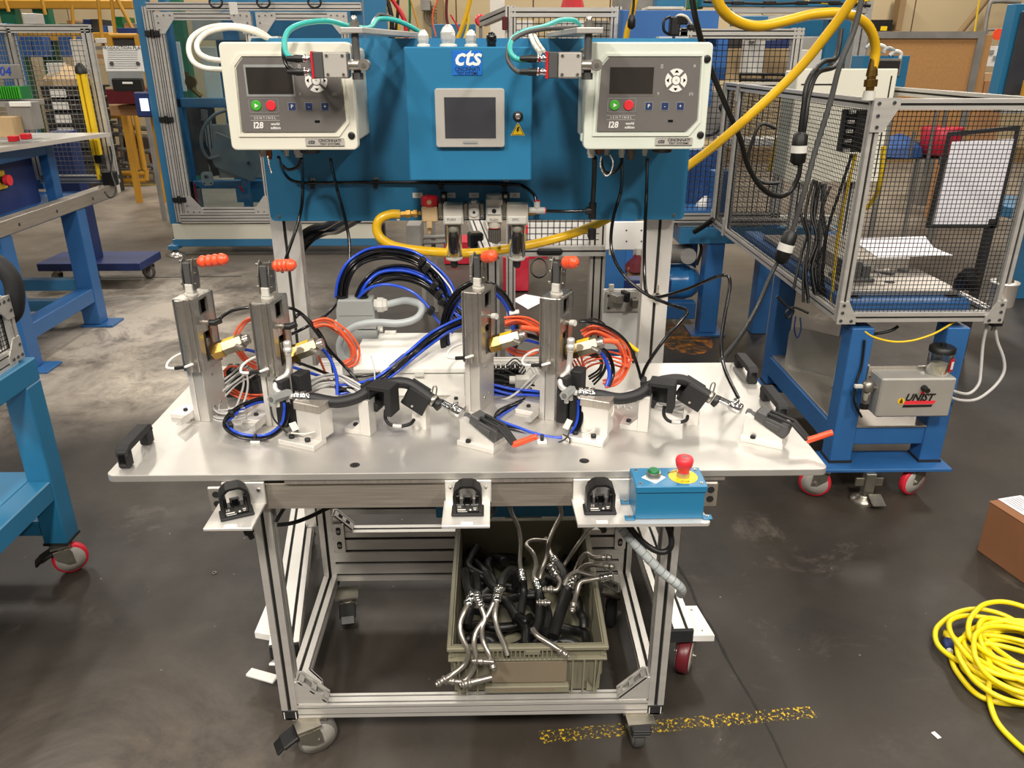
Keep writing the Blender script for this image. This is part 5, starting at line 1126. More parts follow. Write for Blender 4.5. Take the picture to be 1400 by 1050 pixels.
A('tall bent tube rising to the rear rim, left', [(697, 690, 1.99), (700, 702, 1.97), (709, 722, 1.93), (712, 745, 1.88), (711, 768, 1.83), (713, 782, 1.80)], [(716, 810, 1.76), (712, 840, 1.70)])
A('tall bent tube rising to the rear rim, right', [(765, 690, 1.99), (767, 704, 1.97), (758, 722, 1.93), (750, 742, 1.88), (748, 760, 1.85), (741, 780, 1.80), (738, 792, 1.78)], None, ferr=False)
A('bent tube in crate centre leading into a hose', [(748, 740, 1.90), (728, 739, 1.89), (720, 746, 1.87), (729, 757, 1.84), (733, 772, 1.81), (730, 788, 1.78), (733, 796, 1.76)], [(738, 820, 1.70), (736, 850, 1.64), (728, 870, 1.6)], end=False)
A('bright ferrule with thick black hose curving down through crate centre', [(748, 742, 1.90), (752, 755, 1.86), (757, 764, 1.83)], [(770, 785, 1.76), (774, 810, 1.70), (765, 840, 1.63), (756, 870, 1.57)], hr=.0145)
A('long thin tube slanting up towards the shared white plate', [(820, 712, 1.84), (806, 724, 1.84), (797, 735, 1.84), (785, 752, 1.82), (770, 775, 1.80)], None, r=.0055, end=False, ferr=False)
A('bent tube arching to the right over the crate side, uppermost', [(826, 762, 1.74), (812, 762, 1.75), (803, 757, 1.77), (795, 763, 1.77), (788, 778, 1.75), (783, 792, 1.72)], None)
A('bent tube reaching over the right crate rim, second from top', [(830, 774, 1.72), (808, 772, 1.74), (796, 776, 1.74), (785, 790, 1.72), (781, 805, 1.70)], None, end=True, ferr=False)
A('bent tube reaching over the right crate rim, third from top', [(828, 789, 1.69), (806, 786, 1.71), (790, 782, 1.72), (778, 788, 1.72), (772, 800, 1.71)], None, ferr=False)
A('lowest bent tube hooking over the right crate rim', [(784, 828, 1.62), (788, 812, 1.65), (793, 797, 1.67), (806, 793, 1.67), (822, 790, 1.67)], None, ferr=True)
A('short ferruled stub left of the tube cluster in crate', [(752, 806, 1.72), (762, 806, 1.72), (766, 795, 1.73), (760, 785, 1.74)], None)
A('short bright stub low in the crate centre', [(744, 824, 1.68), (752, 824, 1.68)], None, ferr=False)
A('horizontal fitting just above the blank card', [(656, 904, 1.485), (674, 905, 1.49)], None, ferr=False, r=.006); A('stout horizontal fitting left of the blank card', [(640, 934, 1.48), (672, 926, 1.49)], None, ferr=False, r=.0085)
random.seed(11)
for k in range(26):   # black hoses heaped inside
    P = [bP(random.uniform(-.145, .145), random.uniform(.04, .44), random.uniform(.03, .11))]
    a = random.uniform(0, 6.28)
    for i in range(5):
        a += random.uniform(-.9, .9); q = P[-1] + Vector((.055 * math.cos(a), .055 * math.sin(a), random.uniform(-.02, .02)))
        l = BM.inverted() @ q; l.x = max(-.155, min(.155, l.x)); l.y = max(.03, min(.46, l.y)); l.z = max(.018, min(.125, l.z)); P.append(BM @ l)
    solo('black_hose', G('black').tube(P, .0125, 8, res=5), 'loose black hose in the heap inside the crate', 'hose', 'black hoses heaped in the crate')
t = solo('drip_tray', G('blue').bb(-.20, .26, 2.13, 2.17, .30, .355, .002), 'dark blue bar seen above the rear rim of crate', 'bar')

# ================================================================ cables under the cart top
def spiral(pts, r, label):
    t = thing('spiral_wrap', label, 'cable wrap', yp(*pts[0]))
    P = smooth_pts([yp(*p) for p in pts], 8); part('wrap', G('grey_cable').tube(P, r, 12, spline=False), t)
    for k in range(3, len(P) - 2, 3):
        d = (P[k + 1] - P[k - 1]).normalized(); g = G('grey_dark'); g.cyl(P[k] - d * .0006, P[k] + d * .0006, r * 1.02, n=14, cap=False); part('wrap_groove', g, t)
spiral([(846, 718, 1.46), (860, 735, 1.45), (882, 759, 1.44), (905, 782, 1.43), (924, 797, 1.42), (932, 806, 1.425), (930, 812, 1.44)], .0105, 'grey spiral cable wrap hanging diagonally at right leg')
cable('black_cable', [(858, 716, 1.46), (870, 732, 1.45), (885, 746, 1.445), (900, 754, 1.44), (912, 753, 1.44), (918, 744, 1.44), (916, 728, 1.45), (909, 712, 1.46)], .0068, 'black', 'black cable drooping under the blue operator box')
cable('black_cable', [(365, 718, 1.52), (395, 716, 1.56), (420, 708, 1.60), (450, 694, 1.66), (470, 688, 1.7)], .005, 'black', 'black cable under the plate from the leftmost touch button')
cable('black_cable', [(378, 712, 1.50), (385, 700, 1.54), (390, 692, 1.58)], .0045, 'black', 'short black cable behind the leftmost button bracket')
cable('black_cable', [(640, 718, 1.44), (655, 714, 1.46), (668, 708, 1.47), (676, 698, 1.5), (672, 688, 1.54)], .0048, 'black', 'black cable curling up behind the middle touch button')
cable('black_cable', [(843, 850, 2.1), (850, 870, 2.0), (858, 885, 1.95), (866, 892, 1.92)], .004, 'black', 'black cord trailing on the floor right of crate')
for (x, y, yy, l) in ((340, 731, 1.44, 'leftmost'), (822, 722, 1.44, 'third')):
    c = yp(x, y, yy); solo('cord_grip', G('black').lathe(c + Z * .012, -Z + X * .3, [(0, .011), (.008, .011), (.010, .007), (.022, .006)], 8, False), 'black cord grip under the %s touch button shelf' % l, 'fitting')

# ================================================================ CAGE CART at right
cc = thing('cage_cart', 'blue wheeled cart with aluminium profile cage of black mesh, right', 'cart', (1.56, 3.1, 0))
CX0, CX1, CY0, CY1, CZ0, CZ1 = 1.262, 1.868, 2.775, 4.60, .735, 1.52
def leg_tube(p, x, y, z0, z1, par, w=.085, m='blue_cart', nm='leg'):
    g = G(m); g.bb(x - w / 2, x + w / 2, y - w / 2, y + w / 2, z0, z1, .003); return part(nm, g, par)
for x, y in ((1.372, 2.80), (1.735, 2.80), (1.372, 3.60), (1.735, 3.60)):
    l = leg_tube(None, x, y, .15, .71, cc); g = G('black_matte'); g.bb(x - .046, x + .046, y - .046, y + .046, .142, .152); part('gasket', g, l)
g = G('blue_cart'); g.bb(1.29, 1.80, 2.70, 2.86, .128, .142, .002); part('base_plate', g, cc); g = G('blue_cart'); g.bb(1.29, 1.80, 3.50, 3.66, .128, .142, .002); part('base_plate', g, cc)
for x0, x1, y0, y1 in ((1.33, 1.415, 2.84, 3.56), (1.69, 1.775, 2.84, 3.56)): part('side_beam', G('blue_cart').bb(x0, x1, y0, y1, .20, .295, .003), cc)
part('front_beam', G('blue_cart').bb(1.40, 1.70, 2.765, 2.835, .22, .295, .003), cc); part('rear_beam', G('blue_cart').bb(1.40, 1.70, 3.565, 3.635, .22, .295, .003), cc)
g = G('alu_mill'); g.bb(1.34, 1.76, 2.76, 3.62, .296, .304, .001); part('shelf', g, cc)
part('top_beam', G('blue_cart').bb(1.33, 1.78, 2.80, 2.90, .745, .80, .003), cc); part('top_beam', G('blue_cart').bb(1.31, 1.39, 2.85, 4.1, .745, .80, .003), cc); part('top_beam', G('blue_cart').bb(1.72, 1.80, 2.85, 4.1, .745, .80, .003), cc)
caster(cc, 1.30, 2.74, .130, .062, 66, 'red_wheel', hub='bezel'); caster(cc, 1.70, 2.76, .130, .062, 112, 'red_wheel', hub='bezel')
caster(cc, 1.36, 3.60, .128, .058, 40, 'red_wheel', hub='bezel'); caster(cc, 1.72, 3.60, .128, .058, 10, 'red_wheel', hub='bezel')
g = G('zinc'); c = Vector((1.475, 2.70, 0)); g.bb(c.x - .02, c.x + .02, c.y - .015, c.y + .02, .03, .128, .002); g.bb(c.x - .055, c.x - .02, c.y - .005, c.y + .004, .07, .105, .001).bb(c.x + .02, c.x + .055, c.y - .005, c.y + .004, .07, .105, .001)
g.lathe((c.x - .01, c.y, 0), Z, [(0, .05), (.012, .048), (.02, .03), (.03, .022)], 16); g.box((c.x + .02, c.y - .05, .03), (.05, .06, .006), Rx(20)); part('floor_lock', g, cc)
P_ = .035
for (x, y) in ((CX0 + .02, CY0), (CX1, CY0), (CX1, CY1), (CX0 + .02, CY1), (CX0 + .02, CY1 - .26)): part('cage_post', G('alu').extr((x, y, CZ0), (x, y, CZ1), P_, P_, up=Y, ng=P_), cc)
for z in (CZ0 + .018, CZ1 - .018):
    part('cage_rail', G('alu').extr((CX0 + .02 + P_ / 2, CY0, z), (CX1 - P_ / 2, CY0, z), P_, P_, ng=P_), cc)
    part('cage_rail', G('alu').extr((CX0 + .02, CY0 + P_ / 2, z), (CX0 + .02, CY1 - P_ / 2, z), P_, P_, ng=P_), cc)
    part('cage_rail', G('alu').extr((CX1, CY0 + P_ / 2, z), (CX1, CY1 - P_ / 2, z), P_, P_, ng=P_), cc)
    part('cage_rail', G('alu').extr((CX0 + .02 + P_ / 2, CY1, z), (CX1 - P_ / 2, CY1, z), P_, P_, ng=P_), cc)
pz = .0155
part('mesh_panel', mesh_panel(G('wire'), (CX0 + .04, CY0, CZ0 + .03), X, Z, CX1 - CX0 - .06, CZ1 - CZ0 - .06, pz, .0013), cc, kind='stuff')
part('mesh_panel', mesh_panel(G('wire'), (CX0 + .02, CY0 + .02, CZ0 + .03), Y, Z, CY1 - CY0 - .04, CZ1 - CZ0 - .06, pz, .0013), cc, kind='stuff')
def tri_plate(x, y, z, sx, sz, par, s=.085, face='y', m='alu', dz=1.0):
    u = X if face == 'y' else Y
    poly = [(0, 0), (s * .82, 0), (s * .82, s * .25), (s * .42, s), (0, s)]
    if sx * sz < 0: poly = poly[::-1]
    g = G(m); 
    o = Vector((x, y, z)); q = [(p[0] * sx, p[1] * sz) for p in poly]
    g.prism(q, o, u, Z, .005)
    nrm = u.cross(Z) * .0052
    for a, b_ in ((.16, .16), (.62, .14), (.18, .52), (.2, .85)): g.bolt(o + u * (a * s * sx) + Z * (b_ * s * sz) + (nrm if face == 'y' else nrm), u.cross(Z), .007, .003, 'grey_dark')
    return part('corner_plate', g, par)
F_ = CY0 - P_ / 2 - .001
tri_plate(CX0, F_, CZ0 - .005, 1, 1, cc); tri_plate(CX1 + .018, F_, CZ0 - .005, -1, 1, cc); tri_plate(CX0 + .002, F_, CZ1 + .003, 1, -1, cc, .11)
for (yy) in (CY1, CY1 - .26):
    g = G('alu'); g.bb(CX0 - .004, CX0 + .001, yy - .018, yy + .018, CZ0 - .01, CZ0 + .09, .002).bb(CX0 - .004, CX0 + .001, yy - .018, yy + .018, CZ1 - .09, CZ1 + .0, .002) ; part('corner_plate', g, cc, kind='stuff')
# contents of the cage
en = thing('electrical_enclosure', 'pale grey electrical enclosure standing inside the mesh cage, lid above rail', 'enclosure', (1.55, 3.3, .95))
EY = 3.85; a, b_ = yp(1088, 97, EY), yp(1222, 104, EY); zb = yp(1120, 245, EY).z
g = G('cream_green'); g.bb(a.x + .01, b_.x - .02, EY, EY + .17, zb, a.z, .006); part('case', g, en)
g = G('cream'); g.bb(a.x, b_.x, EY - .035, EY - .002, zb - .01, a.z + .01, .004); part('door', g, en)
g = G('black'); g.bb(b_.x - .03, b_.x - .024, EY - .037, EY - .034, zb + .02, a.z - .02).bb(a.x + .02, a.x + .18, EY - .037, EY - .034, a.z - .06, a.z - .054); part('seam', g, en, kind='stuff')
for (xx) in (a.x + .1, b_.x - .1):
    solo('inner_post', G('alu').extr((xx, EY + .05, .80), (xx, EY + .05, zb), .04, .04, up=Y), 'profile post carrying the enclosure, ' + ('left one' if xx < a.x + .2 else 'right one'), 'post')
t = thing('terminal_rail', 'black terminal rail of clamped wires hung in the cage near front post', 'terminal block', yp(1165, 170, 3.0))
a, b_ = yp(1158, 150, 3.0), yp(1180, 208, 3.0); g = G('black'); g.bb(a.x, b_.x, 3.0, 3.04, b_.z, a.z, .002); part('base', g, t)
for k in range(9):
    z = a.z - (a.z - b_.z) * (k + .5) / 9; g = G('black_gloss' if k % 2 else 'gland'); g.bb(a.x + .006, a.x + .03, 2.985, 3.0, z - .006, z + .006, .001); g.m('black').bb(a.x + .034, b_.x - .004, 2.985, 3.0, z - .007, z + .007, .001); part('terminal', g, t)
t = thing('tooling_plate', 'worn grey tooling plate with slots and a hole inside the cage', 'plate', (1.58, 3.1, .80))
g = G('alu_mill'); g.bb(1.34, 1.78, 2.88, 3.9, .802, .822, .002); part('plate', g, t)
g = G('far_dark'); g.cyl((1.56, 3.0, .822), (1.56, 3.0, .8235), .02, n=20); part('hole', g, t)
for (x, y) in ((1.46, 3.12), (1.58, 3.16), (1.66, 3.2)):
    g = G('grey_dark', T(x, y, .822) @ Rz(-50)); g.bb(-.07, .07, -.012, .012, 0, .012, .002); part('slot_block', g, t)
t = thing('vise', 'dark steel vise with lever on the tooling plate near left mesh', 'vise', (1.42, 3.05, .822))
g = G('grey_dark'); g.bb(1.38, 1.45, 3.02, 3.10, .822, .90, .003).bb(1.46, 1.49, 3.03, 3.09, .822, .88, .002).bb(1.36, 1.50, 3.0, 3.12, .822, .835, .002); part('body', g, t)
g = G('steel'); g.cyl((1.49, 3.06, .86), (1.56, 3.02, .865), .006, n=8); g.cyl((1.52, 3.0, .84), (1.52, 3.08, .89), .004, n=8); part('handle', g, t)
P = [yp(1163, 326, 3.3), yp(1265, 323, 3.3), yp(1278, 340, 3.22), yp(1303, 350, 3.15), yp(1200, 350, 3.15)]
z0 = .88; g = G('paper'); Q = [Vector((p.x, p.y, z0 + .0)) for p in P]
Q = [zp(1163, 326, z0), zp(1265, 323, z0), zp(1276, 338, z0), zp(1303, 349, z0), zp(1200, 352, z0)]; g.add(Q + [q - Z * .001 for q in Q], [(0, 1, 2, 3, 4)[::-1], (5, 6, 7, 8, 9)] + [(i, (i + 1) % 5, 5 + (i + 1) % 5, 5 + i) for i in range(5)]); solo('paper_sheet', g, 'white paper sheet lying on tooling inside the mesh cage', 'paper')
solo('riser_block', G('alu_mill').bb(1.43, 1.72, 3.17, 3.5, .823, .877, .002), 'grey riser block under the white paper in the cage', 'block')
g = G('black_gloss'); c = zp(1320, 393, .826); g.lathe(c, Z, [(0, .05), (.03, .05), (.055, .04), (.075, .02), (.08, .005)], 7, False); g.box(c + Vector((-.03, -.02, .02)), (.04, .05, .04), Rz(30), .004); solo('black_casting', g, 'glossy black knob-like part near the right cage post', 'knob')
t = thing('sheet_stand', 'dark framed stand holding a white sheet, seen through the cage', 'stand', (2.7, 4.3, 0))
a, b_, c, d = yp(1275, 200, 3.95), yp(1365, 195, 3.95), yp(1347, 308, 3.85), yp(1248, 312, 3.85)
a = Vector((CX1 - .50, 4.55, 1.42)); 
def frame4(Q, w, m, dep, par, nm):
    g = G(m); n = (Q[1] - Q[0]).cross(Q[3] - Q[0]).normalized() * dep; cen = sum(Q, Vector()) / 4
    for i in range(4):
        p, q = Q[i], Q[(i + 1) % 4]; pi = p + (cen - p).normalized() * w * 1.41; qi = q + (cen - q).normalized() * w * 1.41
        vs = [p, q, qi, pi]; g.add(vs + [v + n for v in vs], [(0, 1, 2, 3), (7, 6, 5, 4), (0, 4, 5, 1), (1, 5, 6, 2), (2, 6, 7, 3), (3, 7, 4, 0)])
    return part(nm, g, par)
Q = [yp(1298, 181, 4.3), yp(1396, 172, 4.3), yp(1363, 312, 4.3), yp(1268, 312, 4.3)]; frame4(Q, .018, 'black_matte', .02, t, 'frame'); part('leg', G('black_matte').bb(Q[2].x - .05, Q[2].x - .01, 4.3, 4.34, 0, Q[2].z + .05), t)
Q = [yp(1301, 194, 4.31), yp(1387, 190, 4.31), yp(1359, 309, 4.31), yp(1276, 309, 4.31)]; g = G('paper'); g.add(Q + [q + Y * .004 for q in Q], [(3, 2, 1, 0), (4, 5, 6, 7), (0, 1, 5, 4), (1, 2, 6, 5), (2, 3, 7, 6), (3, 0, 4, 7)]); part('white_sheet', g, t)
# lubricator box
ub = thing('lubricator_box', 'grey steel lubricator box with red and black sticker on the cage cart', 'box', (1.6, 2.68, .34))
a, b_ = yp(1207, 518, 2.66), yp(1297, 570, 2.66)
g = G('grey_box'); g.bb(a.x, b_.x, 2.66, 2.765, b_.z, a.z, .006); part('cover', g, ub); g = G('alu_mill'); g.bb(a.x - .012, b_.x + .01, 2.752, 2.764, b_.z - .01, a.z + .012, .001); part('back_plate', g, ub)
cx_ = (a.x + b_.x) / 2; zc = (a.z + b_.z) / 2
g = G('black'); p = Vector((cx_ + .02, 2.66, zc + .042)); g.lathe(p, -Y, [(0, .012), (.01, .012), (.014, .009), (.03, .010)], 12); g.m('red').cyl(p - Z * .02, p - Z * .02 - Y * .002, .007, n=10); part('knob', g, ub)
u_ = X
g = G('red_bright'); g.prism([(-.055, -.008), (.058, -.006), (.066, .008), (-.05, .008)], (cx_ + .012, 2.6596, zc - .018), X, Z, .001); g.m('black').prism([(-.058, -.020), (.052, -.018), (.056, -.009), (-.055, -.010)], (cx_ + .012, 2.6596, zc - .018), X, Z, .001)
g.m('yellow').lathe((cx_ - .055, 2.6594, zc - .012), -Y, [(0, .013), (.001, .013)], 12); g.m('brass').prism([(-.006, -.008), (.006, -.008), (.006, 0), (0, .014), (-.006, 0)], (cx_ - .055, 2.658, zc - .012), X, Z, .0006); st_ = part('sticker', g, ub)
text('lettering', 'UNIST', .040, (cx_ + .010, 2.6585, zc + .002), X, Z, 'black', ub, .0005, bold=.0012, shear=.3, sx=.95)
for x_ in (-.09, .09): g = G('zinc'); g.bolt((a.x - .004, 2.75, zc + x_ * .6), -Y, .005, .004); part('screw', g, ub)
jr = thing('reservoir_jar', 'clear jar with black lid and milky fluid on the lubricator box', 'jar', yp(1281, 516, 2.72))
p = Vector((yp(1281, 516, 2.71).x, 2.715, yp(1207, 518, 2.66).z + .0005)); g = G('bowl'); g.lathe(p, Z, [(0, .041), (.003, .043), (.085, .043), (.088, .041)], 22); part('glass', g, jr)
g = G('valve'); g.lathe(p + Z * .001, Z, [(0, .038), (.035, .039)], 20); part('fluid', g, jr); g = G('black'); g.lathe(p + Z * .086, Z, [(0, .046), (.018, .046), (.022, .040)], 22); g.cyl(p + Z * .105, p + Z * .120, .010, n=12); part('lid', g, jr)
g = G('red'); g.prism([(-.001, 0), (.02, 0), (.02, .05), (-.001, .05)], p + Vector((.018, -.040, .018)), X + Y * .6, Z, .001); g.m('label').prism([(0, 0), (.012, 0), (.012, .03), (0, .03)], p + Vector((.021, -.0415, .028)), X + Y * .6, Z, .001); part('sticker', g, jr)
t = thing('oil_filter', 'small glass air filter with white elbow left of lubricator box', 'filter', yp(1180, 545, 2.70))
p = yp(1186, 530, 2.70); g = G('zinc'); g.lathe(p, Z, [(-.01, .022), (.02, .022), (.026, .014)], 14); g.cyl(p, p + X * .04, .008, n=8); part('head', g, t); g = G('bowl'); g.lathe(p - Z * .01, -Z, [(0, .018), (.05, .018), (.055, .012)], 14); part('bowl', g, t); g = G('gland'); g.cyl(p - Z * .02, p - Z * .05, .011, n=10); g.box(p + Vector((-.035, 0, .006)), (.03, .014, .014), None, .002); part('element', g, t); g = G('black'); g.cyl(p - Z * .062, p - Z * .085, .016, n=12); part('drain', g, t)
t = thing('sight_cup', 'aluminium sight cup with clear dome on right side of cage cart', 'cup', yp(1370, 415, 2.80))
p = yp(1366, 418, 2.80); g = G('alu_bright'); g.lathe(p, Z, [(0, .040), (.006, .045), (.085, .046), (.088, .050), (.094, .050), (.095, .030)], 24); part('cup', g, t); g = G('bowl'); g.lathe(p + Z * .094, Z, [(0, .030), (.012, .028), (.018, .012)], 16); part('dome', g, t)
g = G('black'); g.box(p + Vector((-.03, 0, -.03)), (.04, .03, .025), None, .003).box(p + Vector((.0, 0, -.065)), (.045, .035, .025), None, .003); g.m('red').cyl(p - Z * .05, p, .006); g.m('zinc').cyl(p + Vector((.0, 0, -.08)), p + Vector((.0, 0, -.10)), .008, n=8).cyl(p + Vector((-.03, 0, -.04)), p + Vector((-.03, 0, -.07)), .008, n=8); part('valve_block', g, t)
cable('clear_tube', [(1350, 442, 2.80), (1344, 470, 2.80), (1341, 505, 2.78), (1338, 525, 2.76), (1325, 538, 2.74), (1308, 536, 2.72), (1294, 530, 2.71)], .006, 'lgrey_cable', 'inner clear tube looping from the sight cup to the lubricator box', 'tube')
cable('clear_tube', [(1361, 452, 2.80), (1364, 468, 2.80), (1372, 490, 2.79), (1372, 510, 2.78), (1358, 530, 2.76), (1335, 546, 2.74), (1312, 547, 2.72), (1293, 540, 2.71)], .006, 'lgrey_cable', 'outer clear tube looping from the sight cup to the lubricator box', 'tube')
cable('yellow_cable', [(1182, 453, 2.76), (1195, 461, 2.76), (1220, 467, 2.76), (1245, 466, 2.76), (1270, 459, 2.76), (1285, 452, 2.77), (1305, 440, 2.78)], .004, 'yellow', 'thin yellow cable strung under the cage cart top')
cable('black_cable', [(1172, 438, 2.79), (1180, 455, 2.80), (1200, 456, 2.82), (1218, 452, 2.82), (1228, 446, 2.82)], .006, 'black', 'short black cable with plug under cage cart top')
cable('black_cable', [(1182, 465, 2.75), (1178, 500, 2.75), (1170, 525, 2.74), (1168, 550, 2.73), (1178, 570, 2.74)], .005, 'black', 'black cable running down the front left leg of cage cart')
t = thing('blower_bracket', 'bent grey sheet-metal bracket on lower shelf of the cage cart', 'bracket', (1.42, 3.35, .305))
a = zp(1062, 470, .305); b_ = zp(1142, 487, .305)
g = G('grey_box'); g.prism([(0, 0), (.30, 0), (.30, .19), (.03, .20), (0, .17)], (1.355, 3.42, .305), (.75, -.66, 0), Z, .006); part('upright', g, t); g = G('grey_box'); g.prism([(1.35, 3.38), (1.56, 3.20), (1.62, 3.27), (1.41, 3.45)], (0, 0, .304), X, Y, .006); part('foot', g, t)
t = thing('side_bracket', 'narrow grey sheet-metal upright behind the front left leg of cage cart', 'bracket', (1.50, 3.0, .305)); g = G('grey_box'); g.bb(1.47, 1.476, 2.95, 3.15, .305, .55, .001).bb(1.47, 1.56, 2.95, 3.15, .305, .311, .001); part('plate', g, t)
# power cords in front of the cage
cable('power_cord', [(944, -20, 2.3), (952, 30, 2.35), (970, 90, 2.45), (995, 150, 2.5), (1012, 190, 2.55), (1022, 225, 2.6), (1040, 255, 2.62), (1062, 268, 2.66), (1080, 262, 2.7), (1092, 240, 2.7), (1094, 222, 2.7)], .0085, 'black', 'black power cord hanging from above and looping to the white-banded plug', 'cord')
cable('power_cord', [(1150, 40, 2.9), (1143, 78, 2.85), (1125, 85, 2.8), (1105, 110, 2.72), (1098, 150, 2.70), (1094, 185, 2.70)], .0085, 'black', 'black cord rising from the white-banded plug, left of its pair', 'cord')
cable('power_cord', [(1150, 80, 2.9), (1140, 92, 2.85), (1118, 100, 2.78), (1106, 130, 2.72), (1102, 160, 2.70), (1098, 185, 2.70)], .0085, 'black', 'black cord rising from the white-banded plug, right of its pair', 'cord')
cable('power_cord', [(1180, -10, 2.65), (1168, 40, 2.65), (1148, 90, 2.65), (1135, 140, 2.66), (1115, 205, 2.67), (1100, 260, 2.67), (1085, 310, 2.68), (1078, 335, 2.68)], .0095, 'grey_dark', 'long dark cord descending before the cage to the lower plug', 'cord')
cable('power_cord', [(1063, 358, 2.66), (1050, 385, 2.6), (1035, 420, 2.5), (1012, 460, 2.3), (990, 488, 1.95), (988, 492, 1.85)], .0075, 'black', 'black cord from the lower banded plug down to the plate', 'cord')
cable('power_cord', [(1060, 175, 2.7), (1040, 170, 2.7), (1028, 195, 2.7), (1023, 220, 2.7), (1030, 240, 2.7), (1045, 250, 2.7), (1065, 250, 2.7)], .006, 'black', 'thin black cord looping inside the larger cord loop', 'cord') 
def plug(p0, p1, label):
    a, b_ = yp(*p0), yp(*p1); d = b_ - a; t = thing('cord_plug', label, 'plug', a); g = G('black'); g.lathe(a, d, [(0, .012), (.01, .024), (d.length * .40, .026)], 14); g.lathe(a + d * .62, d, [(0, .026), (d.length * .28, .025), (d.length * .38, .012)], 14); part('body', g, t); g = G('label'); g.cyl(a + d * .40, a + d * .62, .027, n=14); part('white_band', g, t)
plug((1095, 180, 2.70), (1090, 226, 2.70), 'upper black plug with white band in front of the mesh'); plug((1083, 315, 2.66), (1066, 360, 2.66), 'lower black plug with white band in front of the mesh')
t = thing('hose_coupling', 'brass hose coupling on top front corner of the cage', 'fitting', yp(1190, 125, 2.78))
p = yp(1189, 124, 2.78); d = yp(1194, 85, 2.78) - p; g = G('brass'); g.lathe(p, d, [(0, .014), (.012, .014), (.013, .022), (.035, .022), (.036, .015), (.045, .015), (.046, .019), (.065, .017), (.10, .012)], 10, False); part('coupling', g, t); g = G('gland'); g.lathe(p - Z * .03, Z, [(0, .022), (.03, .018)], 12); part('elbow', g, t)
cable('yellow_air_hose', [(1193, 95, 2.78), (1197, 70, 2.78), (1192, 45, 2.76), (1178, 28, 2.74), (1150, 18, 2.7), (1110, 20, 2.66), (1070, 30, 2.6), (1035, 36, 2.55), (1005, 28, 2.5), (985, 10, 2.46), (975, -20, 2.44)], .0155, 'yellow_hose', 'second yellow air hose swooping down onto the brass coupling of the cage', 'hose', None, 14)
for k, (pts, m_, l) in enumerate([([(1165, 210, 3.0), (1152, 250, 3.0), (1130, 320, 3.0), (1125, 380, 3.0), (1130, 420, 3.0)], 'black', 'black'), ([(1170, 210, 3.0), (1158, 260, 3.0), (1145, 330, 3.0), (1138, 400, 2.95), (1136, 425, 2.9)], 'yellow', 'yellow'), ([(1115, 250, 3.3), (1110, 300, 3.2), (1095, 350, 3.1), (1085, 395, 3.05)], 'black', 'left black'), ([(1128, 252, 3.3), (1122, 310, 3.2), (1120, 370, 3.1), (1125, 415, 3.0)], 'grey_dark', 'thick dark'), ([(1208, 200, 2.9), (1203, 250, 2.9), (1196, 270, 2.95), (1185, 285, 3.0)], 'yellow', 'short curved yellow')]):
    cable('cage_cable', pts, .009 if k in (3, 4) else .006, m_, l + ' cable running down inside the mesh cage')
bundle('black_lead', [(1118, 250, 3.2), (1112, 290, 3.15), (1118, 330, 3.1), (1108, 370, 3.05), (1112, 410, 3.0)], 7, .006, ['black', 'wire'], 'black lead in the bundle dropping inside the cage', 'cable', 'black leads inside the cage', 4.5, 4)
cable('blue_cable', [(1088, 432, 3.0), (1086, 450, 3.0), (1090, 462, 3.0), (1095, 450, 3.0), (1094, 434, 3.0)], .003, 'blue_navy', 'small dark blue wire loop hanging under the cage')
cable('black_cable', [(1062, 405, 2.9), (1075, 418, 2.9), (1085, 425, 2.9), (1078, 435, 2.9), (1074, 428, 2.9), (1085, 420, 2.9), (1105, 428, 2.85)], .005, 'black', 'black cable curled on the bottom side rail of the cage')

# ================================================================ CARTON, YELLOW CORD at lower right
t = thing('cardboard_box', 'brown cardboard box with white shipping label at right edge', 'box', (1.9, 2.2, 0))
p1, p2 = zp(1335, 752, 0), zp(1392, 793, 0); d = (p2 - p1).normalized(); nrm = Vector((-d.y, d.x, 0)); hB = .205
M = Matrix.Translation(p1) @ Matrix(((d.x, nrm.x, 0, 0), (d.y, nrm.y, 0, 0), (0, 0, 1, 0), (0, 0, 0, 1)))
g = G('cardboard', M); g.bb(0, .42, 0, .32, 0, hB - .004, .003); part('carton', g, t)
g = G('cardboard', M); g.bb(-.002, .422, -.002, .158, hB - .004, hB, .001); part('flap', g, t); g = G('cardboard', M); g.bb(-.002, .422, .160, .322, hB - .004, hB + .001, .001); part('flap', g, t)
lc = M.inverted() @ zp(1396, 690, hB); g = G('paper', M); g.bb(lc.x - .05, lc.x + .10, lc.y - .05, lc.y + .05, hB + .0012, hB + .002); lb = part('shipping_label', g, t)
g = G('grey_dark', M)
for k in range(6): g.bb(lc.x - .04, lc.x + random.uniform(0, .08), lc.y - .035 + k * .012, lc.y - .032 + k * .012, hB + .002, hB + .0023)
part('printed_lines', g, lb, kind='stuff')
random.seed(5)
def zc_(pts, r=.0075, z=.008): return [zp(x, y, zz + r) for x, y, zz in pts]
loops = []
cen = zp(1392, 905, .01)
P = []
for k in range(13 * 14):
    a = 2 * math.pi * k / 14; lp_ = k // 14
    rx = [.150, .125, .17, .105, .155, .13, .165, .115, .145, .172, .12, .158, .14][lp_] * (1 + .07 * math.sin(3 * a + lp_)); ry = rx * [.9, 1.05, .8, 1.1, .95, .85, 1.0, 1.0, .9, .8, 1.1, .95, 1.0][lp_]
    ox = .045 * math.sin(lp_ * 2.1); oy = .055 * math.cos(lp_ * 1.7)
    z = .009 + .011 * (lp_ % 5) + .006 * math.sin(2 * a + lp_)
    P.append(cen + Vector((ox + rx * math.cos(a), oy + ry * math.sin(a), max(0, z))))
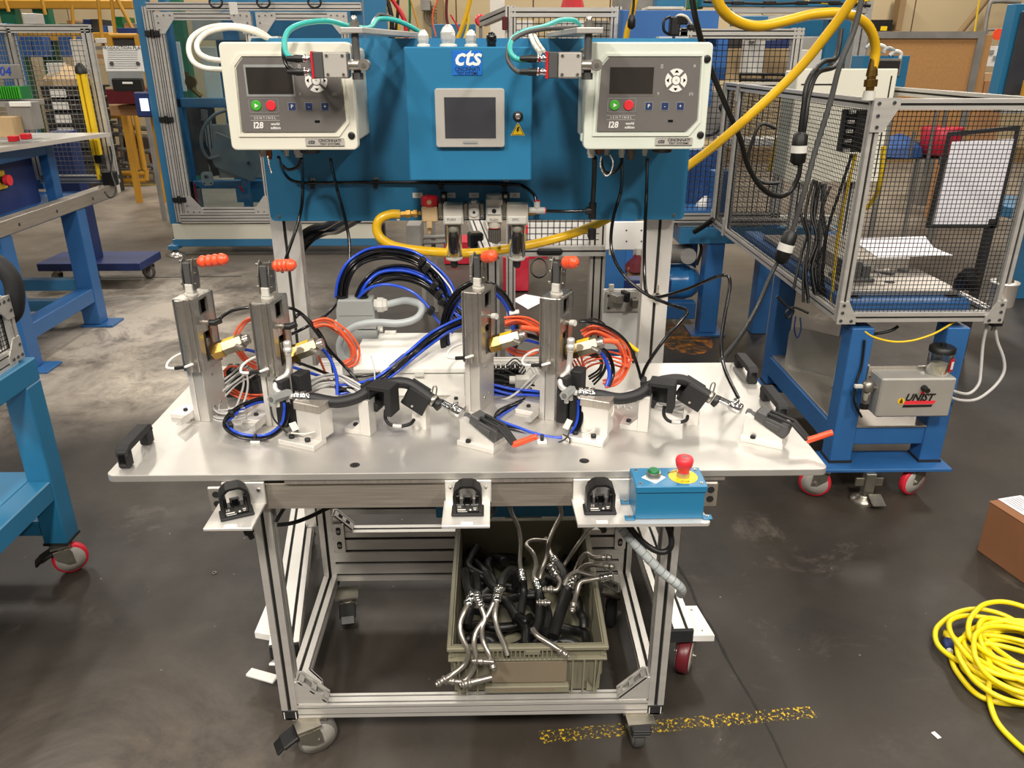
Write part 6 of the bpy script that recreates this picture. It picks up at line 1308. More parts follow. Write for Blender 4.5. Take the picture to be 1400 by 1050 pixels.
P = [zp(1299, 893, .010), zp(1306, 915, .010), zp(1330, 945, .010), zp(1355, 958, .010), zp(1385, 962, .010), zp(1420, 955, .012)] + P[6:] + [zp(1350, 880, .05), zp(1354, 910, .04), zp(1352, 950, .02), zp(1362, 985, .010), zp(1385, 1012, .010), zp(1412, 1035, .010)]
t = thing('extension_cord', 'tangled bright yellow extension cord heaped on the floor', 'cord', cen)
part('cord', G('yellow_cord').tube(P, .0078, 8, res=5), t)
a = zp(1299, 893, .013); b_ = zp(1294, 866, .016); d = b_ - a; g = G('gland'); g.lathe(a, d, [(0, .009), (.012, .010)], 10); g.m('blue_navy').lathe(a + d * .2, d, [(0, .011), (.012, .015), (.034, .016), (.036, .012)], 10); g.m('steel')
e = a + d.normalized() * .05
for s in (-1, 1): g.cyl(a + d * .8 + X * s * .006, a + d * 1.15 + X * s * .006, .002, n=6)
part('plug', g, t)
t = thing('washer', 'small dull washer lying on the open floor at left', 'washer', zp(293, 783, 0)); part('ring', G('zinc').tube([zp(293, 783, .002) + Vector((.006 * math.cos(a / 8 * 6.283), .006 * math.sin(a / 8 * 6.283), 0)) for a in range(8)], .0016, 6, closed=True), t)
solo('paper_scrap', G('white').box(zp(1280, 1005, .002), (.012, .022, .001), Rz(20)), 'tiny white scrap on the floor beside the yellow cord', 'scrap')
# ================================================================ LEFT SIDE: near blue cart, mid blue bench with mesh gate
nb = thing('blue_cart', 'near blue steel cart with red wheels, cut off at left edge', 'cart', (-1.9, 2.0, 0))
g = G('blue'); g.bb(-1.540, -1.462, 2.262, 2.345, .128, .70, .004); l = part('leg', g, nb); g = G('black_matte'); g.bb(-1.542, -1.460, 2.26, 2.347, .122, .130); part('gasket', g, l)
g = G('blue'); g.bb(-2.3, -2.222, 2.262, 2.345, .128, .70, .004); part('leg', g, nb)
g = G('blue'); g.bb(-1.540, -1.462, 1.1, 2.345, .70, .775, .004); part('top_beam', g, nb); part('top_beam', G('blue').bb(-2.3, -1.54, 2.265, 2.342, .70, .775, .004), nb)
part('shelf_beam', G('blue').bb(-1.538, -1.464, 1.1, 2.262, .30, .372, .004), nb); part('shelf_beam', G('blue').bb(-2.222, -1.54, 2.27, 2.337, .155, .21, .004), nb)
g = G('blue'); g.bb(-2.3, -1.54, 1.1, 2.33, .362, .370, .001); part('shelf', g, nb)
solo('document_tray', G('white').prism([(-1.98, 1.75), (-1.66, 1.86), (-1.67, 2.08), (-2.0, 2.06)], (0, 0, .371), X, Y, .022), 'white flat box lying on the shelf of near blue cart', 'box')
caster(nb, -1.50, 2.28, .122, .056, -58, 'red_wheel', True, hub='bezel'); caster(nb, -1.72, 2.03, .122, .045, 40, 'green_dark', hub='zinc')
cg = thing('mesh_cage', 'corner of a black mesh cage in aluminium profile on near blue cart', 'cage', (-1.55, 2.3, .78))
A0, A1 = Vector((-1.50, 2.305, .80)), Vector((-1.50, 2.305, .965)); B0, B1 = Vector((-1.50, 1.2, .80)), Vector((-1.50, 1.2, .965))
part('profile', G('alu').extr(A0 - Z * .017, A1 + Z * .017, .035, .035, up=Y, ng=.035), cg)
for a, b_ in ((A0, B0), (A1, B1)): part('profile', G('alu').extr(a - Y * .018, b_, .035, .05, ng=.025), cg)
part('mesh_panel', mesh_panel(G('wire'), B0, Y, Z, 1.09, .165, .0135, .0013), cg, kind='stuff')
part('mesh_panel', mesh_panel(G('wire'), A0, -X, Z, .6, .165, .0135, .0013), cg, kind='stuff')
for z, sz in ((.785, 1), (.985, -1)):
    poly = [(0, 0), (.075, 0), (.075, .022), (.035, .070), (0, .070)]; q = [(-p[0], p[1] * sz) for p in poly]
    if sz > 0: q = q[::-1]
    g = G('alu'); g.prism(q, (-1.4825, 2.32, z), Y, Z, .004)
    for a, b_ in ((.012, .012), (.035, .012), (.058, .012), (.012, .045)): g.bolt((-1.4785, 2.32 - a, z + b_ * sz), X, .006, .003, 'grey_dark')
    part('corner_plate', g, cg)
g = G('yellow'); g.lathe((-1.60, 2.05, .79), Z, [(0, .03), (.05, .035), (.09, .02)], 7, False); g.m('red').lathe((-1.58, 1.98, .79), Z, [(0, .03), (.05, .03)], 7); solo('parts_heap', g, 'yellow and red small parts glimpsed through the near mesh', 'parts')
g = G('black_matte'); c = yp(8, 380, 2.35); g.tube([c + Vector((-.2, 0, .02)), c + Vector((-.05, 0, .06)), c + Vector((.015, 0, .0)), c + Vector((.0, 0, -.10)), c + Vector((-.05, 0, -.14))], .028, 10); solo('black_sleeve', g, 'dark cloth-like sleeve drooping above near mesh cage at left edge', 'sleeve')

mb = thing('blue_bench', 'mid blue welded steel bench with steel edge rail, left', 'bench', (-3.0, 4.9, 0))
BX = -2.62
def bx(m, x0, x1, y0, y1, z0, z1, nm, par, b=.004): return part(nm, G(m).bb(x0, x1, y0, y1, z0, z1, b), par)
for (y0, y1) in ((4.16, 4.27), (4.98, 5.09)):
    bx('blue_cart', BX - .115, BX - .005, y0, y1, .015, .76, 'leg', mb); bx('blue_cart', BX - .13, BX + .08, y0 - .02, y1 + .04, 0, .014, 'foot_plate', mb, .002)
    bx('blue_cart', BX - 1.1, BX - .99, y0, y1, .015, .76, 'leg', mb)
bx('blue_cart', BX - .11, BX - .01, 4.27, 4.98, .17, .26, 'brace', mb)
for z in (.10, .24): bx('blue_frame', BX - 1.0, BX - .115, 5.0, 5.08, z, z + .07, 'rear_brace', mb)
bx('blue_cart', BX - 1.1, BX - .02, 4.14, 5.5, .755, .80, 'top', mb)
g = G('brushed'); g.bb(BX - .075, BX, 4.10, 5.56, .765, .845, .003); rl = part('edge_rail', g, mb)
for yy in (4.35, 4.75, 5.2): g = G('far_dark'); g.cyl((BX, yy, .80), (BX + .001, yy, .80), .010, n=10); part('hole', g, rl)
g = G('black_matte'); g.bb(BX - .08, BX + .002, 4.085, 4.10, .76, .85); part('end_cap', g, rl)
g = G('tank'); c = Vector((BX - .20, 4.45, .42)); g.cyl(c - X * .3, c, .09, n=18); g.lathe(c, X, [(0, .09), (.03, .075), (.05, .04), (.055, .01)], 18); part('air_tank', g, mb)
bb_ = thing('blue_pedestal', 'blue box pedestal with recess and yellow stop button on mid bench', 'cabinet', (-2.9, 4.7, .80))
bx('blue_cart', -3.6, -2.76, 4.30, 4.34, .80, 1.17, 'front_panel', bb_); bx('blue_cart', -2.80, -2.74, 4.30, 4.40, .80, 1.17, 'post', bb_); bx('blue_cart', -2.80, -2.74, 5.00, 5.08, .80, 1.17, 'post', bb_)
bx('blue_navy', -2.86, -2.84, 4.40, 5.0, .80, 1.17, 'recess_panel', bb_); bx('blue_cart', -2.86, -2.74, 4.40, 5.0, 1.10, 1.17, 'lintel', bb_); bx('blue_cart', -2.86, -2.66, 4.30, 5.12, .80, .815, 'sill', bb_)
c = Vector((-2.835, 4.62, 1.0)); g = G('yellow'); g.box(c, (.03, .09, .10), None, .004); g.m('black').cyl(c + X * .015, c + X * .035, .022, n=12); g.m('red_bright').cyl(c + X * .035, c + X * .06, .030, n=14); solo('stop_button', g, 'yellow stop button box with red mushroom in bench recess', 'button')
t = thing('bench_plate', 'pale aluminium tooling plate on the blue pedestal of mid bench', 'plate', (-2.95, 4.7, 1.17))
g = G('alu_bright'); g.prism([(-3.6, 4.22), (-2.72, 4.22), (-2.58, 5.0), (-2.50, 5.35), (-3.6, 5.35)], (0, 0, 1.172), X, Y, .024); part('plate', g, t)
def pxb(name, x0, y0, x1, y1, Yv, dep, m, label=None, cat=None, group=None, b=.003, par=None, gnd=0):
    a, c = yp(x0, (y0 + y1) / 2, Yv), yp(x1, (y0 + y1) / 2, Yv); zt, zb_ = yp((x0 + x1) / 2, y0, Yv).z, yp((x0 + x1) / 2, y1, Yv).z
    if gnd: zb_ = 0
    g = G(m); g.bb(a.x, c.x, Yv, Yv + dep, zb_, zt, b)
    return part(name, g, par) if par else solo(name, g, label, cat, group)
t = thing('test_fixture', 'grey sensor box with red clamps on the bench plate', 'fixture', yp(25, 185, 4.6))
pxb('grey_box', 10, 140, 42, 178, 4.7, .12, 'far_grey', par=t); pxb('terminal_row', 12, 139, 40, 146, 4.69, .02, 'label', par=t); pxb('red_clamp', 10, 186, 20, 194, 4.4, .05, 'red', par=t); pxb('red_clamp', 27, 183, 37, 191, 4.45, .05, 'red', par=t); pxb('grey_block', -6, 160, 18, 188, 4.6, .1, 'tan', par=t); pxb('cylinder', 46, 160, 52, 176, 4.9, .04, 'black', par=t)
t = thing('sign_board', 'grey board with a blue handwritten number above a green comb tray', 'board', yp(12, 95, 4.9))
pxb('board', -20, 88, 26, 108, 5.0, .03, 'far_grey', par=t); text('lettering', '104', .07, yp(2, 98, 4.995), X, Z, 'blue_cable', t, .0003, shear=.2)
t = thing('comb_tray', 'green ribbed comb tray at left edge', 'tray', yp(12, 127, 4.9)); pxb('tray', -20, 118, 28, 136, 5.0, .12, 'green_dark', par=t)
for k in range(14): pxb('rib', -18 + k * 3.3, 118, -16.8 + k * 3.3, 135, 4.985, .015, 'green', par=t, b=0)
solo('bench_shelf', G('far_grey').bb(yp(-20, 140, 5).x, yp(30, 140, 5).x, 4.95, 5.25, yp(10, 146, 5).z, yp(10, 138, 5).z, .003), 'grey shelf under the green comb tray', 'shelf')
solo('blue_upright', G('blue_cart').bb(yp(-10, 50, 5.6).x, yp(13, 50, 5.6).x, 5.6, 5.7, .8, yp(0, 32, 5.6).z, .003), 'blue upright at far left edge behind the gate', 'post')
g = G('alu'); a, b_ = yp(-12, 24, 4.6), yp(85, 28, 5.2); g.bb(a.x, b_.x, 4.9, 5.0, yp(40, 33, 4.9).z, yp(40, 18, 4.9).z, .003); solo('cross_arm', g, 'horizontal grey metal arm above the mesh gate', 'beam')
# mesh gate with light curtain at bench end
gt = thing('mesh_gate', 'profile framed wire mesh gate at far end of bench', 'gate', (-2.9, 5.56, .83))
gx0, gx1, gz0, gz1, GY = -3.12, -2.625, .875, 1.815, 5.56
for p0, p1 in (((gx0, GY, gz0), (gx0, GY, gz1)), ((gx1, GY, gz0), (gx1, GY, gz1))): part('profile', G('alu').extr(p0, p1, .05, .05, up=Y, ng=.05), gt)
for z in (gz0, gz1): part('profile', G('alu').extr((gx0, GY, z), (gx1 + .025, GY, z), .05, .05, ng=.025), gt)
part('mesh_panel', mesh_panel(G('wire_grey'), (gx0, GY, gz0), X, Z, gx1 - gx0, gz1 - gz0, .030, .0022), gt, kind='stuff')
part('profile', G('alu').extr((gx0 - .02, GY, gz1), (gx0 - .02, GY - .9, gz1), .05, .05, ng=.025), gt)
part('mesh_panel', mesh_panel(G('wire_grey'), (gx0 - .02, GY - .9, gz0), Y, Z, .9, gz1 - gz0, .030, .0022), gt, kind='stuff')
t = thing('light_curtain', 'bright yellow light curtain bar on the mesh gate post', 'sensor bar', (-2.68, 5.5, .95))
a, b_ = yp(131, 92, 5.45), yp(150, 192, 5.45)
for dx_, w_ in ((0, .022), (.030, .026)): g = G('yellow'); g.bb(-2.70 + dx_, -2.70 + dx_ + w_, 5.46, 5.50, 1.04, 1.55, .003); part('bar', g, t)
g = G('yellow'); g.bb(-2.70, -2.685, 5.47, 5.50, .88, 1.04, .002); part('lower_bar', g, t)
g = G('black'); g.lathe((-2.672, 5.48, 1.55), Z, [(0, .035), (.03, .034), (.055, .018), (.065, .008)], 12); part('end_cap', g, t); g = G('black'); g.bb(-2.69, -2.64, 5.46, 5.50, .99, 1.045, .004); part('end_cap', g, t)
g = G('black'); g.bb(-2.67, -2.59, 5.47, 5.54, .84, .93, .004); solo('junction_block', g, 'black block at foot of the gate post', 'connector')
cable('black_cable', [(150, 200, 5.45), (153, 215, 5.45), (152, 235, 5.4), (158, 255, 5.3), (157, 266, 5.25), (150, 270, 5.2), (143, 262, 5.2)], .006, 'black', 'black cable looping below the gate corner')
# second (navy) wheeled stand seen under the bench
t = thing('navy_stand', 'dark blue wheeled stand seen beyond the bench rail', 'stand', (-3.0, 6.0, 0))
bx('blue_navy', -3.50, -2.72, 5.9, 6.3, .14, .20, 'base', t); bx('blue_navy', -3.24, -3.10, 6.0, 6.14, .20, 1.15, 'column', t)
caster(t, -3.38, 5.95, .14, .06, 60, 'grey_dark', hub='bezel'); caster(t, -3.12, 6.0, .14, .06, 20, 'grey_dark', hub='bezel'); caster(t, -2.78, 6.2, .14, .06, 70, 'grey_dark', hub='bezel')
# stacked black totes with white sheets behind gate
tt_ = 0
for k in range(7):
    y0 = 118 + k * 17.5; x0 = 60 + k * 3.6
    t = thing('tote', 'dark stacked tote behind the gate, number %s from the top, white sheet inside' % ['one', 'two', 'three', 'four', 'five', 'six', 'seven'][k], 'crate', yp(x0, y0 + 17, 10.2), 0, 'totes stacked behind the gate')
    pxb('shell', x0 - 4, y0, x0 + 54, y0 + 15.5, 10.2, .6, 'far_dark', par=t, b=.01); pxb('rim', x0 - 6, y0, x0 + 56, y0 + 3, 10.17, .66, 'black_matte', par=t, b=.004); pxb('sheet', x0 + 8, y0 + 4, x0 + 30, y0 + 15, 10.16, .01, 'white', par=t, b=0)
g = G('tan'); g.lathe(yp(95, 118, 10.5), Z, [(0, .29), (.09, .28), (.2, .16), (.25, .03)], 9, False); solo('bag', g, 'pale tan bag heaped on the top tote', 'bag'); pxb('carton', 66, 86, 82, 117, 10.3, .2, 'white_far', 'white carton behind mesh beside the tan bag', 'carton')
# ================================================================ RACKS at far left
t = thing('pallet_rack', 'tall yellow and green pallet rack at far left', 'rack', (-8, 11, 0))
for x in (28, 72, 250): g = G('green_post'); p = yp(x, 100, 11.2); g.bb(p.x - .10, p.x + .10, 11.2, 11.35, 0, 5, .01); part('upright', g, t)
for (y, m_) in ((6, 'yellow_rack'), (50, 'yellow_rack')):
    p = yp(60, y, 11.1); g = G(m_); g.bb(-11, -4.6, 11.1, 11.2, p.z - .05, p.z + .05, .01); part('beam', g, t)
g = G('far_grey'); p = yp(60, 52, 11.2); g.bb(-11, -4.6, 11.2, 12.2, p.z - .04, p.z, .0); part('deck', g, t)
for (x0, x1, y0, y1, Yv) in ((98, 6, 102, 60, 10.6), (134, 0, 142, 72, 10.4), (152, -5, 158, 52, 10.4), (158, -5, 186, 48, 10.4), (56, -5, 62, 20, 10.6), (5, -5, 12, 16, 10.6)):
    a, b_ = yp(x0, x1, Yv), yp(y0, y1, Yv); solo('yellow_strut', G('yellow_rack').tube([a, b_], .022, 6, spline=False), 'slanting yellow pole crossing the far rack near x position %s' % {98: 'left of centre', 134: 'of the thin one', 152: 'by the blue machine', 158: 'of the steepest one', 56: 'far left', 5: 'at the frame edge'}[x0], 'pole')
random.seed(3)
cols = ['far_dark', 'green_dark', 'blue_navy', 'white_far', 'far_grey', 'blue_slat', 'cardboard_far', 'tan', 'red_bin']
nmw = ['first', 'second', 'third', 'fourth', 'fifth', 'sixth', 'seventh', 'eighth', 'ninth', 'tenth', 'eleventh', 'twelfth', 'thirteenth', 'fourteenth', 'fifteenth', 'sixteenth', 'seventeenth', 'eighteenth', 'nineteenth', 'twentieth']
for k, x in enumerate(range(82, 186, 11)):
    h = random.uniform(14, 30); m_ = cols[(k * 5 + 1) % 7]; pxb('storage_bin', x, 50 - h, x + 9.5, 50, 11.4, .4, m_, 'small storage bin on the rack shelf, %s from left' % nmw[k], 'bin', 'bins on the rack shelf')
for k, (x0, x1) in enumerate(((28, 42), (44, 60), (82, 96), (98, 108))): pxb('slatted_screen', x0, 50, x1, 78, 10.9, .2, 'blue_slat', 'blue slatted screen behind the gate, %s from left' % nmw[k], 'screen', 'blue screens behind gate', gnd=0)
pxb('white_screen', 98, 54, 124, 86, 10.5, .1, 'white_far', 'white panel seen through the gate mesh', 'panel', gnd=1)
for k, (y, h, m_) in enumerate(((52, 7, 'white_far'), (63, 5, 'far_grey'), (74, 6, 'cardboard_far'), (84, 5, 'tan'))): pxb('shelf_goods', 130, y, 150, y + h, 10.2, .4, m_, 'goods on the shelf left of the notice board, %s from top' % nmw[k], 'goods', 'goods beside the notice board')
t = thing('yellow_rack', 'yellow tube rack above the notice board', 'frame', yp(168, 60, 9.8))
for x in (150, 188): p = yp(x, 49, 9.8); part('leg', G('yellow_rack').bb(p.x - .03, p.x + .03, 9.77, 9.83, 0, p.z), t)
for a, b_ in (((150, 49), (188, 49)),): part('tube', G('yellow_rack').tube([yp(a[0], a[1], 9.8), yp(b_[0], b_[1], 9.8)], .03, 6, spline=False), t)
pxb('dark_sheet', 151, 52, 188, 64, 9.8, .03, 'far_dark', par=t)
pxb('blue_crate', 160, 38, 187, 46, 10.2, .3, 'blue_navy', 'blue crate above the yellow tube rack', 'crate')
t = thing('notice_board', 'white notice sheet on a stand with a black document tray', 'board', yp(168, 120, 8.6))
pxb('sheet', 142, 63, 194, 98, 8.6, .03, 'white', par=t); pxb('tray_back', 148, 97, 196, 118, 8.58, .03, 'grey_plastic', par=t); pxb('black_tray', 153, 107, 193, 125, 8.5, .09, 'black', par=t, b=.012); pxb('pocket', 167, 112, 181, 115, 8.49, .01, 'label', par=t)
for k in range(9): g = G('grey_plastic'); a, b_ = yp(147, 69 + k * 3, 8.598), yp(188, 69 + k * 3, 8.598); g.box((a + b_) / 2, (b_.x - a.x, .001, .004)); part('ruled_line', g, t)
text('lettering', 'PRODUCTION PLAN', .045, yp(168, 65.5, 8.597), X, Z, 'grey_dark', t, .0003)
p = yp(194, 100, 8.7); part('pole', G('far_grey').bb(p.x - .02, p.x + .02, 8.63, 8.67, 0, p.z), t)
for x in (153, 189): g = G('grey_dark'); c = yp(x, 87, 8.6); g.cyl(c, c - Y * .01, .02, n=12); part('magnet', g, t)
pxb('maroon_tub', 146, 122, 192, 142, 9.2, .6, 'maroon', 'dark red tub below the notice board', 'tub'); pxb('carton', 150, 144, 190, 158, 9.4, .4, 'cardboard_far', 'brown carton under the dark red tub', 'carton')
p = yp(199, 143, 7.06); t = thing('handheld_screen', 'small lit screen glowing beside the blue machine', 'screen', p); g = G('blue_navy'); g.box(p, (.16, .04, .20), None, .01); part('case', g, t); g = G('lit_screen'); g.box(p + Vector((-.0, -.021, .0)), (.07, .002, .10)); part('display', g, t)
t = thing('yellow_trolley', 'yellow tube trolley with grey shelves beyond the gate', 'trolley', yp(175, 250, 11.1))
for a, b_ in (((170, 127), (190, 232)), ((180, 127), (198, 232)), ((147, 133), (171, 133)), ((150, 158), (176, 158)), ((163, 237), (200, 237)), ((160, 247), (200, 246)), ((200, 232), (200, 246))):
    part('tube', G('yellow_rack').tube([yp(a[0], a[1], 11.1), yp(b_[0], b_[1], 11.1)], .036, 8, spline=False), t)
for k, y in enumerate((172, 183, 203, 222, 230)): part('shelf_bar', G('far_grey').tube([yp(155, y, 11.3), yp(222, y + 6, 11.3)], .034, 6, spline=False), t)
for x in (163, 172, 205, 212): part('support', G('far_grey').tube([yp(x, 160, 11.3), yp(x + 8, 250, 11.3)], .028, 6, spline=False), t)
for k, (x0, x1, y0, y1) in enumerate(((168, 192, 188, 206), (205, 224, 208, 238), (168, 186, 208, 224))): pxb('parts_box', x0, y0, x1, y1, 11.4, .3, ['far_dark', 'cardboard_far', 'far_grey'][k], 'box on the far trolley, %s' % ['dark one', 'brown one', 'grey one'][k], 'box')

# ================================================================ BIG BLUE MACHINE with clear doors
bm = thing('test_machine', 'large blue machine enclosure with clear polycarbonate doors, back left', 'machine', (-2.0, 7.3, 0))
MY = 7.0
def w(x, y, Yv=MY): return yp(x, y, Yv)
XL = w(236, 330).x; XR = w(528, 20).x; XR = -1.08; ZT = 2.12
zb = w(300, 337).z; zc0 = w(300, 327).z; zc1 = w(300, 306).z; zr0 = w(300, 291).z
g = G('blue_frame'); g.bb(XL, XR, MY, MY + .12, zb, zc0, .004); part('base_beam', g, bm)
g = G('cream'); g.bb(XL + .02, XR, MY, MY + .03, zc0, zc1, .002); part('kick_panel', g, bm)
g = G('blue_frame'); g.bb(XL, XL + .10, MY + .01, MY + .11, zc1, ZT + .1, .004); part('corner_post', g, bm)
g = G('blue_frame'); g.bb(XL, XR, MY + .02, MY + .12, ZT + .0, ZT + .12, .004); part('top_beam', g, bm)
g = G('blue_frame'); g.bb(XR - .10, XR, MY + .05, MY + .15, zc1, ZT, .004); part('corner_post', g, bm)
xa = XL + .115; xm = w(352, 60).x
z1 = w(300, 9).z
part('profile', G('alu').extr((xa, MY, zc1 + .02), (xa, MY, z1), .08, .05, up=Y, ng=.027), bm); part('profile', G('alu').extr((xa, MY, z1), (XR, MY, z1), .06, .06, ng=.03), bm)
part('profile', G('alu').extr((xa, MY, zr0 - .04), (XR, MY, zr0 - .04), .08, .08, ng=.027), bm)
for (x0, x1, nm) in ((xa + .05, xm - .02, 'left'), (xm + .02, XR - .11, 'right')):
    z0_, z1_ = zr0 + .02, z1 - .07
    dr = part('door_frame', G('alu').extr((x0 + .03, MY - .01, z0_ - .02), (x0 + .03, MY - .01, z1_ + .02), .06, .04, up=Y, ng=.03), bm)
    for q0, q1 in (((x1 - .03, MY - .01, z0_ - .02), (x1 - .03, MY - .01, z1_ + .02)),): part('door_rail', G('alu').extr(q0, q1, .06, .04, up=Y, ng=.03), bm)
    for z in (z0_, z1_): part('door_rail', G('alu').extr((x0 + .06, MY - .01, z), (x1 - .06, MY - .01, z), .04, .06, ng=.03), bm)
    g = G('polycarbonate'); g.bb(x0 + .05, x1 - .05, MY - .003, MY + .003, z0_, z1_); part('clear_pane', g, bm)
    for sx_, xx in ((1, x0), (-1, x1)):
        for sz_, zz in ((1, z0_ - .03), (-1, z1_ + .03)):
            poly = [(0, 0), (.16, 0), (.16, .05), (.07, .16), (0, .16)]; q = [(p[0] * sx_, p[1] * sz_) for p in poly]; q = q if sx_ * sz_ > 0 else q[::-1]
            g = G('alu'); g.prism(q, (xx, MY - .032, zz), X, Z, .006)
            for a, b_ in ((.03, .03), (.08, .025), (.13, .025), (.03, .08), (.03, .13)): g.bolt((xx + a * sx_, MY - .038, zz + b_ * sz_), -Y, .009, .003, 'steel')
            part('gusset_plate', g, bm)
for y in (46, 163, 272):
    c = Vector((xa + .02, MY - .04, w(215, y).z)); g = G('black'); g.box(c - X * .035, (.05, .02, .05), None, .006).box(c + X * .035, (.05, .02, .05), None, .006).cyl(c - Z * .03, c + Z * .03, .012, n=8); part('hinge', g, bm)
c = w(321, 12); g = G('label'); g.box((c.x, MY - .035, c.z), (.065, .01, .09), None, .002); part('joint_plate', g, bm)
g = G('blue_frame'); g.bb(XL - .03, XL + .05, MY - .05, MY + .08, zb - .02, zb + .02, .003); g.m('steel').cyl((XL, MY, .04), (XL, MY, zb), .012, n=8); g.lathe((XL + .01, MY, 0), Z, [(0, .09), (.02, .085), (.04, .03), (.05, .025)], 16); part('levelling_foot', g, bm)
# interior
g = G('blue'); g.bb(XL + .1, XR, 8.6, 8.66, .2, 2.2); part('rear_panel', g, bm)
bx('blue_frame', w(225, 60, 7.5).x, w(235, 60, 7.5).x, 7.5, 7.6, zc1, 2.2, 'inner_post', bm); bx('blue_frame', w(345, 60, 7.8).x, w(356, 60, 7.8).x, 7.8, 7.9, zc1, 2.2, 'inner_post', bm)
z = w(270, 136, 7.5).z; bx('blue_frame', w(228, 136, 7.5).x, XR, 7.5, 7.6, z - .07, z + .01, 'inner_beam', bm); z = w(270, 252, 7.5).z; bx('blue_frame', w(240, 250, 7.5).x, XR, 7.5, 7.6, z - .04, z + .03, 'inner_beam', bm)
bx('blue_frame', w(332, 270, 7.4).x, w(341, 270, 7.4).x, 7.4, 7.5, zc1, w(336, 245, 7.4).z, 'inner_post', bm)
for k, (x0, y0, x1, y1) in enumerate(((232, 57, 250, 125), (218, 57, 226, 125))): pxb('paper_board', x0, y0, x1, y1, 7.75, .02, 'white', par=bm)
pxb('panel_plate', 278, 64, 300, 142, 7.6, .03, 'cream', par=bm); pxb('plate', 294, 170, 356, 243, 7.45, .03, 'bezel', par=bm)
pxb('dark_housing', 246, 145, 285, 240, 8.0, .3, 'far_dark', par=bm); pxb('cream_board', 262, 8, 345, 55, 8.4, .05, 'grey_box', par=bm); pxb('grey_plate', 252, 255, 276, 290, 7.5, .03, 'far_grey', par=bm)
g = G('grey_plastic', Matrix.Translation(w(322, 215, 7.35)) @ Ry(22)); g.bb(-.21, .21, -.02, .02, -.15, .15, .004); g.bolt((.13, -.02, 0), -Y, .025, .015, 'steel'); part('tilted_plate', g, bm)
g = G('gland'); c = w(284, 244, 7.2); g.prism(rrect(.10, .12, .03), c, X, Z, .02); g.bolt(c + Vector((0, -.02, .02)), -Y, .02, .02); g.m('black').cyl(c + Vector((.03, -.021, -.04)), c + Vector((.03, -.022, -.04)), .008, n=8).cyl(c + Vector((-.03, -.021, -.04)), c + Vector((-.03, -.022, -.04)), .008, n=8); part('round_bracket', g, bm)
part('curved_cable', G('grey_plastic').tube([w(312, 150, 7.3), w(292, 158, 7.25), (w(277, 178, 7.22)), w(276, 200, 7.22), w(285, 216, 7.25), w(300, 213, 7.28)], .014, 8), bm)
part('gas_strut', G('steel').tube([w(279, 150, 7.4), w(280, 165, 7.4)], .03, 10, spline=False), bm); part('slide_rail', G('alu').extr(w(284, 165, 7.45), w(292, 238, 7.45), .06, .03, up=Y), bm)
part('black_hose', G('black').tube([w(276, 195, 7.35), w(283, 210, 7.35), (w(292, 228, 7.35)), w(296, 240, 7.35)], .03, 8), bm); part('red_tag', G('red').box(w(330, 258, 7.3), (.02, .01, .06), Ry(-30)), bm)
part('red_fastener', G('red').tube([w(266, 250, 7.4), w(270, 285, 7.4)], .010, 6, spline=False), bm)
part('brass_regulator', G('brass').tube([w(255, 98, 7.4), w(258, 118, 7.4), w(275, 132, 7.4)], .02, 8, spline=False).lathe(w(262, 112, 7.38), -Y, [(0, .05), (.03, .05)], 14), bm)
part('strut_bar', G('blue_frame').bb(w(300, 10, 7.9).x, w(320, 10, 7.9).x, 7.9, 7.95, w(0, 55, 7.9).z, 2.2) , bm)
pxb('pallet', 80, 240, 138, 252, 10.2, .6, 'far_dark', 'dark pallet under the stacked totes', 'pallet', gnd=1)
solo('shade_sheet', G('black_matte').bb(XL + .35, XR, 7.5, 7.6, .0, .17), 'black sheet standing in for the shade under the blue machine', 'panel')  # dark sheet added to give the shade beneath the machine
for k, x in enumerate((295, 360, 430)):
    c = w(x, 3, 6.9); g = G('black'); g.tube([c + Vector((.05 * math.cos(a / 8 * 6.28), 0, .04 * math.sin(a / 8 * 6.28))) for a in range(8)], .008, 6, closed=True); solo('cable_ring', g, 'black cable ring on top of blue machine, %s from left' % nmw[k], 'ring', 'cable rings on the blue machine')
# ================================================================ BEHIND THE STAND
nmz = nmw
# hoses and conduits hanging from above, left of the blue cabinet
hang = [('red', 534, -5, 556, 60, .030), ('yellow_hose', 520, 60, 533, -5, .016), ('black', 528, -5, 533, 60, .03), ('yellow_hose', 541, -5, 547, 60, .014), ('green_dark', 556, 60, 560, -5, .016), ('maroon', 611, -5, 622, 60, .018), ('yellow_hose', 622, 62, 644, -5, .03), ('red', 616, 20, 626, 60, .012), ('yellow_rack', 560, -5, 578, 60, .012), ('yellow', 632, 60, 640, 10, .015), ('black', 536, 60, 544, 0, .02), ('orange_tube', 596, 50, 600, -5, .010)]
for k, (m_, x0, y0, x1, y1, r) in enumerate(hang):
    a, b_ = yp(x0, y0, 9.0), yp(x1, y1, 9.0); mid = (a + b_) / 2 + X * random.uniform(-.06, .06)
    solo('drop_hose', G(m_).tube([a, mid, b_], r * .8, 8), '%s line hanging behind the cabinet lamps, %s' % (m_.replace('_', ' ').replace('hose', ''), nmz[k]), 'hose', 'drop lines behind the stand')
pxb('wall_box', 575, 0, 588, 14, 13.2, .25, 'far_grey', 'grey box fixed on the far beige wall', 'box'); pxb('pipe_cover', 597, -10, 606, 45, 13.2, .2, 'beige_dark', 'brown vertical pipe cover on the far wall', 'pipe')
pxb('blue_cabinet', 590, 33, 650, 50, 10.5, .4, 'blue', 'dark blue cabinet low behind the indicator lamps', 'cabinet', gnd=1); pxb('white_column', 670, -10, 690, 60, 12, .3, 'white_far', 'pale column behind the mesh fence', 'column', gnd=1)
t = thing('fan_guard', 'small dark fan guard on far wall', 'fan', yp(592, 22, 13.46)); g = G('far_grey'); c = yp(592, 22, 13.46)
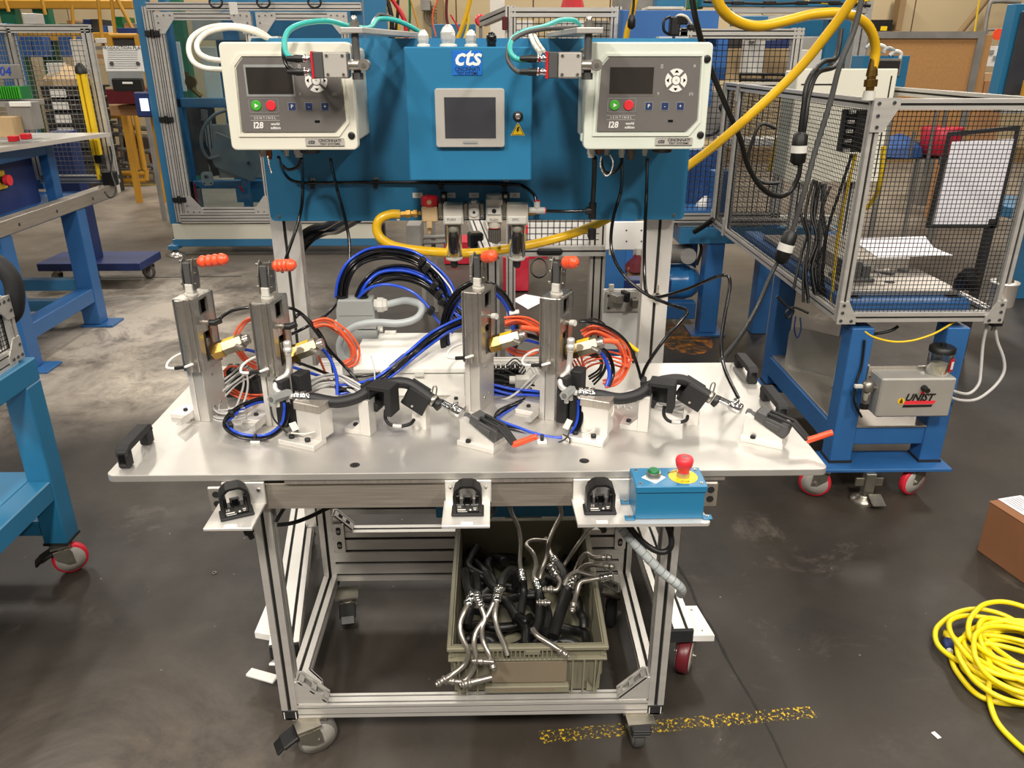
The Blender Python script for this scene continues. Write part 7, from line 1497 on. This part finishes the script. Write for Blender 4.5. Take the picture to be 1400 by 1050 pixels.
for r in (.06, .10, .14): g.tube([c + Vector((r * math.cos(a / 12 * 6.283), 0, r * math.sin(a / 12 * 6.283))) for a in range(12)], .008, 5, closed=True)
part('guard', g, t)
t = thing('stop_lamp', 'pink red round lamp beside the grey arm', 'lamp', yp(657, 28, 6.0)); c = yp(657, 28, 6.0); part('lens', G('red_bright').lathe(c, -Y, [(0, .035), (.02, .04), (.03, .03)], 14), t); part('stem', G('far_grey').cyl(Vector((c.x, c.y + .01, 0)), c + Y * .01, .012), t)
# mesh fence behind the sensor head
fc = thing('mesh_fence', 'aluminium profile fence with black mesh above the panel', 'fence', yp(770, 60, 5.0)); FYY = 5.0
a, b_ = yp(698, 17, FYY), yp(842, 17, FYY); zt = a.z; zlow = 1.15
for x in (a.x, b_.x): part('post', G('alu').extr((x, FYY, 0), (x, FYY, zt + .03), .06, .06, up=Y, ng=.03), fc)
part('rail', G('alu').extr((a.x, FYY, zt), (b_.x, FYY, zt), .07, .05, ng=.035), fc); part('mesh_panel', mesh_panel(G('wire'), (a.x, FYY, 1.1), X, Z, b_.x - a.x, zt - 1.1, .033, .0022), fc, kind='stuff')
part('brace_arm', G('alu').extr(yp(660, 30, 5.3), yp(698, 14, FYY), .05, .05, ng=.05), fc); part('rail', G('alu').extr((a.x, FYY, 1.1), (b_.x, FYY, 1.1), .05, .05, ng=.05), fc)
g = G('maroon'); g.box(yp(690, 32, 4.95), (.03, .03, .07), None, .004); solo('switch_box', g, 'small dark red switch on the fence post', 'switch'); g = G('red'); g.lathe(yp(783, 0, 6), -Z, [(0, .07), (.08, .09), (.1, .05)], 8, False); solo('red_fitting', g, 'red fitting at top edge above the mesh fence', 'fitting')
for k, (x0, x1, m_) in enumerate(((705, 730, 'white_far'), (733, 760, 'beige'), (764, 800, 'white_far'), (803, 835, 'far_grey'))): pxb('distant_crate', x0, 28, x1, 70, 9.0, .4, m_, gnd=1, label= 'pale crate seen through the fence mesh, %s from left' % nmz[k], cat='crate', group='crates beyond the fence')
# blue cabinet plate behind right tester
t = thing('machine_cover', 'bright blue sheet-metal cover behind the right tester', 'panel', yp(910, 60, 4.8)); pxb('sheet', 846, 14, 978, 145, 4.8, .04, 'blue_far', par=t); p = yp(872, 140, 4.82); part('post', G('blue_far').bb(p.x - .03, p.x + .03, 4.84, 4.9, 0, p.z + .1), t); pxb('edge', 845, 13, 848, 145, 4.78, .06, 'blue_cart', par=t)
cable('yellow_air_hose', [(870, -10, 4.0), (864, 20, 4.0), (858, 40, 4.0), (855, 60, 4.0), (853, 90, 4.0)], .014, 'yellow_hose', 'thin yellow hose hanging before the bright blue panel', 'hose')
t = thing('cable_hook', 'black cable hanging with hook before the blue panel', 'hook', yp(864, 10, 3.9)); part('line', G('black').tube([yp(867, -10, 3.9), yp(866, 10, 3.9), yp(864, 22, 3.9)], .006, 6), t); part('clip', G('black').lathe(yp(864, 20, 3.9), -Z, [(0, .010), (.02, .018), (.05, .018), (.06, .008)], 8), t)
t = thing('robot_gripper', 'small black gripper with cables on a profile arm behind right tester', 'gripper', yp(922, 40, 4.4))
g = G('black'); g.box(yp(922, 36, 4.4), (.05, .06, .09), None, .006).box(yp(930, 28, 4.4), (.07, .05, .04), Rz(20), .006).box(yp(945, 37, 4.4), (.04, .05, .03), None, .006); part('body', g, t)
part('cable', G('black').tube([yp(917, 48, 4.4), yp(908, 42, 4.38), yp(908, 28, 4.38), yp(916, 23, 4.4)], .007, 6), t); part('cable', G('white_cable').tube([yp(922, 28, 4.4), yp(928, 21, 4.38), yp(938, 23, 4.38), yp(945, 33, 4.4)], .007, 6), t)
part('base', G('far_grey').box(yp(930, 52, 4.4) + Y * .2, (.18, .44, .01)), t)
# right mesh unit
ru = thing('mesh_enclosure', 'profile enclosure with black mesh behind right tester', 'enclosure', yp(1015, 200, 4.6)); RY = 4.75
a, b_ = yp(925, 46, RY), yp(1090, 46, RY); zt = a.z; zl = yp(950, 297, RY).z
for x in (yp(938, 50, RY).x, b_.x): part('post', G('alu').extr((x, RY, zl), (x, RY, zt + .03), .055, .055, up=Y, ng=.028), ru)
part('rail', G('alu').extr((a.x, RY, zt), (b_.x + .03, RY, zt), .06, .05, ng=.03), ru); part('rail', G('alu').extr((yp(938, 50, RY).x, RY, zl), (b_.x + .03, RY, zl), .055, .055, ng=.03), ru)
part('rail', G('alu').extr((b_.x, RY, zt), (b_.x, RY + .9, zt), .05, .05, ng=.03), ru)
part('mesh_panel', mesh_panel(G('wire'), (yp(938, 50, RY).x, RY, zl), X, Z, b_.x - yp(938, 50, RY).x, zt - zl, .030, .0020), ru, kind='stuff')
g = G('black'); g.box((yp(934, 40, RY).x, RY, zt), (.05, .06, .06), None, .006); part('clamp', g, ru)
for x in (b_.x,): g = G('blue_cart'); g.bb(x - .05, x + .05, RY, RY + .1, .0, zl - .02, .004); part('leg', g, ru)
g = G('blue_frame'); g.bb(yp(930, 300, RY).x, b_.x + .4, RY - .02, RY + .4, zl - .16, zl - .06, .004); part('base_beam', g, ru); g = G('cream'); g.bb(yp(930, 300, RY).x, b_.x + .4, RY + .02, RY + .06, zl - .06, zl); part('kick_panel', g, ru)
pxb('machine_cover', 950, 46, 994, 110, 5.2, .05, 'blue_far', 'blue panel seen through the right mesh, left part', 'panel'); pxb('blue_cloth', 938, 205, 985, 285, 5.0, .1, 'blue_slat', 'dark blue cover low behind the right mesh', 'cover'); g = G('white'); g.lathe(yp(965, 284, 4.9), Z, [(0, .07), (.03, .06), (.07, .02)], 7, False); solo('rag', g, 'crumpled white rag behind the right mesh', 'rag')
for k, (x0, y0, x1, y1, m_, Yv) in enumerate(((1025, 47, 1045, 100, 'white_far', 5.6), (996, 47, 1024, 66, 'far_dark', 5.8), (1046, 47, 1084, 66, 'blue_navy', 5.8), (992, 66, 1084, 110, 'tan', 6.2), (960, 125, 1000, 190, 'far_grey', 6.0), (990, 190, 1090, 200, 'white_far', 5.5), (1090, 68, 1122, 100, 'white_far', 5.8))): pxb('machine_block', x0, y0, x1, y1, Yv, .2, m_, par=ru)
t = thing('black_bar', 'black wire shelf inside the right mesh enclosure', 'shelf', yp(1043, 105, 5.0))
for y in (101, 109): part('bar', G('black').tube([yp(1012, y, 5.0), yp(1074, y + 1, 5.0)], .010, 6, spline=False), t)
for x in (1012, 1044, 1074): part('bar', G('black').tube([yp(x, 100, 5.0), yp(x, 112, 5.0)], .008, 6, spline=False), t)
cable('black_cable', [(965, 185, 5.3), (980, 180, 5.3), (990, 160, 5.3), (985, 145, 5.3), (1000, 140, 5.3)], .012, 'black', 'black cable curved behind the right mesh')
solo('yellow_stick', G('yellow').box(yp(1057, 211, 4.9), (.02, .01, .20), Ry(8)), 'yellow strip seen through the cage mesh', 'strip')
# machine with blue/teal frame along the top right
tm = thing('blue_gantry', 'dark teal machine gantry with cables along the top', 'machine', yp(1090, 10, 6.6))
pxb('beam', 960, -8, 1192, 9, 6.6, .15, 'blue', par=tm); pxb('profile_bar', 1000, 11, 1185, 18, 6.5, .06, 'alu', par=tm); pxb('profile_bar', 1000, 20, 1185, 27, 6.5, .06, 'alu', par=tm)
for x0, x1, m_ in ((942, 962, 'green_post'), (1130, 1145, 'blue'), (1168, 1176, 'alu'), (1178, 1187, 'alu')): pxb('post', x0, -10, x1, 12 if x0 < 1000 else 110, 6.7 if x0 < 1000 else 6.55, .1, m_, par=tm)
pxb('dark_back', 1030, 26, 1168, 100, 7.2, .05, 'blue', par=tm); pxb('white_board', 1092, 50, 1128, 90, 7.1, .02, 'white_far', par=tm); pxb('blue_wedge', 1000, 22, 1050, 36, 6.45, .04, 'blue_frame', par=tm)
for k in range(4): c = yp(1008 + k * 44, 4, 6.5); g = G('black'); g.box(c, (.09, .05, .03), None, .006); part('cable_clip', g, tm)
part('cable', G('black').tube([yp(962, 2, 6.5), yp(1050, 5, 6.5), yp(1120, 3, 6.5), yp(1190, 8, 6.5)], .012, 6), tm); part('cable', G('yellow').tube([yp(1100, 2, 6.5), yp(1150, 5, 6.5), yp(1190, 0, 6.5)], .010, 6), tm)
g = G('black'); g.lathe(yp(1134, 88, 3.88), X, [(0, .025), (.03, .03), (.06, .015)], 10); g.cyl((1.60, 3.9, 1.55), (1.60, 3.9, 1.62), .02); solo('cable_entry', g, 'black cable gland cluster behind the cage enclosure', 'fitting')
pxb('teal_block', 898, -10, 938, 10, 7.5, .2, 'blue', 'dark teal block at top behind right tester', 'block'); pxb('pale_board', 886, 9, 935, 13, 7.0, .3, 'white_far', 'pale ledge under the dark teal block', 'ledge')
pxb('tall_cabinet', 845, -10, 895, 13, 8.0, .4, 'far_grey', 'grey cabinet at the top edge beyond the blue panel', 'cabinet', gnd=1)
# cork board, small blue cabinet, boxes at right
ck = thing('cork_board', 'large brown cork board in a grey frame, right background', 'board', yp(1265, 200, 7.6)); KY = 7.6
pxb('cork', 1184, 47, 1342, 196, KY, .04, 'cork', par=ck)
Q = [yp(1180, 43, KY - .02), yp(1349, 43, KY - .02), yp(1320, 200, KY - .02), yp(1176, 200, KY - .02)]; Q[2].x = Q[1].x; Q[3].x = Q[0].x; frame4(Q, .06, 'far_grey', .08, ck, 'frame'); pxb('ledge', 1184, 198, 1318, 208, KY - .05, .1, 'white_far', par=ck)
for x in (1186, 1300): p = yp(x, 200, KY); g = G('far_grey'); g.bb(p.x - .03, p.x + .03, KY, KY + .06, 0, p.z, .004); part('leg', g, ck)
t = thing('small_blue_cabinet', 'small blue control cabinet with dark screen before the cork board', 'cabinet', yp(1210, 100, 5.6)); pxb('case', 1178, 76, 1240, 128, 5.6, .2, 'blue', par=t); pxb('bezel', 1192, 80, 1232, 104, 5.58, .02, 'far_grey', par=t); pxb('display', 1199, 83, 1230, 102, 5.57, .01, 'screen', par=t)
g = G('far_grey'); p = yp(1225, 128, 5.6); g.bb(p.x - .012, p.x + .012, 5.6, 5.63, 0, p.z); part('column', g, t)
for k, (x, y) in enumerate(((1192, 60), (1202, 62), (1214, 66), (1224, 70))): cable('white_wire', [(x - 8, y + 6, 5.6), (x, y, 5.6), (x + 8, y + 3, 5.6), (x + 6, y + 10, 5.6)], .012, 'white' if k % 2 else 'grey_cable', 'pale wire heaped on the small blue cabinet, %s' % nmz[k], 'wire', 'wires on the small cabinet')
pxb('black_bin', 1190, 27, 1220, 42, 13.2, .3, 'black', 'black bin above the cork board with a yellow label', 'bin'); pxb('warning_plate', 1204, 36, 1213, 42, 13.18, .01, 'yellow', 'yellow label on the black bin', 'label')
for k, (x0, x1) in enumerate(((1308, 1340), (1341, 1372))):
    pass
for k, (x0, y0, x1, y1, Yv, m_) in enumerate(((1318, 110, 1342, 150, 8.4, 'cardboard_far'), (1343, 110, 1366, 150, 8.4, 'cardboard_far'), (1344, 100, 1366, 110, 8.5, 'tan'), (1320, 150, 1368, 172, 8.3, 'cardboard_far'))): pxb('carton', x0, y0, x1, y1, Yv, .4, m_, 'brown carton right of the cork board, %s' % ['left upper', 'right upper', 'small top', 'wide lower'][k], 'carton', gnd=(k > 2))
for k, (x0, y0, x1, y1, Yv, m_) in enumerate(((1295, 65, 1345, 84, 10, 'far_dark'), (1290, 84, 1305, 112, 9.8, 'far_grey'), (1305, 84, 1322, 100, 9.9, 'black'), (1306, 100, 1320, 126, 9.6, 'white_far'), (1286, 116, 1318, 132, 9.4, 'far_grey'), (1322, 88, 1334, 112, 9.2, 'white_far'))): pxb('machine_block', x0, y0, x1, y1, Yv, .3, m_, 'machine block right of the cork board, %s' % ['long dark top one', 'grey left one', 'black one', 'pale one', 'grey lowest one', 'pale right one'][k], 'machine block', gnd=1)
t = thing('paper_stand', 'white picture sheet clipped to a thin metal stand', 'stand', yp(1350, 140, 8.0)); pxb('sheet', 1336, 63, 1366, 91, 8.0, .01, 'white', par=t)
for k, (x, y) in enumerate(((1342, 72), (1341, 79), (1341, 86), (1351, 71), (1358, 79))): pxb('picture', x, y - 2.5, x + (8 if k > 2 else 4), y + 3, 7.99, .005, 'grey_plastic', par=t, b=0)
p = yp(1344, 100, 8.05); part('leg', G('far_grey').cyl(p, (p.x, 8.05, 0), .012), t)
for a, b_ in (((1350, 40), (1344, 110)), ((1374, 40), (1368, 92)), ((1350, 41), (1374, 40))): part('tube', G('far_grey').tube([yp(a[0], a[1], 8.05), yp(b_[0], b_[1], 8.05)], .012, 6, spline=False), t)
part('paddle', G('orange').lathe(yp(1364, 47, 7.98), -Y, [(0, .05), (.01, .05)], 12), t)
pxb('wall_pipe', 1229, -10, 1237, 42, 13.2, .2, 'beige_dark', 'brown pipe on the beige wall above the cork board', 'pipe')
solo('wall_conduit', G('beige_dark').tube([yp(1300, 60, 13.2), yp(1345, 4, 13.2), yp(1355, -10, 13.2)], .05, 8, spline=False), 'slanting brown conduit on the beige wall', 'pipe')
solo('wall_tube', G('far_grey').tube([yp(1344, 60, 12.8), yp(1352, 10, 12.8), yp(1360, 2, 12.8), yp(1395, 3, 12.8)], .03, 8), 'bent grey tube against the wall at right', 'pipe')
solo('hanging_cord', G('yellow').tube([yp(1340, -8, 9), yp(1330, 60, 9)], .010, 6, spline=False), 'thin yellow cord hanging right of the cork board', 'cord')
t = thing('blue_column', 'tall blue machine column at the right edge', 'column', yp(1385, 150, 5.4)); pxb('panel', 1374, 5, 1400, 150, 5.4, .1, 'blue', par=t); pxb('side', 1450, 5, 1500, 330, 5.5, .1, 'blue_frame', par=t, gnd=1); pxb('window', 1385, 15, 1440, 130, 5.38, .01, 'screen_dark', par=t); pxb('yellow_bar', 1398, 110, 1402, 150, 5.3, .03, 'yellow_rack', par=t); pxb('rail', 1370, 150, 1450, 155, 5.4, .1, 'alu', par=t)
# trolley with red tub beyond the cage
t = thing('red_tub', 'red round tub beyond the cage mesh', 'tub', yp(1283, 210, 7.0)); c = yp(1282, 211, 7.0); g = G('red_bin'); g.lathe(c, Z, [(0, .13), (.02, .15), (.22, .17), (.23, .16)], 18); part('tub', g, t)
t = thing('floor_trolley', 'low dark trolley with thin metal uprights beyond the cage', 'trolley', yp(1250, 215, 7.0)); pxb('deck', 1205, 212, 1300, 218, 7.0, .6, 'far_dark', par=t)
for x in (1210, 1255, 1295): p = yp(x, 216, 7.0); g = G('far_grey'); g.tube([p, Vector((p.x, 7.0, 0))], .02, 6, spline=False); part('leg', g, t)
for a, b_ in (((1281, 145), (1265, 240)), ((1293, 150), (1285, 225)), ((1250, 180), (1243, 215))): part('upright', G('wire_grey').tube([yp(a[0], a[1], 6.9), yp(b_[0], b_[1], 6.9)], .016, 6, spline=False), t)
g = G('blue_slat'); g.lathe(yp(1225, 212, 7.1), Z, [(0, .22), (.08, .2), (.16, .08), (.18, .02)], 8, False); solo('blue_bag', g, 'blue bag slumped on the low dark trolley', 'bag'); pxb('dark_bag', 1238, 196, 1262, 212, 7.2, .3, 'far_dark', 'dark sack beside the blue bag', 'sack')
pxb('blue_crate', 1385, 285, 1450, 300, 5.0, .5, 'blue_frame', 'blue tray low at the right edge', 'tray')
# ================================================================ SEEN UNDER THE BLUE PANEL
gu = thing('guard_frame', 'aluminium profile guard with mesh window and black grip, under panel', 'frame', (.2, 3.5, 0)); GY2 = 3.5
zr = yp(755, 342, GY2).z; xl, xr = yp(672, 345, GY2).x, yp(818, 345, GY2).x; zt = 1.18
for x in (xl, xr, yp(652, 345, GY2).x): part('post', G('bezel' if x > .3 else 'alu').extr((x, GY2 + .03, 0), (x, GY2 + .03, zt if x > .3 else zr + .02), .07, .06, up=Y, ng=.035), gu)
part('rail', G('alu').extr((xl - .03, GY2, zr), (xr + .03, GY2, zr), .05, .045, ng=.045), gu); g = G('black'); g.box((yp(751, 342, GY2).x, GY2 - .03, zr), (.115, .02, .030), None, .008); part('grip', g, gu)
part('mesh_panel', mesh_panel(G('wire'), (yp(716, 330, GY2).x, GY2, zr + .02), X, Z, xr - yp(716, 330, GY2).x, zt - zr, .027, .0018), gu, kind='stuff')
part('slanted_bar', G('alu').extr(yp(648, 300, 3.6), yp(668, 352, 3.3), .06, .05, ng=.03), gu); part('slanted_bar', G('alu').extr(yp(667, 300, 3.5), yp(676, 330, 3.4), .04, .04, ng=.04), gu)
g = G('black_gloss'); g.box(yp(650, 328, 3.4), (.06, .06, .07), Rz(20), .008); solo('black_latch', g, 'glossy black latch block left of the slanted bar', 'latch')
pxb('white_board', 722, 304, 812, 337, 3.55, .01, 'white', 'white board behind the small mesh window', 'board')
g = G('red_bright'); c = yp(718, 312, 3.6); g.lathe(c, -Y, [(0, .018), (.02, .022), (.03, .02)], 12); g.m('black').cyl(c, c + X * .03, .014, n=8); solo('red_button', g, 'red knob before the white board', 'button')
t = thing('tall_plate', 'white drilled steel plate in clips between the profile posts, lower one', 'plate', yp(855, 475, 3.3))
def plate(x0, y0, x1, y1, par, Yv=3.3):
    o = pxb('sheet', x0, y0, x1, y1, Yv, .01, 'white', par=par)
    for i in range(3):
        for j in range(2):
            c = yp(x0 + 8 + i * (x1 - x0 - 16) / 2, y0 + 12 + j * (y1 - y0 - 24), Yv); g = G('grey_dark'); g.cyl(c, c - Y * .001, .004, n=8); part('hole', g, par)
plate(823, 395, 884, 478, t); 
for x in (836, 873): g = G('gland'); g.box(yp(x, 393, 3.29), (.022, .012, .03), None, .002); part('clip', g, t)
g = G('bezel'); a, b_ = yp(829, 399, 3.285), yp(883, 426, 3.285); g.bb(a.x, b_.x, 3.285, 3.298, b_.z, a.z, .001); 
for x, y in ((832, 404), (880, 404), (832, 421), (880, 421)): g.bolt(yp(x, y, 3.285), -Y, .006, .003, 'grey_dark')
part('sub_plate', g, t)
g = G('steel'); g.box(yp(847, 407, 3.26), (.06, .05, .035), Rz(25), .003); g.m('black').box(yp(855, 405, 3.25), (.02, .05, .045), Rz(25), .003); part('bracket_block', g, t); g = G('alu_dark'); g.box(yp(867, 414, 3.26), (.025, .04, .04), None, .003); g.cyl(yp(870, 414, 3.26), yp(878, 411, 3.26), .005, n=8); part('bracket_block', g, t)
t2 = thing('upper_plate', 'white drilled steel plate in clips between the profile posts, upper one', 'plate', yp(855, 342, 3.3)); plate(828, 303, 885, 342, t2)
for x in (836, 873): g = G('gland'); g.box(yp(x, 344, 3.29), (.022, .012, .03), None, .002); part('clip', g, t2)
g = G('blue_cart'); a = yp(841, 370, 4.2); g.bb(a.x - .055, a.x + .055, 4.2, 4.3, 0, 1.2, .004); solo('blue_post', g, 'blue post between the two white plates', 'post'); g = G('blue_navy'); a = yp(870, 390, 4.3); g.bb(a.x - .12, a.x + .2, 4.3, 4.4, a.z - .04, a.z + .03, .004); solo('blue_beam', g, 'dark blue beam low behind the plates', 'beam')
pxb('parts_carton', 858, 366, 882, 383, 4.8, .2, 'skin_wood', 'brown carton of parts between the white plates', 'carton'); g = G('maroon'); g.lathe(yp(870, 368, 4.85), Z, [(0, .10), (.05, .07), (.1, .01)], 5, False); solo('carton_flap', g, 'dark reddish parts sticking out of the carton', 'parts')
# red boxes on the floor, paper, cables
for k, (x0, y0, x1, y1, Yv) in enumerate(((688, 352, 723, 398, 5.75), (607, 331, 642, 361, 6.6), (716, 347, 748, 362, 6.8), (642, 345, 668, 362, 6.7))): pxb('red_box', x0, y0, x1, y1, Yv, .3, 'red_bin', 'red box on the far floor, %s' % ['the nearest and largest', 'left behind the filter bowl', 'behind the grip rail', 'between bowl and orange grip'][k], 'box')
Q = [zp(700, 410, .004), zp(718, 402, .004), zp(751, 408, .004), zp(722, 423, .004), zp(716, 419, .004)]; g = G('paper'); g.add(Q, [(0, 1, 2, 3, 4)[::-1]]); solo('paper_sheet', g, 'white paper sheet lying on the far floor', 'paper', loc=Q[0])
g = G('black'); g.tube([zp(737 + 11 * math.cos(a / 10 * 6.283), 366 + 13 * math.sin(a / 10 * 6.283), .3) + Z * 0 for a in range(10)], .008, 6, closed=True); solo('cable_coil', g, 'thin black cable coil beyond the guard posts', 'cable')
t = thing('lean_plate', 'grey sheet leaning low behind the far right tower', 'panel', yp(740, 485, 2.6)); pxb('sheet', 690, 452, 745, 498, 2.5, .02, 'far_grey', par=t, gnd=1)
pxb('inner_post', 757, 345, 764, 395, 4.4, .04, 'bezel', 'slim grey post beyond the guard frame', 'post', gnd=1); pxb('pale_block', 556, 308, 575, 340, 5.0, .2, 'far_grey', 'grey block beside the blue machine corner', 'block')
t = thing('roller_bars', 'two grey horizontal bars in a dark frame under the panel', 'bars', yp(600, 330, 5.2))
for y in (325, 332): part('bar', G('far_grey').tube([yp(576, y, 5.2), yp(612, y - 2, 5.2)], .014, 8, spline=False), t)
for x in (576, 592): p = yp(x, 320, 5.25); g = G('far_grey'); g.bb(p.x - .015, p.x + .015, 5.25, 5.28, 0, 1.0, .002); part('post', g, t)
# profile cross-bar of the stand base seen along rear edge of plate
g = G('alu_bright').extr((-.56, 2.31, .74), (.42, 2.31, .74), .06, .05, ng=.03); part('cross_beam', g, st)
# ================================================================ BLUE STAND with compressor
cs = thing('compressor_stand', 'blue steel stand carrying a bright blue air compressor tank', 'stand', (1.2, 4.8, 0))
p = yp(970, 350, 4.78); g = G('blue_cart'); g.bb(p.x - .03, p.x + .08, 4.74, 4.86, .014, 1.02, .004); part('leg', g, cs); g = G('blue_cart'); g.bb(p.x - .09, p.x + .13, 4.70, 4.92, 0, .013, .002); part('foot_plate', g, cs)
z = yp(930, 293, 4.78).z; g = G('blue_cart'); g.bb(yp(905, 293, 4.78).x, p.x + .06, 4.74, 5.3, z - .03, z + .03, .004); part('top_beam', g, cs); z = yp(930, 424, 4.78).z; g = G('blue_cart'); g.bb(yp(880, 424, 4.78).x, p.x - .06, 4.76, 4.84, z - .055, z + .055, .004); part('cross_beam', g, cs)
g = G('blue_cart'); g.bb(p.x - .16, p.x - .08, 4.9, 5.5, z + .06, z + .12, .004); part('side_beam', g, cs); p2 = yp(900, 360, 5.4); g = G('blue_cart'); p3 = yp(946, 330, 5.2); g.bb(p3.x - .045, p3.x + .045, 5.2, 5.3, .2, 1.0, .004); part('leg', g, cs)
ct = thing('air_compressor', 'bright blue compressor tank with grey motor on the blue stand', 'compressor', yp(925, 400, 4.9)); c = yp(915, 385, 4.95)
g = G('tank'); g.cyl(c - X * .25, c + X * .10, .115, n=24); g.lathe(c + X * .10, X, [(0, .115), (.04, .105), (.08, .075), (.10, .03), (.103, .005)], 24); g.box(c + Vector((.0, 0, .11)), (.16, .12, .04), None, .004); part('tank', g, ct)
c2 = yp(938, 347, 4.85); g = G('far_grey'); g.cyl(c2 - X * .14, c2 + X * .03, .06, n=16); g.m('alu').cyl(c2 - Y * .03, c2 - Y * .07, .05, n=16); g.m('black').tube([c2 + Vector((-.02, -.05, .08)), c2 + Vector((.05, -.05, .10)), c2 + Vector((.08, -.05, .04)), c2 + Vector((.06, -.05, -.06))], .010, 6); part('motor', g, ct)
g = G('black'); g.tube([yp(949, 317, 4.6), yp(962, 309, 4.55), yp(975, 300, 4.5)], .016, 8); solo('lever_grip', g, 'black grip of a lever above the compressor', 'lever')
cable('black_hose_bundle', [(490, 296, 2.3), (462, 312, 2.5), (445, 315, 2.65), (425, 325, 2.7), (408, 345, 2.7), (402, 360, 2.7)], .018, 'black_gloss', 'glossy black hose bending down behind the left post, outer', 'hose'); cable('black_hose_bundle', [(480, 290, 2.3), (450, 308, 2.55), (430, 312, 2.66), (415, 320, 2.7), (403, 335, 2.7), (398, 352, 2.7)], .014, 'black_gloss', 'glossy black hose bending down behind the left post, inner', 'hose')
